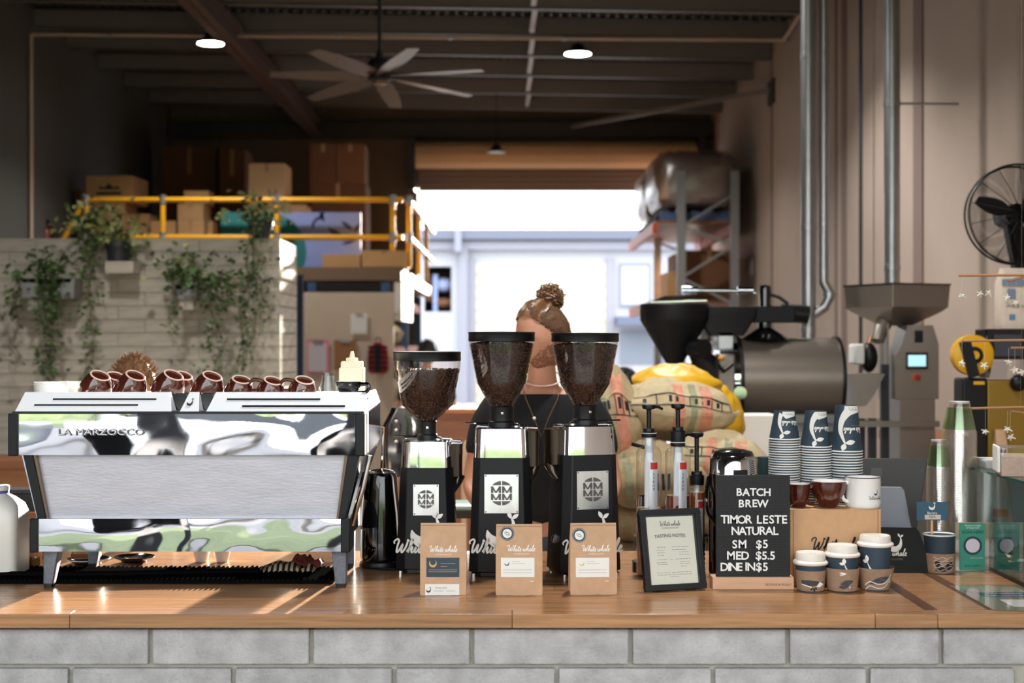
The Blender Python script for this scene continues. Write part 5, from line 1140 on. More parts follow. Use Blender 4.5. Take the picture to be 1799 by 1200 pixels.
# ================================================================ PLANTED WALL: pots and vines
lm = [M_leaf, M_leafpale, mat('dark leaves',(50,72,40),.5,var=.3,vs=9)]
def leaf(m, c, l, e, mi):
    q = [(0,0,0),(l*.45,l*.36,l*.06),(l,0,-l*.1),(l*.45,-l*.36,l*.06)]
    m.add([c+e@Vector(p) for p in q]+[c+e@Vector((l*.45,0,0))], [(0,3,4),(3,2,4),(2,1,4),(1,0,4)], mi)
def vine_plant(name, label, px, py, Y, strands, bush, pal, seed, pot=None, cat='plant', spread=.1, grp='trailing plants on the block wall', yo=0.):
    rr = random.Random(seed); c0 = P(px,py,Y); t = thing(name, label, cat, c0, 0, grp)
    st = MB(); m = MB()
    for (x1,y1,n,wd) in strands:                             # strand ends in image rows
        e1 = P(x1,y1,Y)-c0; pts = []; k = 10
        for i in range(k+1):
            q = i/k; pts.append(Vector((e1.x*q+.03*math.sin(i*1.7+seed)*q, -.05+.03*q+yo*min(1,q*6), .05+(e1.z-.05)*q+.06*math.sin(PI*min(1,q*3))*(q<.34))))
        for _ in range(2): st.tube([p+Vector((rr.uniform(-.03,.03),rr.uniform(-.02,.02),0)) for p in pts], .003, 5)
        for _ in range(n):
            q = rr.random(); i = min(k-1,int(q*k)); p = pts[i].lerp(pts[i+1], q*k-i)
            p = p+Vector((rr.gauss(0,wd),rr.gauss(-.02,.025),rr.gauss(0,.02)))
            leaf(m, p, rr.uniform(.03,.055), Euler((rr.uniform(-1.4,.2),rr.uniform(-.8,.8),rr.uniform(0,6.3))).to_matrix(), 0 if rr.random() < .75 else 2)
    for _ in range(bush):
        p = Vector((rr.gauss(0,spread),rr.gauss(-.02,.07),abs(rr.gauss(.06,.07))))
        leaf(m, p, rr.uniform(.04,.08), Euler((rr.uniform(-1.2,.6),rr.uniform(-.9,.9),rr.uniform(0,6.3))).to_matrix(), 1 if rr.random() < pal else 0)
    if st.v: st.ob('vine_stem', M_stem, t)
    stuff(m.ob('foliage', lm, t, sharp=0))
    if pot:
        r0, r1, hh, pm = pot; MB().lathe([(.0001,-hh),(r0,-hh),(r1,-.02),(r1*1.05,-.018),(r1*1.05,.02),(r1*.96,.02),(r1*.94,-.02),(.0001,-.03)],28).ob('pot', pm, t)
    return t
Yp = YW-.12; Mpz = mat('pot black plastic',(34,36,42),.5)
def ledge(label, x0, x1, y0, y1, dep=.2):
    t = thing('block_ledge', label, 'ledge', (X_((x0+x1)/2,YW-dep),YW-dep,Z_(y1,YW-dep)), 0, 'protruding block ledges'); w_ = (x1-x0)*(YW-dep)/F; h = (y1-y0)*(YW-dep)/F
    MB().box(-w_/2,w_/2,0,dep+.02,0,h).ob('block', Mbw, t, bev=.004); return t
def planter(label, x0, x1, y0, y1):
    t = thing('planter_trough', label, 'planter', (X_((x0+x1)/2,YW-.24),YW-.24,Z_(y1,YW-.24)), 0); w_ = (x1-x0)*(YW-.24)/F; h = (y1-y0)*(YW-.24)/F
    mm = mat('grey concrete trough',(128,128,126),.9,var=.12,vs=8)
    MB().loft([rring(w_*a,.2,.008,2,z) for a,z in ((.94,0),(1,h),(.92,h),(.88,h-.03))]).ob('trough', mm, t, (0,.12,0), sharp=20)
    MB().box(-w_*.42,w_*.42,.04,.2,h-.04,h-.02).ob('soil', mat('soil',(60,46,36),.9), t); return t
ledge('block ledge under the black pot, high on the wall', 184, 234, 459, 480)
ledge('block ledge below the left trough', 48, 76, 526, 545); ledge('block ledge below the small trough at the middle', 312, 340, 526, 545)
planter('wide grey trough at the left of the block wall', 29, 130, 489, 524)
planter('small grey trough in the middle of the block wall', 303, 345, 500, 526)
vine_plant('trailing_plant','pale leaved plant on the wall top trailing a long vine, above the black pot',165,405,Yp,[(160,660,180,.05),(150,480,90,.07)],230,.7,1,spread=.12)
vine_plant('potted_plant','variegated plant in a black pot on the high block ledge',208,430,YW-.125,[(236,440,30,.04)],130,.75,2,(.072,.09,.13,Mpz),spread=.1)
vine_plant('trailing_plant','dense green vine spilling from the wide left trough to the machine',92,480,YW-.22,[(88,665,330,.05),(95,570,150,.055)],80,.0,3,spread=.08)
vine_plant('trailing_plant','thin vine at the far left end of the wide trough',38,492,YW-.22,[(18,565,45,.035),(28,640,14,.03)],14,.0,4,spread=.05)
vine_plant('trailing_plant','leafy plant in the small middle trough with a thin trailing stem',315,490,YW-.22,[(300,590,50,.04)],130,.15,5,spread=.1)
vine_plant('trailing_plant','bushy green vine right of the small middle trough',378,505,YW-.16,[(372,660,150,.05),(395,540,120,.1)],110,.1,6,spread=.12)
vine_plant('potted_plant','flowering pale plant in a black pot at the right end of the wall top',458,391,YW+.09,[(468,560,90,.05),(450,640,110,.07),(428,660,110,.06),(430,690,60,.05)],150,.85,7,(.06,.09,.13,Mpz),spread=.12,yo=-.2)
# ================================================================ MEZZANINE
DZ = 2.46; YR = 15.
dk = struct('mezzanine_deck', MB().box(XL,-1.16,14.9,YB,DZ-.14,DZ), mat('deck timber',(120,96,74),.8))
t = thing('safety_railing','yellow tube safety railing along the mezzanine edge','railing',(0,YR,DZ)); zt_, zm_ = Z_(351,YR)-DZ, Z_(417,YR)-DZ
xl, xr_ = X_(148,YR), X_(708,YR); rt = .028
MB().tube([(xl,0,zt_),(xr_,0,zt_)],rt,12).ob('top_rail', M_railyel, t); MB().tube([(X_(200,YR),0,zm_),(xr_,0,zm_)],rt,12).ob('mid_rail', M_railyel, t)
MB().tube([(xl,0,zt_),(X_(85,YR),0,0)],rt,12).ob('raking_brace', M_railyel, t)
MB().tube([(xr_+.06,.06,zt_),(xr_+.06,4.6,zt_)],rt,12).ob('top_rail', M_railyel, t); MB().tube([(xr_+.06,.06,zm_),(xr_+.06,4.6,zm_)],rt,12).ob('mid_rail', M_railyel, t)
for x,y in ((xl+.02,0),(X_(286,YR),0),(X_(487,YR),0),(X_(690,YR),0),(xr_+.06,.06),(xr_+.06,1.6),(xr_+.06,3.1)):
    p = MB().tube([(x,y,0),(x,y,zt_)],rt,12).ob('post', M_railyel, t)
    for z in (zt_,zm_): MB().lathe([(.0,-.05),(.038,-.05),(.038,.05),(.0,.05)],12).ob('clamp', M_galv, p, (x,y,z))
def carton(label, x0, y0, x1, y1, Y, dep, m=None, rz=0, zb=None, name='cardboard_box', deco=None, grp='cartons on the mezzanine'):
    z1 = Z_(y0,Y); z0 = Z_(y1,Y) if zb is None else zb; w_ = (x1-x0)*Y/F; h = z1-z0
    t = thing(name, label, 'box', (X_((x0+x1)/2,Y),Y,z0), rz, grp); m = m or M_carton
    MB().box(-w_/2,w_/2,0,dep,0,h-.004).ob('box_body', m, t, bev=.004)
    for a,b in ((0,.493*dep),(.507*dep,dep)): MB().box(-w_/2,w_/2,a,b,h-.004,h).ob('flap', m, t)
    MB().box(-.025,.025,-.001,dep+.001,h,h+.001).ob('tape', M_tape, t)
    if h > .15: MB().box(-.025,.025,-.001,0,h*.8,h).ob('tape', M_tape, t)
    if deco: deco(t,w_,h)
    return t
def crown(t,w_,h):
    f = lambda u,v,d=0.: Vector((u,-d,v)); decal('printed_crown', [[(-.11,h*.5),(-.11,h*.62),(-.05,h*.56),(0,h*.72),(.05,h*.56),(.11,h*.62),(.11,h*.5)],rect(-.14,h*.3,.14,h*.4),rect(-.1,h*.14,.12,h*.2)], M_ink, t, f, .0015)
def lbl(t,w_,h): decal('shipping_label', [rect(-w_*.2,h*.4,w_*.12,h*.85)], M_paper, t, lambda u,v,d=0.: Vector((u,-d,v)), .0015)
def mark(t,w_,h): decal('printed_mark', [leafp(w_*.12,h*.2,.09,.03,110),leafp(w_*.2,h*.2,.09,.03,70),rect(w_*.1,h*.17,w_*.28,h*.19)], M_greyink, t, lambda u,v,d=0.: Vector((u,-d,v)), .0015)
carton('tall dark brown carton with a white label at the left end of the mezzanine',130,332,160,430,15.9,.3,M_cartdk,zb=DZ,deco=lbl)
b1 = carton('carton under the crown printed carton',152,356,218,420,15.6,.55,zb=DZ)
carton('carton with a black printed crown, topmost at the left of the mezzanine',150,309,233,356,15.6,.55,deco=crown,rz=-.06)
carton('low carton right of the crown printed stack',222,376,262,420,15.8,.4,zb=DZ)
carton('open topped low carton left of the first inner railing post',264,388,309,420,15.7,.4,zb=DZ)
carton('lower carton of the small stack right of the first inner railing post',312,386,358,420,15.6,.4,zb=DZ)
carton('middle carton of the small stack right of the first inner railing post',312,358,357,386,15.6,.4)
carton('topmost carton of the small stack, above the yellow rail',323,335,366,358,15.7,.3)
carton('narrow carton beside the small stack of three',358,388,373,420,15.8,.3,zb=DZ)
carton('flat carton under the large pale carton, behind the blue banner',435,359,536,420,15.9,.5,zb=DZ)
carton('large pale carton with a small printed mark above the yellow rail',437,287,500,359,15.9,.5,deco=mark,m=mat('pale cardboard',(196,160,112),.8))
carton('brown carton in the dark stack behind the ceiling fan, lower',545,322,642,420,17.4,.6,M_cartdk,zb=DZ)
carton('brown carton on the dark stack, upper left',545,253,590,322,17.4,.5,M_cartdk)
carton('brown carton on the dark stack, upper right',591,253,640,322,17.4,.5,M_cartdk)
carton('dim brown carton at the back, left of the large pale carton',385,262,430,420,18.5,.6,M_cartdk,zb=DZ); carton('dim brown carton at the back behind the small stack',285,258,380,420,18.8,.6,M_cartdk,zb=DZ)
carton('flat kraft carton hanging over the rack top, left of its pair',566,447,633,472,14.93,.5,zb=Z_(471,14.93)); carton('flat kraft carton hanging over the rack top, right of its pair',636,440,713,469,14.9,.5,zb=Z_(469,14.9))
# blue banner with a teal disc
t = thing('printed_banner','blue banner with a teal disc and dark plant sketches leaning behind the yellow railing','banner',(X_(512,15.25),15.25,Z_(472,15.25))); k = 15.25/F; q = lambda x,y: ((x-512)*k,(472-y)*k)
MB().box(q(388,0)[0],q(634,0)[0],0,.03,0,q(0,373)[1]).ob('canvas', mat('periwinkle canvas',(126,140,190),.8,var=.06,vs=3), t)
f = lambda u,v,d=0.: Vector((u,-d,v)); cx_, cy_ = q(468,443)
decal('teal_disc', [[p for p in [q(388,373)]+[(min(a,q(634,0)[0]),min(max(b,0),q(0,373)[1])) for a,b in arc(cx_,cy_,70*k,90,-25,16)]+[q(536,472),q(388,472)]]], mat('teal canvas',(22,104,106),.8), t, f, .003)
decal('plant_sketch', strip(arc(*q(566,398),.1,190,80,8),.03)+[leafp(*q(575,400),.25,.07,-35),leafp(*q(570,392),.16,.04,110),leafp(*q(560,388),.14,.03,60),leafp(*q(620,405),.16,.05,140),leafp(*q(622,410),.14,.04,60),leafp(*q(600,430),.2,.04,20)], mat('sketch blue',(52,60,96),.8), t, f, .003)
# fire extinguisher by the left wall
t = thing('fire_extinguisher','red fire extinguisher on the mezzanine by the left wall','fire extinguisher',(X_(74,14.96)+.02,14.98,DZ)); MB().lathe([(.0001,0),(.07,0),(.075,.02),(.075,.36),(.05,.42),(.02,.44),(.02,.47)],20).ob('cylinder', mat('dark red',(120,30,28),.4), t); MB().box(-.05,.05,-.015,.015,.46,.5).ob('handle', M_black, t); MB().tube([(.02,0,.47),(.09,-.03,.4),(.085,-.03,.1)],.012,8).ob('hose', M_black, t)
# ================================================================ RACK UNDER THE MEZZANINE END
YRk = 14.88
t = thing('pallet_rack','blue pallet rack with orange beams under the mezzanine end, lit by the sun','rack',(0,YRk,0)); rx0, rx1 = X_(547,YRk), X_(677,YRk)
for x,y in ((rx0,0),(rx1,0),(rx1+.0,2.6),(rx1,5.1),(rx0,2.6),(rx0,5.1)): MB().box(x-.045,x+.045,y,y+.07,0,2.3).ob('upright', M_blue, t)
for z in (.9,1.55,2.12):
    for y in (.1,2.7): MB().box(rx1-.02,rx1+.03,y,y+2.4,z-.05,z+.05).ob('beam', M_orange, t); MB().box(rx0-.03,rx0+.02,y,y+2.4,z-.05,z+.05).ob('beam', M_orange, t)
    MB().box(rx0,rx1,.08,5.1,z+.05,z+.07).ob('shelf_board', M_carton, t)
for i in range(5): MB().box(rx0+.05,rx1-.05,.0,.06,2.19+.024*i-.0,2.205+.024*i).ob('slat', mat('dark slat',(40,36,32),.8), t)
xw = X_(706,YRk); MB().box(xw-.08,xw,.02,1.6,1.9,2.3).ob('white_side_panel', mat('sunlit white panel',(232,228,220),.7), t)
for i,(z,x) in enumerate(((1.62,.0),(.97,.02))):
    for j in range(3):
        sck = thing('coffee_sack', ('sunlit tan sack on the upper rack shelf behind the pinboard','sunlit tan sack on the lower rack shelf behind the pinboard')[i]+(', nearest',', second',', third')[j], 'sack', (rx1-.28+x,YRk+.6+j*.75,z+.001), 0, 'sacks in the blue rack')
        MB().ell((0,0,.14),(.3,.33,.14),18,10,lambda q: Vector((math.copysign(abs(q.x)**.6,q.x),math.copysign(abs(q.y)**.6,q.y),q.z))).ob('sack_body', M_burlap, sck); MB().tube([(.28,-.2,.17),(.31,0,.15),(.28,.2,.17)],.012,6).ob('seam', M_burlap, sck)
# pinboard with clipboards and pouch
t = thing('pinboard','beige pinboard fixed to the end of the blue rack','board',(X_(611,14.8),14.8,Z_(745,14.8))); k = 14.8/F; q = lambda x,y: ((x-611)*k,(745-y)*k)
MB().box(q(530,0)[0],q(692,0)[0],0,.025,0,q(0,514)[1]).ob('panel', mat('beige board',(206,188,166),.8,var=.03,vs=3), t, bev=.003); MB().box(q(530,0)[0],q(692,0)[0],.005,.02,-.9,0).ob('skirt', mat('beige board',(206,188,166),.8), t)
def clip(label, x0,y0,x1,y1, bm, pm):
    c = thing('clipboard', label, 'clipboard', (X_((x0+x1)/2,14.78),14.775,Z_(y1,14.78)), 0, 'clipboards on the pinboard'); w_ = (x1-x0)*k; h = (y1-y0)*k
    MB().box(-w_/2,w_/2,0,.01,0,h).ob('backing', bm, c)
    if pm: MB().box(-w_*.44,w_*.40,-.003,0,h*.04,h*.92).ob('sheet', pm, c)
    MB().box(-w_*.22,w_*.22,-.012,0,h*.93,h*1.02).ob('clip', M_galv, c)
clip('white clipboard highest on the pinboard',616,551,645,587,M_paper,M_paper); clip('pink edged clipboard at the left of the pinboard',539,598,578,655,mat('pink board',(232,120,146),.6),mat('pale lilac sheet',(206,198,204),.8)); clip('plain brown clipboard in the middle of the pinboard',587,598,626,650,mat('hardboard',(156,110,70),.6),None)
t = thing('plaid_pouch','red and black plaid pouch hanging on the pinboard','pouch',(X_(664,14.7),14.7,Z_(656,14.7))); m = MB(); w_ = 17*k
m.loft([rring(w_*2*a,.1,.04,4,z*k) for a,z in ((.8,0),(1.05,5),(1.08,25),(.95,42),(.6,50),(.3,54))]); m.ob('pouch_body', mat('plaid red',(140,28,38),.9), t, (0,.02,0), sharp=50)
for z in (8,17,26,35,44): MB().box(-w_*1.0,w_*1.0,-.034,-.029,z*k,(z+4)*k).ob('black_stripe', M_tee, t)
MB().box(-w_*.3,w_*.3,-.036,-.031,3*k,50*k).ob('black_stripe', M_tee, t); MB().tube([(-.02,.02,54*k),(-.03,.02,60*k),(.0,.02,63*k),(.03,.02,60*k),(.02,.02,54*k)],.006,6).ob('loop', M_tee, t)
# white noticeboard strip and blue post at the wall return
t = thing('notice_panel','narrow grey white panel beside the block wall return','panel',(X_(508,11.5),11.5,Z_(740,11.5))); MB().box(-.055,.055,0,.03,-Z_(740,11.5),Z_(566,11.5)-Z_(740,11.5)).ob('panel', mat('grey white panel',(196,186,182),.7), t); MB().box(.02,.04,-.006,0,.9,1.1).ob('red_tag', M_red, t)
t = thing('blue_post','dark blue steel post between the block wall and the pinboard','post',(X_(524,13.2),13.2,0)); MB().box(-.04,.04,0,.08,0,2.3).ob('shaft', mat('dark blue steel',(28,52,80),.5), t); MB().box(-.07,.07,-.03,.11,0,.01).ob('foot_plate', M_dark, t)
# ================================================================ RACK, SACKS AND ROASTER SIDE
Yr = 16.5
t = thing('pallet_rack','grey upright pallet rack with orange beams against the right wall','rack',(0,Yr,0)); ra, rb_ = X_(1197,Yr), X_(1291,Yr); zr = Z_(300,Yr)
for y in (0,2.7):
    for x in (ra,rb_): MB().box(x-.05,x+.05,y,y+.07,0,zr).ob('upright', M_galv if y else mat('grey upright',(150,150,152),.4,.6), t)
    zs = [Z_(v,Yr) for v in (535,488,430,398,340)]
    for i,(z0_,z1_) in enumerate(zip(zs,zs[1:])): MB().beam((ra if i%2 else rb_, y+.03, z0_),(rb_ if i%2 else ra, y+.03, z1_),.04,.03).ob('diagonal_brace', mat('grey upright',(150,150,152),.4,.6), t)
for z in (Z_(400,Yr),Z_(540,Yr)):
    for x in (ra-.3,rb_): MB().box(x-.03,x+.03,.05,3.4,z-.06,z+.06).ob('beam', M_orange, t)
    MB().box(ra-.3,rb_,.1,3.4,z+.06,z+.09).ob('deck_board', M_wooddk, t)
zA = Z_(400,Yr)+.091
for i in range(2):
    pl = thing('pallet', ('blue grey pallet under the wrapped load, front bay','blue grey pallet behind, second bay of the right rack')[i],'pallet',((ra+rb_)/2-.12,Yr+.3+1.6*i,zA),0,'pallets in the right rack')
    for j in range(5): MB().box(-.42+j*.175,-.32+j*.175,-.2,1.1,.09,.11).ob('slat', mat('blue grey pallet',(70,92,130),.8), pl)
    for y in (-.2,.4,1.0): MB().box(-.42,.48,y,y+.1,0,.09).ob('bearer', mat('blue grey pallet',(70,92,130),.8), pl)
    wl_ = thing('wrapped_load', ('film wrapped pallet load on the top of the right rack, nearest','film wrapped pallet load on the top of the right rack, behind')[i],'pallet load',((ra+rb_)/2-.12,Yr+.3+1.6*i,zA+.111),0,'wrapped loads')
    MB().ell((.02,.45,.36),(.5,.68,.36),28,16,lambda q: Vector((math.copysign(abs(q.x)**.5,q.x),math.copysign(abs(q.y)**.5,q.y),math.copysign(abs(q.z)**.6,q.z)))*(1+.06*noise.noise(q*4))).ob('sack_pile', mat('brown load',(150,132,122),.9,var=.2,vs=5), wl_)
    MB().ell((.02,.45,.37),(.52,.7,.375),28,16,lambda q: Vector((math.copysign(abs(q.x)**.45,q.x),math.copysign(abs(q.y)**.45,q.y),math.copysign(abs(q.z)**.55,q.z)))*(1+.08*noise.noise(q*5))).ob('stretch_film', clear('stretch film',(236,228,222),.2,.3,.7), wl_, sharp=20)
zB = Z_(540,Yr)+.091
for i,(x0,x1,yt,y) in enumerate(((1205,1288,440,Yr+.25),(1172,1206,478,Yr+.3),(1185,1260,446,Yr+1.4))):
    carton(('brown carton stack end in the middle bay of the right rack','small brown carton at the left edge of the right rack','brown carton farther back in the right rack')[i],x0,yt,x1,535,y,.8,M_cartdk if i != 1 else M_carton,zb=zB,grp='cartons in the right rack')
# burlap sacks beside the barista
M_b = [mat('burlap a',(196,178,142),.95,var=.12,vs=30,bump=.4,bs=160), mat('burlap b',(178,158,122),.95,var=.12,vs=30,bump=.4,bs=160)]
def sack(name, label, c, sz, rz, tilt, m, seed, stripes=True, letters=None, grp='coffee sacks piled beside the barista', corner=0.):
    t = thing(name, label, 'sack', c, rz, grp); t.rotation_euler = (0,tilt,rz)
    def fn(q):
        e = (abs(q.x)**3+abs(q.y)**3)**(1/3) if q.x or q.y else 1; f_ = math.hypot(q.x,q.y)/max(e,1e-6)
        x, y = q.x*min(f_,1.25), q.y*min(f_,1.2); z = q.z*(1-.25*abs(x)**3)
        d = noise.noise(Vector((q.x*2.3+seed,q.y*2.3,q.z*2)))*.13+noise.noise(Vector((q.x*6+seed,q.y*6,q.z*5)))*.04
        return Vector((x*(1+d*.4)+corner*math.copysign(max(0,abs(x)-.8),x),y*(1+d*.4),z*(1+d*1.6)+d*.2))
    mm = MB().ell((0,0,0),sz,56,28,fn)
    b = mm.ob('sack_body', m, t, sharp=0)
    for p_ in b.data.polygons: p_.use_smooth = True
    MB().tube([(sz[0]*(1.0+.06*math.sin(i)),sz[1]*(-.42+.14*i),sz[2]*.06*math.sin(i*2)) for i in range(7)],.009,6).ob('stitched_seam', m, t)
    if stripes:
        def surf(u,v,d=0.):
            # u across the sack face, v up; project on the front
            a = max(-.97,min(.97,u/sz[0])); b_ = max(-.95,min(.95,v/sz[2])); qy = -math.sqrt(max(.02,1-a*a-b_*b_))
            p_ = fn(Vector((a,qy,b_)).normalized()); return Vector((p_.x*sz[0],p_.y*sz[1]-d-.002,p_.z*sz[2]))
        for u0,u1,cc in stripes: decal('woven_stripe', [rect(u0*sz[0],-.8*sz[2],u1*sz[0],.85*sz[2])], mat('stripe %d%d%d'%cc,cc,.95,var=.15,vs=40), t, surf, .001, .02)
        if letters:
            dec = [[(a,b) for a,b in p] for p in letters(sz)]
            decal('stencil_print', dec, M_ink, t, surf, .002, .02)
    return t
def band(sz):
    q = []; z0_, z1_ = .22*sz[2], .52*sz[2]; up = lambda u: -.25*sz[2]*(u/sz[0])**2
    for z in (z0_,z1_): q += strip([(u*sz[0],z+up(u*sz[0])) for u in [(-.75+1.5*i/16) for i in range(17)]],.004)
    for u in (-.72,-.38,.12,.3,.44,.6,.74): q += [rect(u*sz[0],z0_+up(u*sz[0]),u*sz[0]+.004,z1_+up(u*sz[0]))]
    for u in (-.55,-.2,-.1,.2,.37,.52): q += [rect(u*sz[0],z0_+.3*(z1_-z0_)+up(u*sz[0]),u*sz[0]+.012,z0_+.8*(z1_-z0_)+up(u*sz[0]))]
    return q
pinkc, greenc = (206,142,116), (150,148,118)
Ysk = 6.3
pw_ = thing('pallet','timber pallet under the pile of coffee sacks','pallet',(.72,Ysk-.1,0))
for j in range(6): MB().box(-.62,.62,-.35+j*.15,-.24+j*.15,.1,.125).ob('slat', M_woodpale, pw_)
for x in (-.6,0,.55): MB().box(x-.05,x+.05,-.35,.52,0,.1).ob('bearer', M_woodpale, pw_)
for i in range(4):
    for j in range(2):
        sack('coffee_sack', 'burlap sack low in the pile, %s row from the floor, %s side' % (('first','second','third','fourth')[i],('left','right')[j]), (.42+.6*j+.03*i,Ysk+.02*i,.24+.225*i), (.36,.34,.125), .05*(i-j), 0, M_b[(i+j)%2], i*3+j, [(.1,.25,pinkc),(.35,.45,greenc)])
sack('coffee_sack','big striped burlap sack with a stencilled band on top of the pile', P(1178,718,Ysk-.05), (.27,.3,.13), .05, R(4), M_b[0], 21, [(-.12,.05,pinkc),(.14,.24,greenc),(.3,.46,pinkc)], band)
sack('coffee_sack','burlap sack leaning upright behind the right-hand grinder', P(1072,745,Ysk-.1), (.15,.25,.24), .0, R(-8), M_b[1], 33, [(-.3,-.1,greenc),(.1,.4,pinkc)], band)
sack('coffee_sack','striped burlap sack at the front right of the pile, behind the insulated jug', P(1262,808,Ysk-.25), (.22,.26,.13), -.1, R(9), M_b[0], 41, [(-.3,-.12,pinkc),(.02,.16,greenc),(.2,.4,pinkc)], band)
sack('coffee_sack','burlap sack below the big striped one, seen between the syrup pumps', P(1150,835,Ysk-.28), (.26,.26,.14), 0, R(-3), M_b[1], 52, [(-.5,-.4,greenc)], lambda sz: [rect(-.02+.024*i,-.04,-.008+.024*i,.03) for i in range(4)])
sack('yellow_bag','yellow plastic bag lying on top of the burlap sacks', P(1188,672,Ysk+.22), (.185,.24,.085), 0, R(4), M_yellow, 61, None, None, 'yellow bags on the sacks', .5)
sack('yellow_bag','yellow plastic bag slumped at the right of the sack pile', P(1256,722,Ysk+.3), (.15,.22,.11), -.2, R(38), M_yellow, 65, None, None, 'yellow bags on the sacks', .5)
t = thing('white_crate','white cardboard tray box beside the yellow bags','box',(X_(1333,6.8),6.8,Z_(806,6.8))); k = 6.8/F
MB().box(-36*k,36*k,0,.25,0,76*k).ob('box_body', M_paper, t, bev=.003); MB().obox((-39*k,.12,76*k),(10*k,.25,.006),(0,.5,0)).ob('open_flap', M_paper, t)
MB().box(-37*k,-34*k,.001,.249,0.001,70*k).ob('kraft_side', M_carton, t)
MB().box(-45*k,58*k,-.05,.35,-.16,-.002).ob('brown_carton_base', M_carton, t); MB().box(-.18,.2,.0,.3,-Z_(806,6.8),-.16).ob('stand', M_dark, t)
# coffee roaster
Yo = 7.6; k = Yo/F; o0 = P(1398,668,Yo); q = lambda px,py,dy=0.: Vector(((px-1398)*k,dy,(668-py)*k))
t = thing('coffee_roaster','large drum coffee roaster with black hopper cones and steel drum','coffee roaster',(o0.x,Yo+.24,0)); off = o0.z
def ro(mb, name, m, **kw): return mb.ob(name, m, t, (0,0,off), **kw)
rx = Euler((0,PI/2,0)).to_matrix().to_4x4(); rd = 74*k
M_drum = mat('dull steel drum',(138,128,118),.38,.75,var=.06,vs=2)
ro(MB().lathe([(.0001,-90*k),(rd,-90*k),(rd,86*k),(.0001,86*k)],48,mtx=rx),'drum',M_drum)
for a in (-92,88): ro(MB().lathe([(rd*.9,(a-3)*k),(rd*1.05,(a-3)*k),(rd*1.05,(a+3)*k),(rd*.9,(a+3)*k)],48,mtx=rx),'drum_flange',M_black)
ro(MB().box((1288-1398)*k,(1500-1398)*k,-.2,.2,-.28,-rd-.0).box((1300-1398)*k,(1490-1398)*k,-.22,.22,-rd-.01,-rd+.04),'drum_cradle',M_greym,bev=.005)
for x in (1295,1490):
    for y in (-.18,.18): ro(MB().box((x-1398)*k-.03,(x-1398)*k+.03,y-.03,y+.03,-off,-.25),'leg',M_greym)
ro(MB().lathe([(.0001,-128*k),(rd*.86,-128*k),(rd*.9,-92*k)],40,mtx=rx),'face_plate',M_steel)
ro(MB().box((1262-1398)*k,(1292-1398)*k,-.24,-.05,-.2,.14),'front_door',mat('cast grey door',(126,118,112),.35,.7),bev=.01)
ro(MB().lathe([(.0001,0),(.035,0),(.035,.03),(.0001,.03)],20,c=(q(1298,690)[0],-.26,q(1298,690)[2]),mtx=Euler((PI/2,0,0)).to_matrix().to_4x4()),'sight_glass',M_steel)
ro(MB().tube([q(1285,640,-.26),q(1268,652,-.3),q(1258,640,-.3)],.012,8),'sample_handle',M_black); ro(MB().ell(q(1264,629,-.3),(.018,.018,.014),12,8),'amber_knob',mat('amber knob',(214,146,40),.4))
# hopper cone at the left with its stand
ro(MB().lathe([(.025,(668-655)*k),(.045,(668-640)*k),(61*k,(668-563)*k),(62*k,(668-560)*k),(62*k,(668-534)*k),(60*k,(668-532)*k),(.0001,(668-530)*k)],40,c=((1192-1398)*k,-.05,0)),'green_bean_hopper',M_blackm)
ro(MB().add([q(1146,531,-.15),q(1246,528,-.15),q(1228,518,.1),q(1180,518,.1)]+[q(1146,529,-.15),q(1246,526,-.15),q(1228,516,.1),q(1180,516,.1)],[(0,1,2,3),(7,6,5,4),(0,4,5,1),(1,5,6,2),(2,6,7,3),(3,7,4,0)]),'hopper_lid',M_steel)
ro(MB().tube([q(1192,655,-.05),q(1215,690,-.05),q(1250,700,0)],[.05,.05,.06],14).tube([q(1216,600,-.1),q(1262,660,-.05)],[.03,.09],12),'feed_chute',M_blackm)
ro(MB().lathe([(.0001,-.05),(.05,-.05),(.05,.06),(.0001,.06)],18,c=tuple(q(1228,612,-.2)),mtx=Euler((PI/2,0,.5)).to_matrix().to_4x4()),'motor',M_black)
ro(MB().box((1212-1398)*k,(1268-1398)*k,-.05,.1,-off,(668-640)*k),'support_column',M_black)
# second tray hopper, chaff duct and valve
ro(MB().loft([rring(w_*k,.3,.02,3,(668-y)*k,(1284-1398)*k,.05) for w_,y in ((62,590),(100,560),(108,556),(110,538))]),'tray_hopper',M_blackm,sharp=30)
ro(MB().tube([q(1215,507,0),q(1300,508,0),q(1342,512,0)],[.012,.012,.012],10),'air_rod',M_steel)
for x in (1222,1322): ro(MB().tube([q(x-14,507,0),q(x+14,507,0)],.022,12),'rod_sleeve',M_steel)
ro(MB().lathe([(.0001,(668-497)*k),(.03,(668-499)*k),(.034,(668-510)*k),(.03,(668-530)*k),(.036,(668-545)*k),(.036,(668-575)*k),(.11,(668-590)*k),(.14,(668-598)*k)],24,c=((1358-1398)*k,0,0)),'valve_housing',M_blackg)
ro(MB().box((1332-1398)*k,(1410-1398)*k,-.04,.1,(668-566)*k,(668-536)*k),'duct_box',M_blackm,bev=.006)
ro(MB().tube([q(1362,513,0),q(1384,520,0),q(1400,532,0)],.01,8),'hose',M_dark)
ro(MB().tube([q(1388,548,.03),q(1424,550,.03),q(1438,552,.03)],.052,14),'duct_elbow',M_black)
ro(MB().beam(q(1252,610,.1),q(1335,565,.1),.03,.02),'brace',M_galv)
ro(MB().box((1268-1398)*k,(1296-1398)*k,-.1,.1,.16,.26),'steel_box',M_galv,bev=.005)
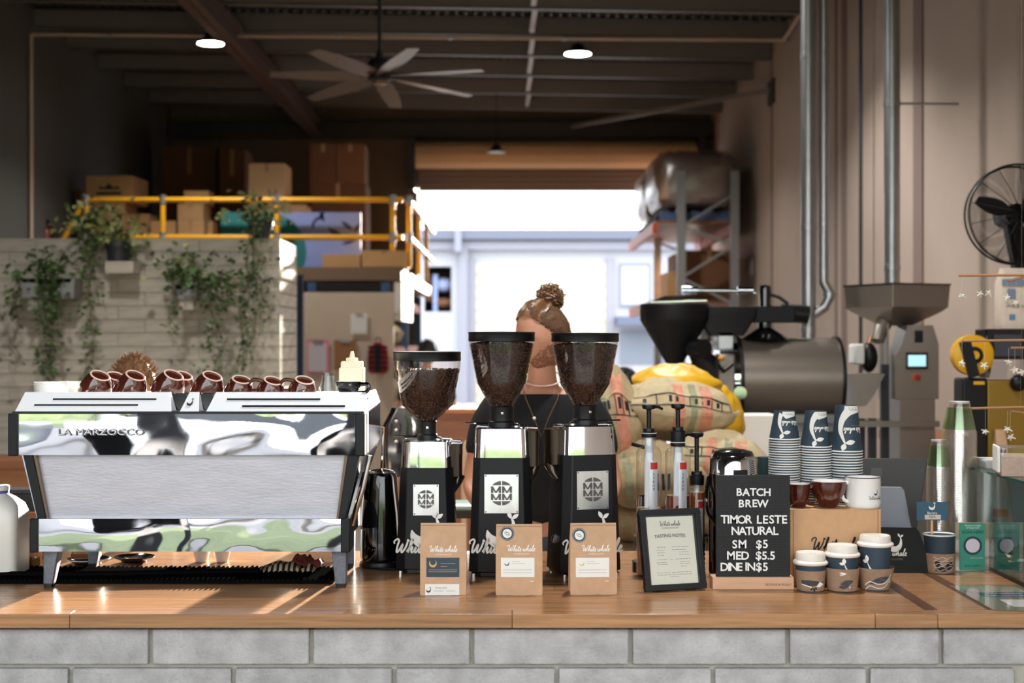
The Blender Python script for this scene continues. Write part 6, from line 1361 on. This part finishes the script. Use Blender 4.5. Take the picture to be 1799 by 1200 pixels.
def pipe(label, px, Y, r, py0, z1, joints, extra=None, m=None):
    p = thing('duct_pipe', label, 'pipe', (X_(px,Y),Y,Z_(py0,Y)), 0, 'metal pipes on the right')
    h = z1-Z_(py0,Y); MB().lathe([(r,0),(r,h)],24,cap0=True,cap1=True).ob('tube', m or M_galv, p)
    for jy in joints: MB().lathe([(r*.98,-.018),(r*1.06,-.016),(r*1.06,.016),(r*.98,.018)],24).ob('joint_collar', m or M_galv, p, (0,0,Z_(jy,Y)-Z_(py0,Y)))
    if extra: extra(p)
    return p
Yd = 8.2; kd = Yd/F
pipe('wide galvanised pipe standing behind the roaster, left of the bent pipe', 1420, Yd, 13*kd, 622, 4.85, (98,400,580))
def bend(p):
    z0_ = Z_(480,Yd); e = lambda x,y: ((x-1447)*kd,0,Z_(y,Yd)-z0_)
    MB().tube([e(1447,480),e(1447,496),e(1456,512),e(1457,522),e(1448,540),e(1430,552),e(1422,552)],.03,14).ob('elbow', M_galv, p)
    MB().lathe([(.032,-.012),(.038,-.012),(.038,.012),(.032,.012)],18).ob('clamp', M_galv, p, e(1456,517))
pipe('narrower galvanised pipe with an elbow at its foot', 1447, Yd, 9*kd, 480, 4.85, (393,), bend)
def br(p): MB().tube([(.0,0,Z_(182,8.6)-Z_(505,8.6)),(XR-X_(1567,8.6)-.13,.1,Z_(178,8.6)-Z_(505,8.6))],.008,6).ob('wall_bracket', M_galv, p)
pipe('widest bright galvanised pipe rising above the filling machine', 1567, 8.6, 14*8.6/F, 505, 4.85, (184,470), br)
pipe('thin dark conduit running up between the galvanised pipes', 1512, 11.2, 3.2*11.2/F, 700, 4.85, (192,330), None, M_dark)
# weighing and filling machine with touch screen
Yw = 8.; k = Yw/F; q = lambda px,py,dy=0.: Vector(((px-1595)*k,dy,Z_(py,Yw)))
t = thing('filling_machine','steel weigh and fill machine with a square hopper and a lit touch screen','filling machine',(X_(1595,Yw),Yw,0)); M_fs = mat('dull stainless',(150,142,134),.4,.7,var=.05,vs=2)
hz = lambda y: Z_(y,Yw)
def hop(ring): return [(x+(0),y+.1,z) for x,y,z in ring]
MB().loft([hop(rring(w_*k,d_,.004,1,hz(y))) for w_,d_,y in ((44,.1,572),(108,.36,548),(122,.42,540),(126,.44,500))],False).ob('hopper', M_fs, t, rot=(0,0,0), sharp=20).rotation_euler = (0,0,R(24))
MB().loft([hop(rring(w_*k,d_,.004,1,hz(y))) for w_,d_,y in ((127,.445,502),(129,.45,499))]).ob('hopper_rim', mat('dark stainless rim',(70,66,62),.4,.6), t).rotation_euler = (0,0,R(24))
MB().loft([[q(x0,y)+Vector((0,a,0)) for x0,a in ((l,-.1),(r_,-.1),(r_,.12),(l,.12))] for l,r_,y in ((1586,1630,572),(1576,1640,605),(1564,1640,625),(1564,1640,700))]).ob('control_cabinet', M_fs, t, sharp=20)
MB().box(q(1572,0)[0],q(1634,0)[0],-.1,.25,0,hz(700)).ob('cabinet_base', M_fs, t, bev=.004)
MB().box(q(1582,0)[0],q(1620,0)[0],-.115,-.1,hz(648),hz(619)).ob('screen_bezel', M_blackg, t, bev=.002)
MB().box(q(1585.5,0)[0],q(1616,0)[0],-.117,-.115,hz(643),hz(623.5)).ob('lit_screen', mat('lit screen',(150,196,206),.3,emis=.9), t)
b = MB().lathe([(.0001,0),(.022,0),(.022,.008),(.0001,.01)],20,mtx=Euler((PI/2,0,0)).to_matrix().to_4x4()).ob('button_plate', mat('amber plate',(190,112,60),.5), t, q(1599,661,-.1)); MB().lathe([(.0001,0),(.014,0),(.016,.02),(.0001,.024)],20,mtx=Euler((PI/2,0,0)).to_matrix().to_4x4()).ob('stop_button', M_red, b, (0.008,-.006,0))
MB().box(q(1598,0)[0],q(1612,0)[0],-.106,-.1,hz(602),hz(581)).ob('slot', M_black, t)
MB().tube([q(1560,560,.05),q(1545,585,.0),q(1540,600,-.02)],[.05,.04,.035],14).ob('chute', M_fs, t)
MB().loft([[q(x0,y)+Vector((0,a,0)) for x0,a in ((l,-.12),(r_,-.12),(r_,.1),(l,.1))] for l,r_,y in ((1497,1512,712),(1493,1528,690),(1484,1545,656))]).ob('funnel', M_fs, t, sharp=20)
MB().tube([q(1500,712,-.02),q(1500,735,-.02)],.02,10).ob('spout', M_steel, t)
MB().box(q(1494,0)[0],q(1512,0)[0],-.1,.05,hz(640),hz(604)).ob('white_motor', M_white, t, bev=.012)
MB().ell(q(1526,628,0),(.05,.06,.085),18,10).ob('vibrator', M_black, t); MB().tube([q(1526,605,0),q(1530,590,0)],.012,8).ob('copper_fitting', mat('copper fitting',(200,140,104),.3,.8), t)
MB().box(q(1545,0)[0],q(1552,0)[0],-.02,.03,hz(700),hz(570)).ob('post', M_fs, t); MB().box(q(1556,0)[0],q(1560,0)[0],-.02,.03,hz(700),hz(570)).ob('post', M_fs, t)
for x in (1510,1530,1552): MB().box(q(x,0)[0]-.02,q(x,0)[0]+.02,-.05,.0,0,hz(735 if x < 1550 else 640)).ob('frame_leg', M_dark, t)
MB().box(q(1480,0)[0],q(1640,0)[0],-.12,.2,hz(748),hz(738)).ob('work_shelf', M_fs, t)
# timber bench along the right wall and the things on it
zb_ = 1.1; t = thing('work_bench','red brown timber bench along the right wall behind the clear cups','bench',(2.62,7.9,0))
MB().box(-.2,.2,-1.5,1.5,zb_-.06,zb_).ob('bench_top', M_wooddk, t, bev=.004)
for x in (-.16,.16):
    for y in (-1.35,1.35): MB().box(x-.03,x+.03,y-.03,y+.03,0,zb_-.06).ob('leg', M_dark, t)
MB().box(-.18,.18,-1.4,1.4,.4,.43).ob('lower_shelf', M_dark, t)
for i,(px,Y,w_,d_,h,m,lb) in enumerate(((1604,8.3,.06,.06,.07,M_paper,'white card box on the bench, between the screen machine and the clear cups'),(1634,8.,.1,.1,.03,M_woodpale,'pale wooden tray on the bench beside the clear cups'),(1757,6.62,.05,.07,.17,M_kraft,'small kraft bag standing at the near end of the bench'),(1768,6.9,.045,.04,.2,M_white,'white bottle at the near end of the bench'))):
    b = thing(('card_box','wooden_tray','kraft_bag','white_bottle')[i], lb, ('box','tray','bag','bottle')[i], (X_(px,Y),Y,zb_+.0005))
    if i == 3: MB().lathe([(.0001,0),(.03,0),(.03,.13),(.012,.16),(.012,.18)],20).ob('bottle_body', m, b); MB().lathe([(.014,.178),(.014,.2),(.0001,.2)],16).ob('cap', M_dark, b)
    elif i == 2: MB().loft([rring(w_,d_,.005,2,0),rring(w_*1.02,d_*.9,.005,2,h*.6),rring(w_*.95,.012,.003,2,h*.93),rring(w_*.95,.006,.002,2,h)]).ob('bag_body', m, b, sharp=30); MB().box(-.015,.015,-.036,-.032,.05,.08).ob('stamp', M_navy, b)
    else: MB().loft([rring(w_,d_,.004,2,0),rring(w_,d_,.004,2,h)]).ob('box_body', m, b); MB().loft([rring(w_*1.04,d_*1.04,.004,2,h*.75),rring(w_*1.04,d_*1.04,.004,2,h)]).ob('lid', m, b)
# yellow and black machine, sealer and screen
Yy = 6.7; k = Yy/F; q = lambda px,py: ((px-1705)*k,Z_(py,Yy)-zb_)
t = thing('yellow_machine','yellow disc wheel machine in a black frame on the bench','machine',(X_(1705,Yy),Yy,zb_+.0005)); ry = Euler((PI/2,0,0)).to_matrix().to_4x4()
c = q(1707,624); MB().lathe([(.0001,-.04),(.07,-.04),(.095,-.03),(.095,.03),(.07,.04),(.0001,.04)],32,c=(c[0],.0,c[1]),mtx=ry).ob('yellow_disc', mat('machine yellow',(226,168,20),.4), t)
MB().lathe([(.035,.041),(.04,.046),(.03,.05),(.0001,.05)],20,c=(c[0],.0,c[1]),mtx=ry).ob('hub', M_black, t); MB().lathe([(.0001,.055),(.02,.055),(.02,.05)],16,c=(c[0],.0,c[1]),mtx=ry).ob('hub_cap', mat('machine yellow',(226,168,20),.4), t)
MB().beam((q(1688,600)[0],-.06,q(1688,600)[1]),(q(1704,662)[0],-.06,q(1704,662)[1]),.02,.05).ob('arm', M_black, t)
MB().box(q(1684,0)[0],q(1728,0)[0],-.06,.08,0,q(0,664)[1]).ob('base', M_black, t, bev=.01)
MB().box(q(1703,0)[0],q(1722,0)[0],-.064,-.06,q(0,664)[1]-.03,q(0,664)[1]-.015).ob('yellow_mark', mat('machine yellow',(226,168,20),.4), t)
q2 = lambda px,py: ((px-1765)*k,Z_(py,Yy)-zb_)
t = thing('bag_sealer','brass and steel bag sealer with a black cabinet at the right edge','machine',(X_(1765,Yy),Yy+.05,zb_+.0005))
MB().box(q2(1728,0)[0],q2(1830,0)[0],-.1,.15,0,q2(0,668)[1]).ob('brass_base', mat('brass panel',(150,118,44),.4,.5), t, bev=.008)
MB().loft([[(q2(x,y)[0],d,q2(x,y)[1]) for x,y,d in ((x0,yy,-.1),(x1,yy,-.1),(x1,yy,.05),(x0,yy,.05))] for x0,x1,yy in ((1732,1762,664),(1738,1766,634))]).ob('steel_chute', M_steel, t, sharp=20)
MB().box(q2(1738,0)[0],q2(1830,0)[0],.0,.16,q2(0,632)[1],q2(0,578)[1]).ob('black_cabinet', M_blackg, t, bev=.006)
MB().ell((q2(1780,672)[0],-.12,q2(1780,672)[1]),(.04,.03,.04),16,10).ob('knob', M_black, t)
MB().box(q2(1752,0)[0],q2(1800,0)[0],-.01,.0,q2(0,626)[1],q2(0,588)[1]).ob('window', mat('dim window',(66,70,78),.1), t)
t = thing('white_sack','tall white printed sack with blue patches standing on the black cabinet','sack',(X_(1800,Yy),Yy+.12,Z_(577,Yy)))
MB().loft([rring(w_,d_,.02,3,z) for w_,d_,z in ((.17,.1,0),(.18,.11,.03),(.18,.1,.22),(.16,.05,.27),(.15,.015,.29))]).ob('sack_body', mat('white woven sack',(222,206,190),.8,var=.05,vs=20,bump=.3,bs=40), t, sharp=40)
f = lambda u,v,d=0.: Vector((u,-.056-d,v)); decal('blue_patch', [rect(-.05,.04,-.022,.068)], mat('sack blue',(96,140,178),.7), t, f, .002); decal('grey_band', [rect(-.085,.205,.085,.235)], mat('grey blue print',(128,144,168),.7), t, f, .002); decal('grey_patch', [rect(-.06,.14,-.02,.19)], mat('grey blue print',(128,144,168),.7), t, f, .002)
decal('script_lettering', [[(a,b+.1) for a,b in p] for p in script('White whale',.03,.12)], M_greyink, t, f, .002)
# wooden cabinet, black grinder and chair behind the counter
t = thing('timber_cabinet','orange brown timber cabinet in the background between the left and middle grinders','cabinet',(X_(800,9.),9.,0)); k = 9/F
MB().box(-.16,.14,0,.4,0,Z_(726,9)).ob('carcass', M_wooddk, t); MB().box(-.17,.15,-.02,.41,Z_(726,9),Z_(718,9)).ob('top', mat('orange timber',(182,112,62),.5), t); MB().box(-.14,.12,-.012,0,.1,Z_(740,9)).ob('door', M_wooddk, t)
t = thing('black_grinder','black grinder with round knobs on a stand behind the left coffee grinder','grinder',(X_(712,6.),6.,0)); k = 6/F
MB().loft([rring(w_*k,.18,.03,4,Z_(y,6.)) for w_,y in ((74,832),(78,800),(74,745),(50,722),(44,715))]).ob('body', M_blackg, t); MB().box(-.09,.09,-.09,.09,0,Z_(834,6.)).ob('stand', M_wooddk, t)
for y in (737,752,772): MB().ell((-.03,-.095,Z_(y,6.)),(.012,.01,.012),12,8).ob('knob', M_steel, t)
t = thing('chair','pale bent timber chair back behind the middle grinder','chair',(X_(824,7.),7.,0)); k = 7/F
MB().tube([tuple(p) for p in catmull([(-.02,0,.45),(-.025,0,Z_(850,7)),(-.02,0,Z_(790,7)),(.0,0,Z_(776,7)),(.06,0,Z_(770,7)),(.28,0,Z_(770,7)),(.34,0,Z_(790,7)),(.35,0,.45)],5)],.014,8).ob('backrest', mat('pale bent timber',(206,180,150),.5), t)
MB().loft([rring(.4,.4,.08,4,z,.165,.2) for z in (.43,.46)]).ob('seat', mat('pale bent timber',(206,180,150),.5), t)
for x in (0,.33):
    for y in (.05,.38): MB().tube([(x,y,0),(x,y,.43)],.014,8).ob('leg', mat('pale bent timber',(206,180,150),.5), t)
# low table with trays behind the counter, seen between the grinders
t = thing('tray_table','black table with pale trays between the left and middle grinders','table',(X_(815,5.6),5.6,0)); MB().box(-.16,.16,-.1,.2,Z_(892,5.6)-.03,Z_(892,5.6)).ob('table_top', M_black, t); MB().box(-.12,.14,-.06,.16,Z_(892,5.6),Z_(886,5.6)).ob('green_tray', mat('pale green tray',(160,190,170),.4), t)
for x in (-.14,.14):
    for y in (-.08,.18): MB().box(x-.012,x+.012,y-.012,y+.012,0,Z_(892,5.6)-.03).ob('leg', M_black, t)
# ================================================================ PEOPLE
def skin(name, V, E, m, root, parent, levels=2, mats=None):
    me = bpy.data.meshes.new(name); me.from_pydata([v[0] for v in V], E, []); o = bpy.data.objects.new('tmp_skin', me); C.objects.link(o)
    o.modifiers.new('s','SKIN'); sd = me.skin_vertices[0].data
    for i, v in enumerate(V):
        r = v[1]; sd[i].radius = (r, r) if not isinstance(r, tuple) else r
        sd[i].use_root = (i == root)
    q = o.modifiers.new('u','SUBSURF'); q.levels = levels; q.render_levels = levels
    dg = bpy.context.evaluated_depsgraph_get(); dg.update()
    me2 = bpy.data.meshes.new_from_object(o.evaluated_get(dg)); bpy.data.objects.remove(o)
    me2.name = name; me2.materials.clear(); me2.materials.append(m)
    for p in me2.polygons: p.use_smooth = True
    r = bpy.data.objects.new(name, me2); C.objects.link(r); r.parent = parent; return r
def gs(a, s): return math.exp(-(a/s)**2)
def head_fn(q):
    x, y, z = q; t = max(0., -z)
    wx = 1-.34*t**2-.02*max(0,z); fy = 1-.18*t**2*(1 if y > 0 else .35)
    X, Y_, Z = x*wx*.082, y*fy*.104, z*.124
    if y < 0:
        Y_ += .012*(1-abs(y))*0
        Y_ -= .024*gs(x,.16)*gs(z+.16,.17)*1.1+.006*gs(x,.5)*gs(z-.16,.1)+.005*gs(x,.28)*gs(z+.44,.07)+.008*gs(x,.3)*gs(z+.8,.16)
        Y_ += .011*(gs(x-.40,.17)+gs(x+.40,.17))*gs(z-.03,.12)+.004*gs(x,.25)*gs(z+.56,.06)
    else: Y_ += .004
    return Vector((X, Y_, Z))
def person(label, loc, rz, sc_, hair, hairstyle, head_rot, shirt, armpose, beard=None, extras=True):
    t = thing('person', label, 'person', loc, rz); t.scale = (sc_,)*3
    V = []; E = []; ix = {}
    def j(n, p, r, par=None):
        ix[n] = len(V); V.append((p, r));
        if par: E.append((ix[par], ix[n]))
    j('pelvis',(0,.05,.96),(.15,.11)); j('waist',(0,.04,1.1),(.135,.095),'pelvis'); j('chest',(0,.03,1.3),(.155,.11),'waist'); j('upper',(0,.02,1.42),(.12,.085),'chest'); j('nb',(0,.0,1.5),(.062,.062),'upper'); j('neck',(0,-.02,1.58),(.055,.058),'nb'); j('skull',(0,-.025,1.66),(.05,.055),'neck')
    for s_,side in ((-1,'l'),(1,'r')):
        sh, el, wr, hd = armpose[side]
        j('sh'+side,(s_*.16,.02,1.43),.066,'upper'); j('dl'+side,(s_*.2,.02,1.38),.06,'sh'+side); j('el'+side,(s_*el[0],el[1],el[2]),.043,'dl'+side); j('wr'+side,(s_*wr[0],wr[1],wr[2]),.029,'el'+side)
        d = Vector((s_*(hd[0]),hd[1],hd[2])).normalized(); w0 = Vector((s_*wr[0],wr[1],wr[2])); pc = w0+d*.05; pe = w0+d*.09
        j('pm'+side,tuple(pc),(.036,.018),'wr'+side); lat = d.cross(Vector((0,0,1))).normalized(); dn = Vector((0,0,-1))
        for k_,(o_,l) in enumerate(((-.03,.072),(-.01,.082),(.01,.078),(.028,.06))):
            b_ = pe+lat*o_; j('k%d%s'%(k_,side),tuple(b_),.011,'pm'+side); m1 = b_+d*l*.45+dn*.006; j('m%d%s'%(k_,side),tuple(m1),.009,'k%d%s'%(k_,side)); j('t%d%s'%(k_,side),tuple(m1+d*l*.4+dn*l*.35),.0075,'m%d%s'%(k_,side))
        tb = w0+d*.03-lat*s_*.03; j('tb'+side,tuple(tb),.013,'pm'+side); t1 = tb-lat*s_*.025+d*.03; j('t1'+side,tuple(t1),.011,'tb'+side); j('t2'+side,tuple(t1+d*.03+dn*.01),.009,'t1'+side)
    for s_,side in ((-1,'a'),(1,'b')):
        j('hp'+side,(s_*.09,.05,.9),.1,'pelvis'); j('kn'+side,(s_*.1,.03,.5),.06,'hp'+side); j('an'+side,(s_*.1,.07,.1),.04,'kn'+side); j('ft'+side,(s_*.11,-.04,.05),.04,'an'+side); j('to'+side,(s_*.12,-.13,.035),.03,'ft'+side)
    b = skin('body', V, E, M_skin, 0, t)
    # the head is merged into the same body mesh
    hm = Matrix.Translation((0,-.045,1.70)) @ Euler(head_rot).to_matrix().to_4x4()
    hb = MB().ell((0,0,0),(1,1,1),56,40,head_fn)
    for sx in (-1,1): hb.ell((sx*.077,.008,-.005),(.011,.02,.032),10,8)
    hb.v = [tuple(hm@Vector(p)) for p in hb.v]; hme = hb.mesh('head', M_skin, 0)
    bm = bmesh.new(); bm.from_mesh(b.data); bm.from_mesh(hme); bm.to_mesh(b.data); bm.free()
    for p in b.data.polygons: p.use_smooth = True
    if extras:
        for sx in (-1,1):
            e = MB().ell((0,0,0),(.0125,.0125,.0125),14,10).ob('eye', mat('eye white',(232,226,218),.15), t, tuple(hm@Vector((sx*.033,-.089,.004)))); MB().ell((0,-.0085,-.002),(.006,.005,.006),10,8).ob('iris', mat('iris',(70,52,38),.2), e)
            MB().tube([hm@Vector((sx*.013,-.1045,.024)),hm@Vector((sx*.034,-.102,.028)),hm@Vector((sx*.054,-.087,.02))],[.003,.0035,.002],6).ob('eyebrow', hair, t)
        MB().ell((0,0,0),(.022,.006,.006),14,8).ob('lips', mat('lips',(176,108,94),.4), t, tuple(hm@Vector((0,-.1035,-.055))), head_rot)
    def cap(cond, off, nm, m, disp):
        hb = MB(); nu, nv = 88, 60; vs_ = []; keep = []
        for a in range(nv+1):
            for c in range(nu):
                tt, pp = PI*a/nv, 2*PI*c/nu; q = Vector((math.sin(tt)*math.cos(pp), math.sin(tt)*math.sin(pp), -math.cos(tt))); keep.append(cond(q))
                h_ = head_fn(q); vs_.append(hm@(h_*(1+off)+h_.normalized()*disp(q)))
        fs = [(a*nu+c,a*nu+(c+1)%nu,(a+1)*nu+(c+1)%nu,(a+1)*nu+c) for a in range(nv) for c in range(nu)]
        fs = [f_ for f_ in fs if all(keep[i] for i in f_)]; hb.add(vs_, fs); o = hb.ob(nm, m, t, sharp=0)
        for p in o.data.polygons: p.use_smooth = True
        so = o.modifiers.new('t','SOLIDIFY'); so.thickness = .004; return o
    hl = lambda q: q.z*.8+q.y*.9+.3*abs(q.x)-(.2 if hairstyle == 'bun' else .1)
    line = lambda q: hl(q) > 0 and not (q.z < -.35 and q.y < .6) and q.z > -.75
    h_ = cap(line, .012, 'hair', hair, lambda q: min(1,max(0,hl(q))*3.2)*(.009+.007*noise.noise(Vector((q.x*13,q.y*3,q.z*3)))+.004*noise.noise(q*22)))
    rr = random.Random(5); st = MB()
    if hairstyle == 'bun':
        c0 = hm@Vector((.01,.085,.118)); bn = MB().ell(c0,(.044,.04,.038),24,16,lambda q: q*(1+.16*noise.noise(q*3))); bn.ob('hair_bun', hair, h_)
        for _ in range(170):
            a = Vector((rr.gauss(0,1),rr.gauss(0,1),rr.gauss(0,1))).normalized(); ax = Vector((rr.gauss(0,1),rr.gauss(0,1),rr.gauss(0,1))).normalized(); s0 = a*.034; pts = []
            rad = rr.uniform(.036,.056)
            for k_ in range(7): pts.append(c0+(Matrix.Rotation(.32*k_,3,ax)@a)*(rad*(1+.1*math.sin(k_*2.1))))
            st.tube(pts,.0019,4)
        for _ in range(210):
            x0 = rr.uniform(-1.1,1.1); pts = []
            for k_ in range(8):
                q = Vector((x0*(1-.05*k_),-.55+.16*k_,.72+.03*k_)).normalized(); hq = head_fn(q); pts.append(hm@(hq*1.02+hq.normalized()*(.011*min(1,.25+k_*.25)+.003*math.sin(k_+x0*9))))
            st.tube(pts,.0014,4)
    else:
        for _ in range(560):
            q = Vector((rr.gauss(0,.6),rr.gauss(.15,.6),abs(rr.gauss(.6,.4)))).normalized()
            if not line(q): continue
            hq = head_fn(q); n_ = hq.normalized(); d2 = (n_+Vector((rr.gauss(0,.4),rr.gauss(0,.4),rr.gauss(.2,.3)))).normalized(); p0 = hm@(hq*1.02); L_ = rr.uniform(.018,.04)
            dd = hm.to_3x3()@d2; st.tube([p0,p0+dd*L_*.6,p0+dd*L_+Vector((rr.gauss(0,.004),rr.gauss(0,.004),0))],[.0022,.0018,.001],4)
    stuff(st.ob('hair_strands', M_hairbl if hair is M_hair else hair, h_, sharp=0))
    if beard: cap(lambda q: q.z < -.52+.42*abs(q.x) and q.y < .1 and q.z > -.93 and not (gs(q.x,.3)*gs(q.z+.44,.09) > .5), .006, 'beard', beard, lambda q: .004*noise.noise(q*25))
    # clothing grown round the same skeleton
    names = ['pelvis','waist','chest','upper']+[a+b_ for b_ in 'lr' for a in ('sh','dl')]
    gr = {'pelvis':(.165,.125),'waist':(.152,.112),'chest':(.172,.126),'upper':(.132,.096)}
    SV = []; SE = []; si = {}
    for n in names:
        p, r = V[ix[n]]; si[n] = len(SV); SV.append((p, gr.get(n, r+.016 if not isinstance(r, tuple) else r)))
    for b_ in 'lr':
        p, r = V[ix['dl'+b_]]; p2 = V[ix['el'+b_]][0]; si['s'+b_] = len(SV); SV.append((tuple(Vector(p).lerp(Vector(p2),.6)), .062))
    si['col'] = len(SV); SV.append(((0,.004,1.478), (.088,.08)))
    for a,b_ in (('upper','col'),('pelvis','waist'),('waist','chest'),('chest','upper'),('upper','shl'),('upper','shr'),('shl','dll'),('shr','dlr'),('dll','sl'),('dlr','sr')): SE.append((si[a],si[b_]))
    skin('shirt', SV, SE, shirt, 0, t)
    TV = []; TE = []; 
    for n,r in (('pelvis',(.162,.122)),('hpa',.112),('kna',.078),('ana',.06),('hpb',.112),('knb',.078),('anb',.06)): TV.append((V[ix[n]][0], r))
    skin('trousers', TV, [(0,1),(1,2),(2,3),(0,4),(4,5),(5,6)], M_denim, 0, t)
    for sx in (-1,1): MB().loft([[(sx*.11+a*w_,y,z) for a,z in ((-1,0),(1,0),(1,hh*.7),(.6,hh),(-.6,hh),(-1,hh*.7))] for y,w_,hh in ((.13,.035,.09),(.06,.042,.11),(-.06,.046,.08),(-.15,.042,.06),(-.18,.025,.045))]).ob('shoe', M_black, t, bev=.008)
    return t, hm
down = {'l':(0,(.26,-.02,1.14),(.19,-.28,1.06),(-.3,-1,-.1)),'r':(0,(.26,-.02,1.14),(.19,-.28,1.06),(-.3,-1,-.1))}
Yb_ = 5.28
bar, hm = person('person in a black t-shirt with a hair bun, looking down behind the grinders', (X_(952,Yb_),Yb_,0), 0, 1.0, M_hair, 'bun', (R(20),R(-3),R(-50)), M_tee, down, mat('dark stubble',(142,98,76),.8))
MB().tube([(.075*math.cos(a*PI/14),-.012+.07*math.sin(a*PI/14),1.545+.028*math.sin(a*PI/14)) for a in range(28)],.0028,6,True).ob('necklace', mat('pale necklace',(226,206,196),.4), bar)
MB().tube([(-.075,-.03,1.53),(-.06,-.1,1.47),(-.03,-.128,1.4),(-.005,-.135,1.335),(.02,-.13,1.4),(.055,-.1,1.47),(.075,-.03,1.53)],.0016,5).ob('chain', mat('bronze chain',(140,110,80),.4,.6), bar)
MB().ell((-.03,-.134,1.402),(.006,.004,.006),10,8).ob('pendant', M_white, bar)
Y2 = 5.35
person('person with short light brown hair, only the crown showing above the machine', (X_(241,Y2),Y2,0), 0, .885, mat('light brown hair',(124,88,56),.8,var=.3,vs=30,bump=.2,bs=90), 'short', (R(20),0,0), mat('grey cotton',(90,92,96),.9), down, None)
person('dark haired person mostly hidden behind the burlap sacks', (X_(1099,7.9),7.9,0), PI, .83, M_hairdk, 'short', (R(10),0,0), mat('tan cotton',(170,140,110),.9), down, None, False)
person('far person with black hair showing above the left grinder lid', (X_(750,12.6),12.6,0), PI, .92, M_hairdk, 'short', (R(10),0,0), M_tee, down, None, False)
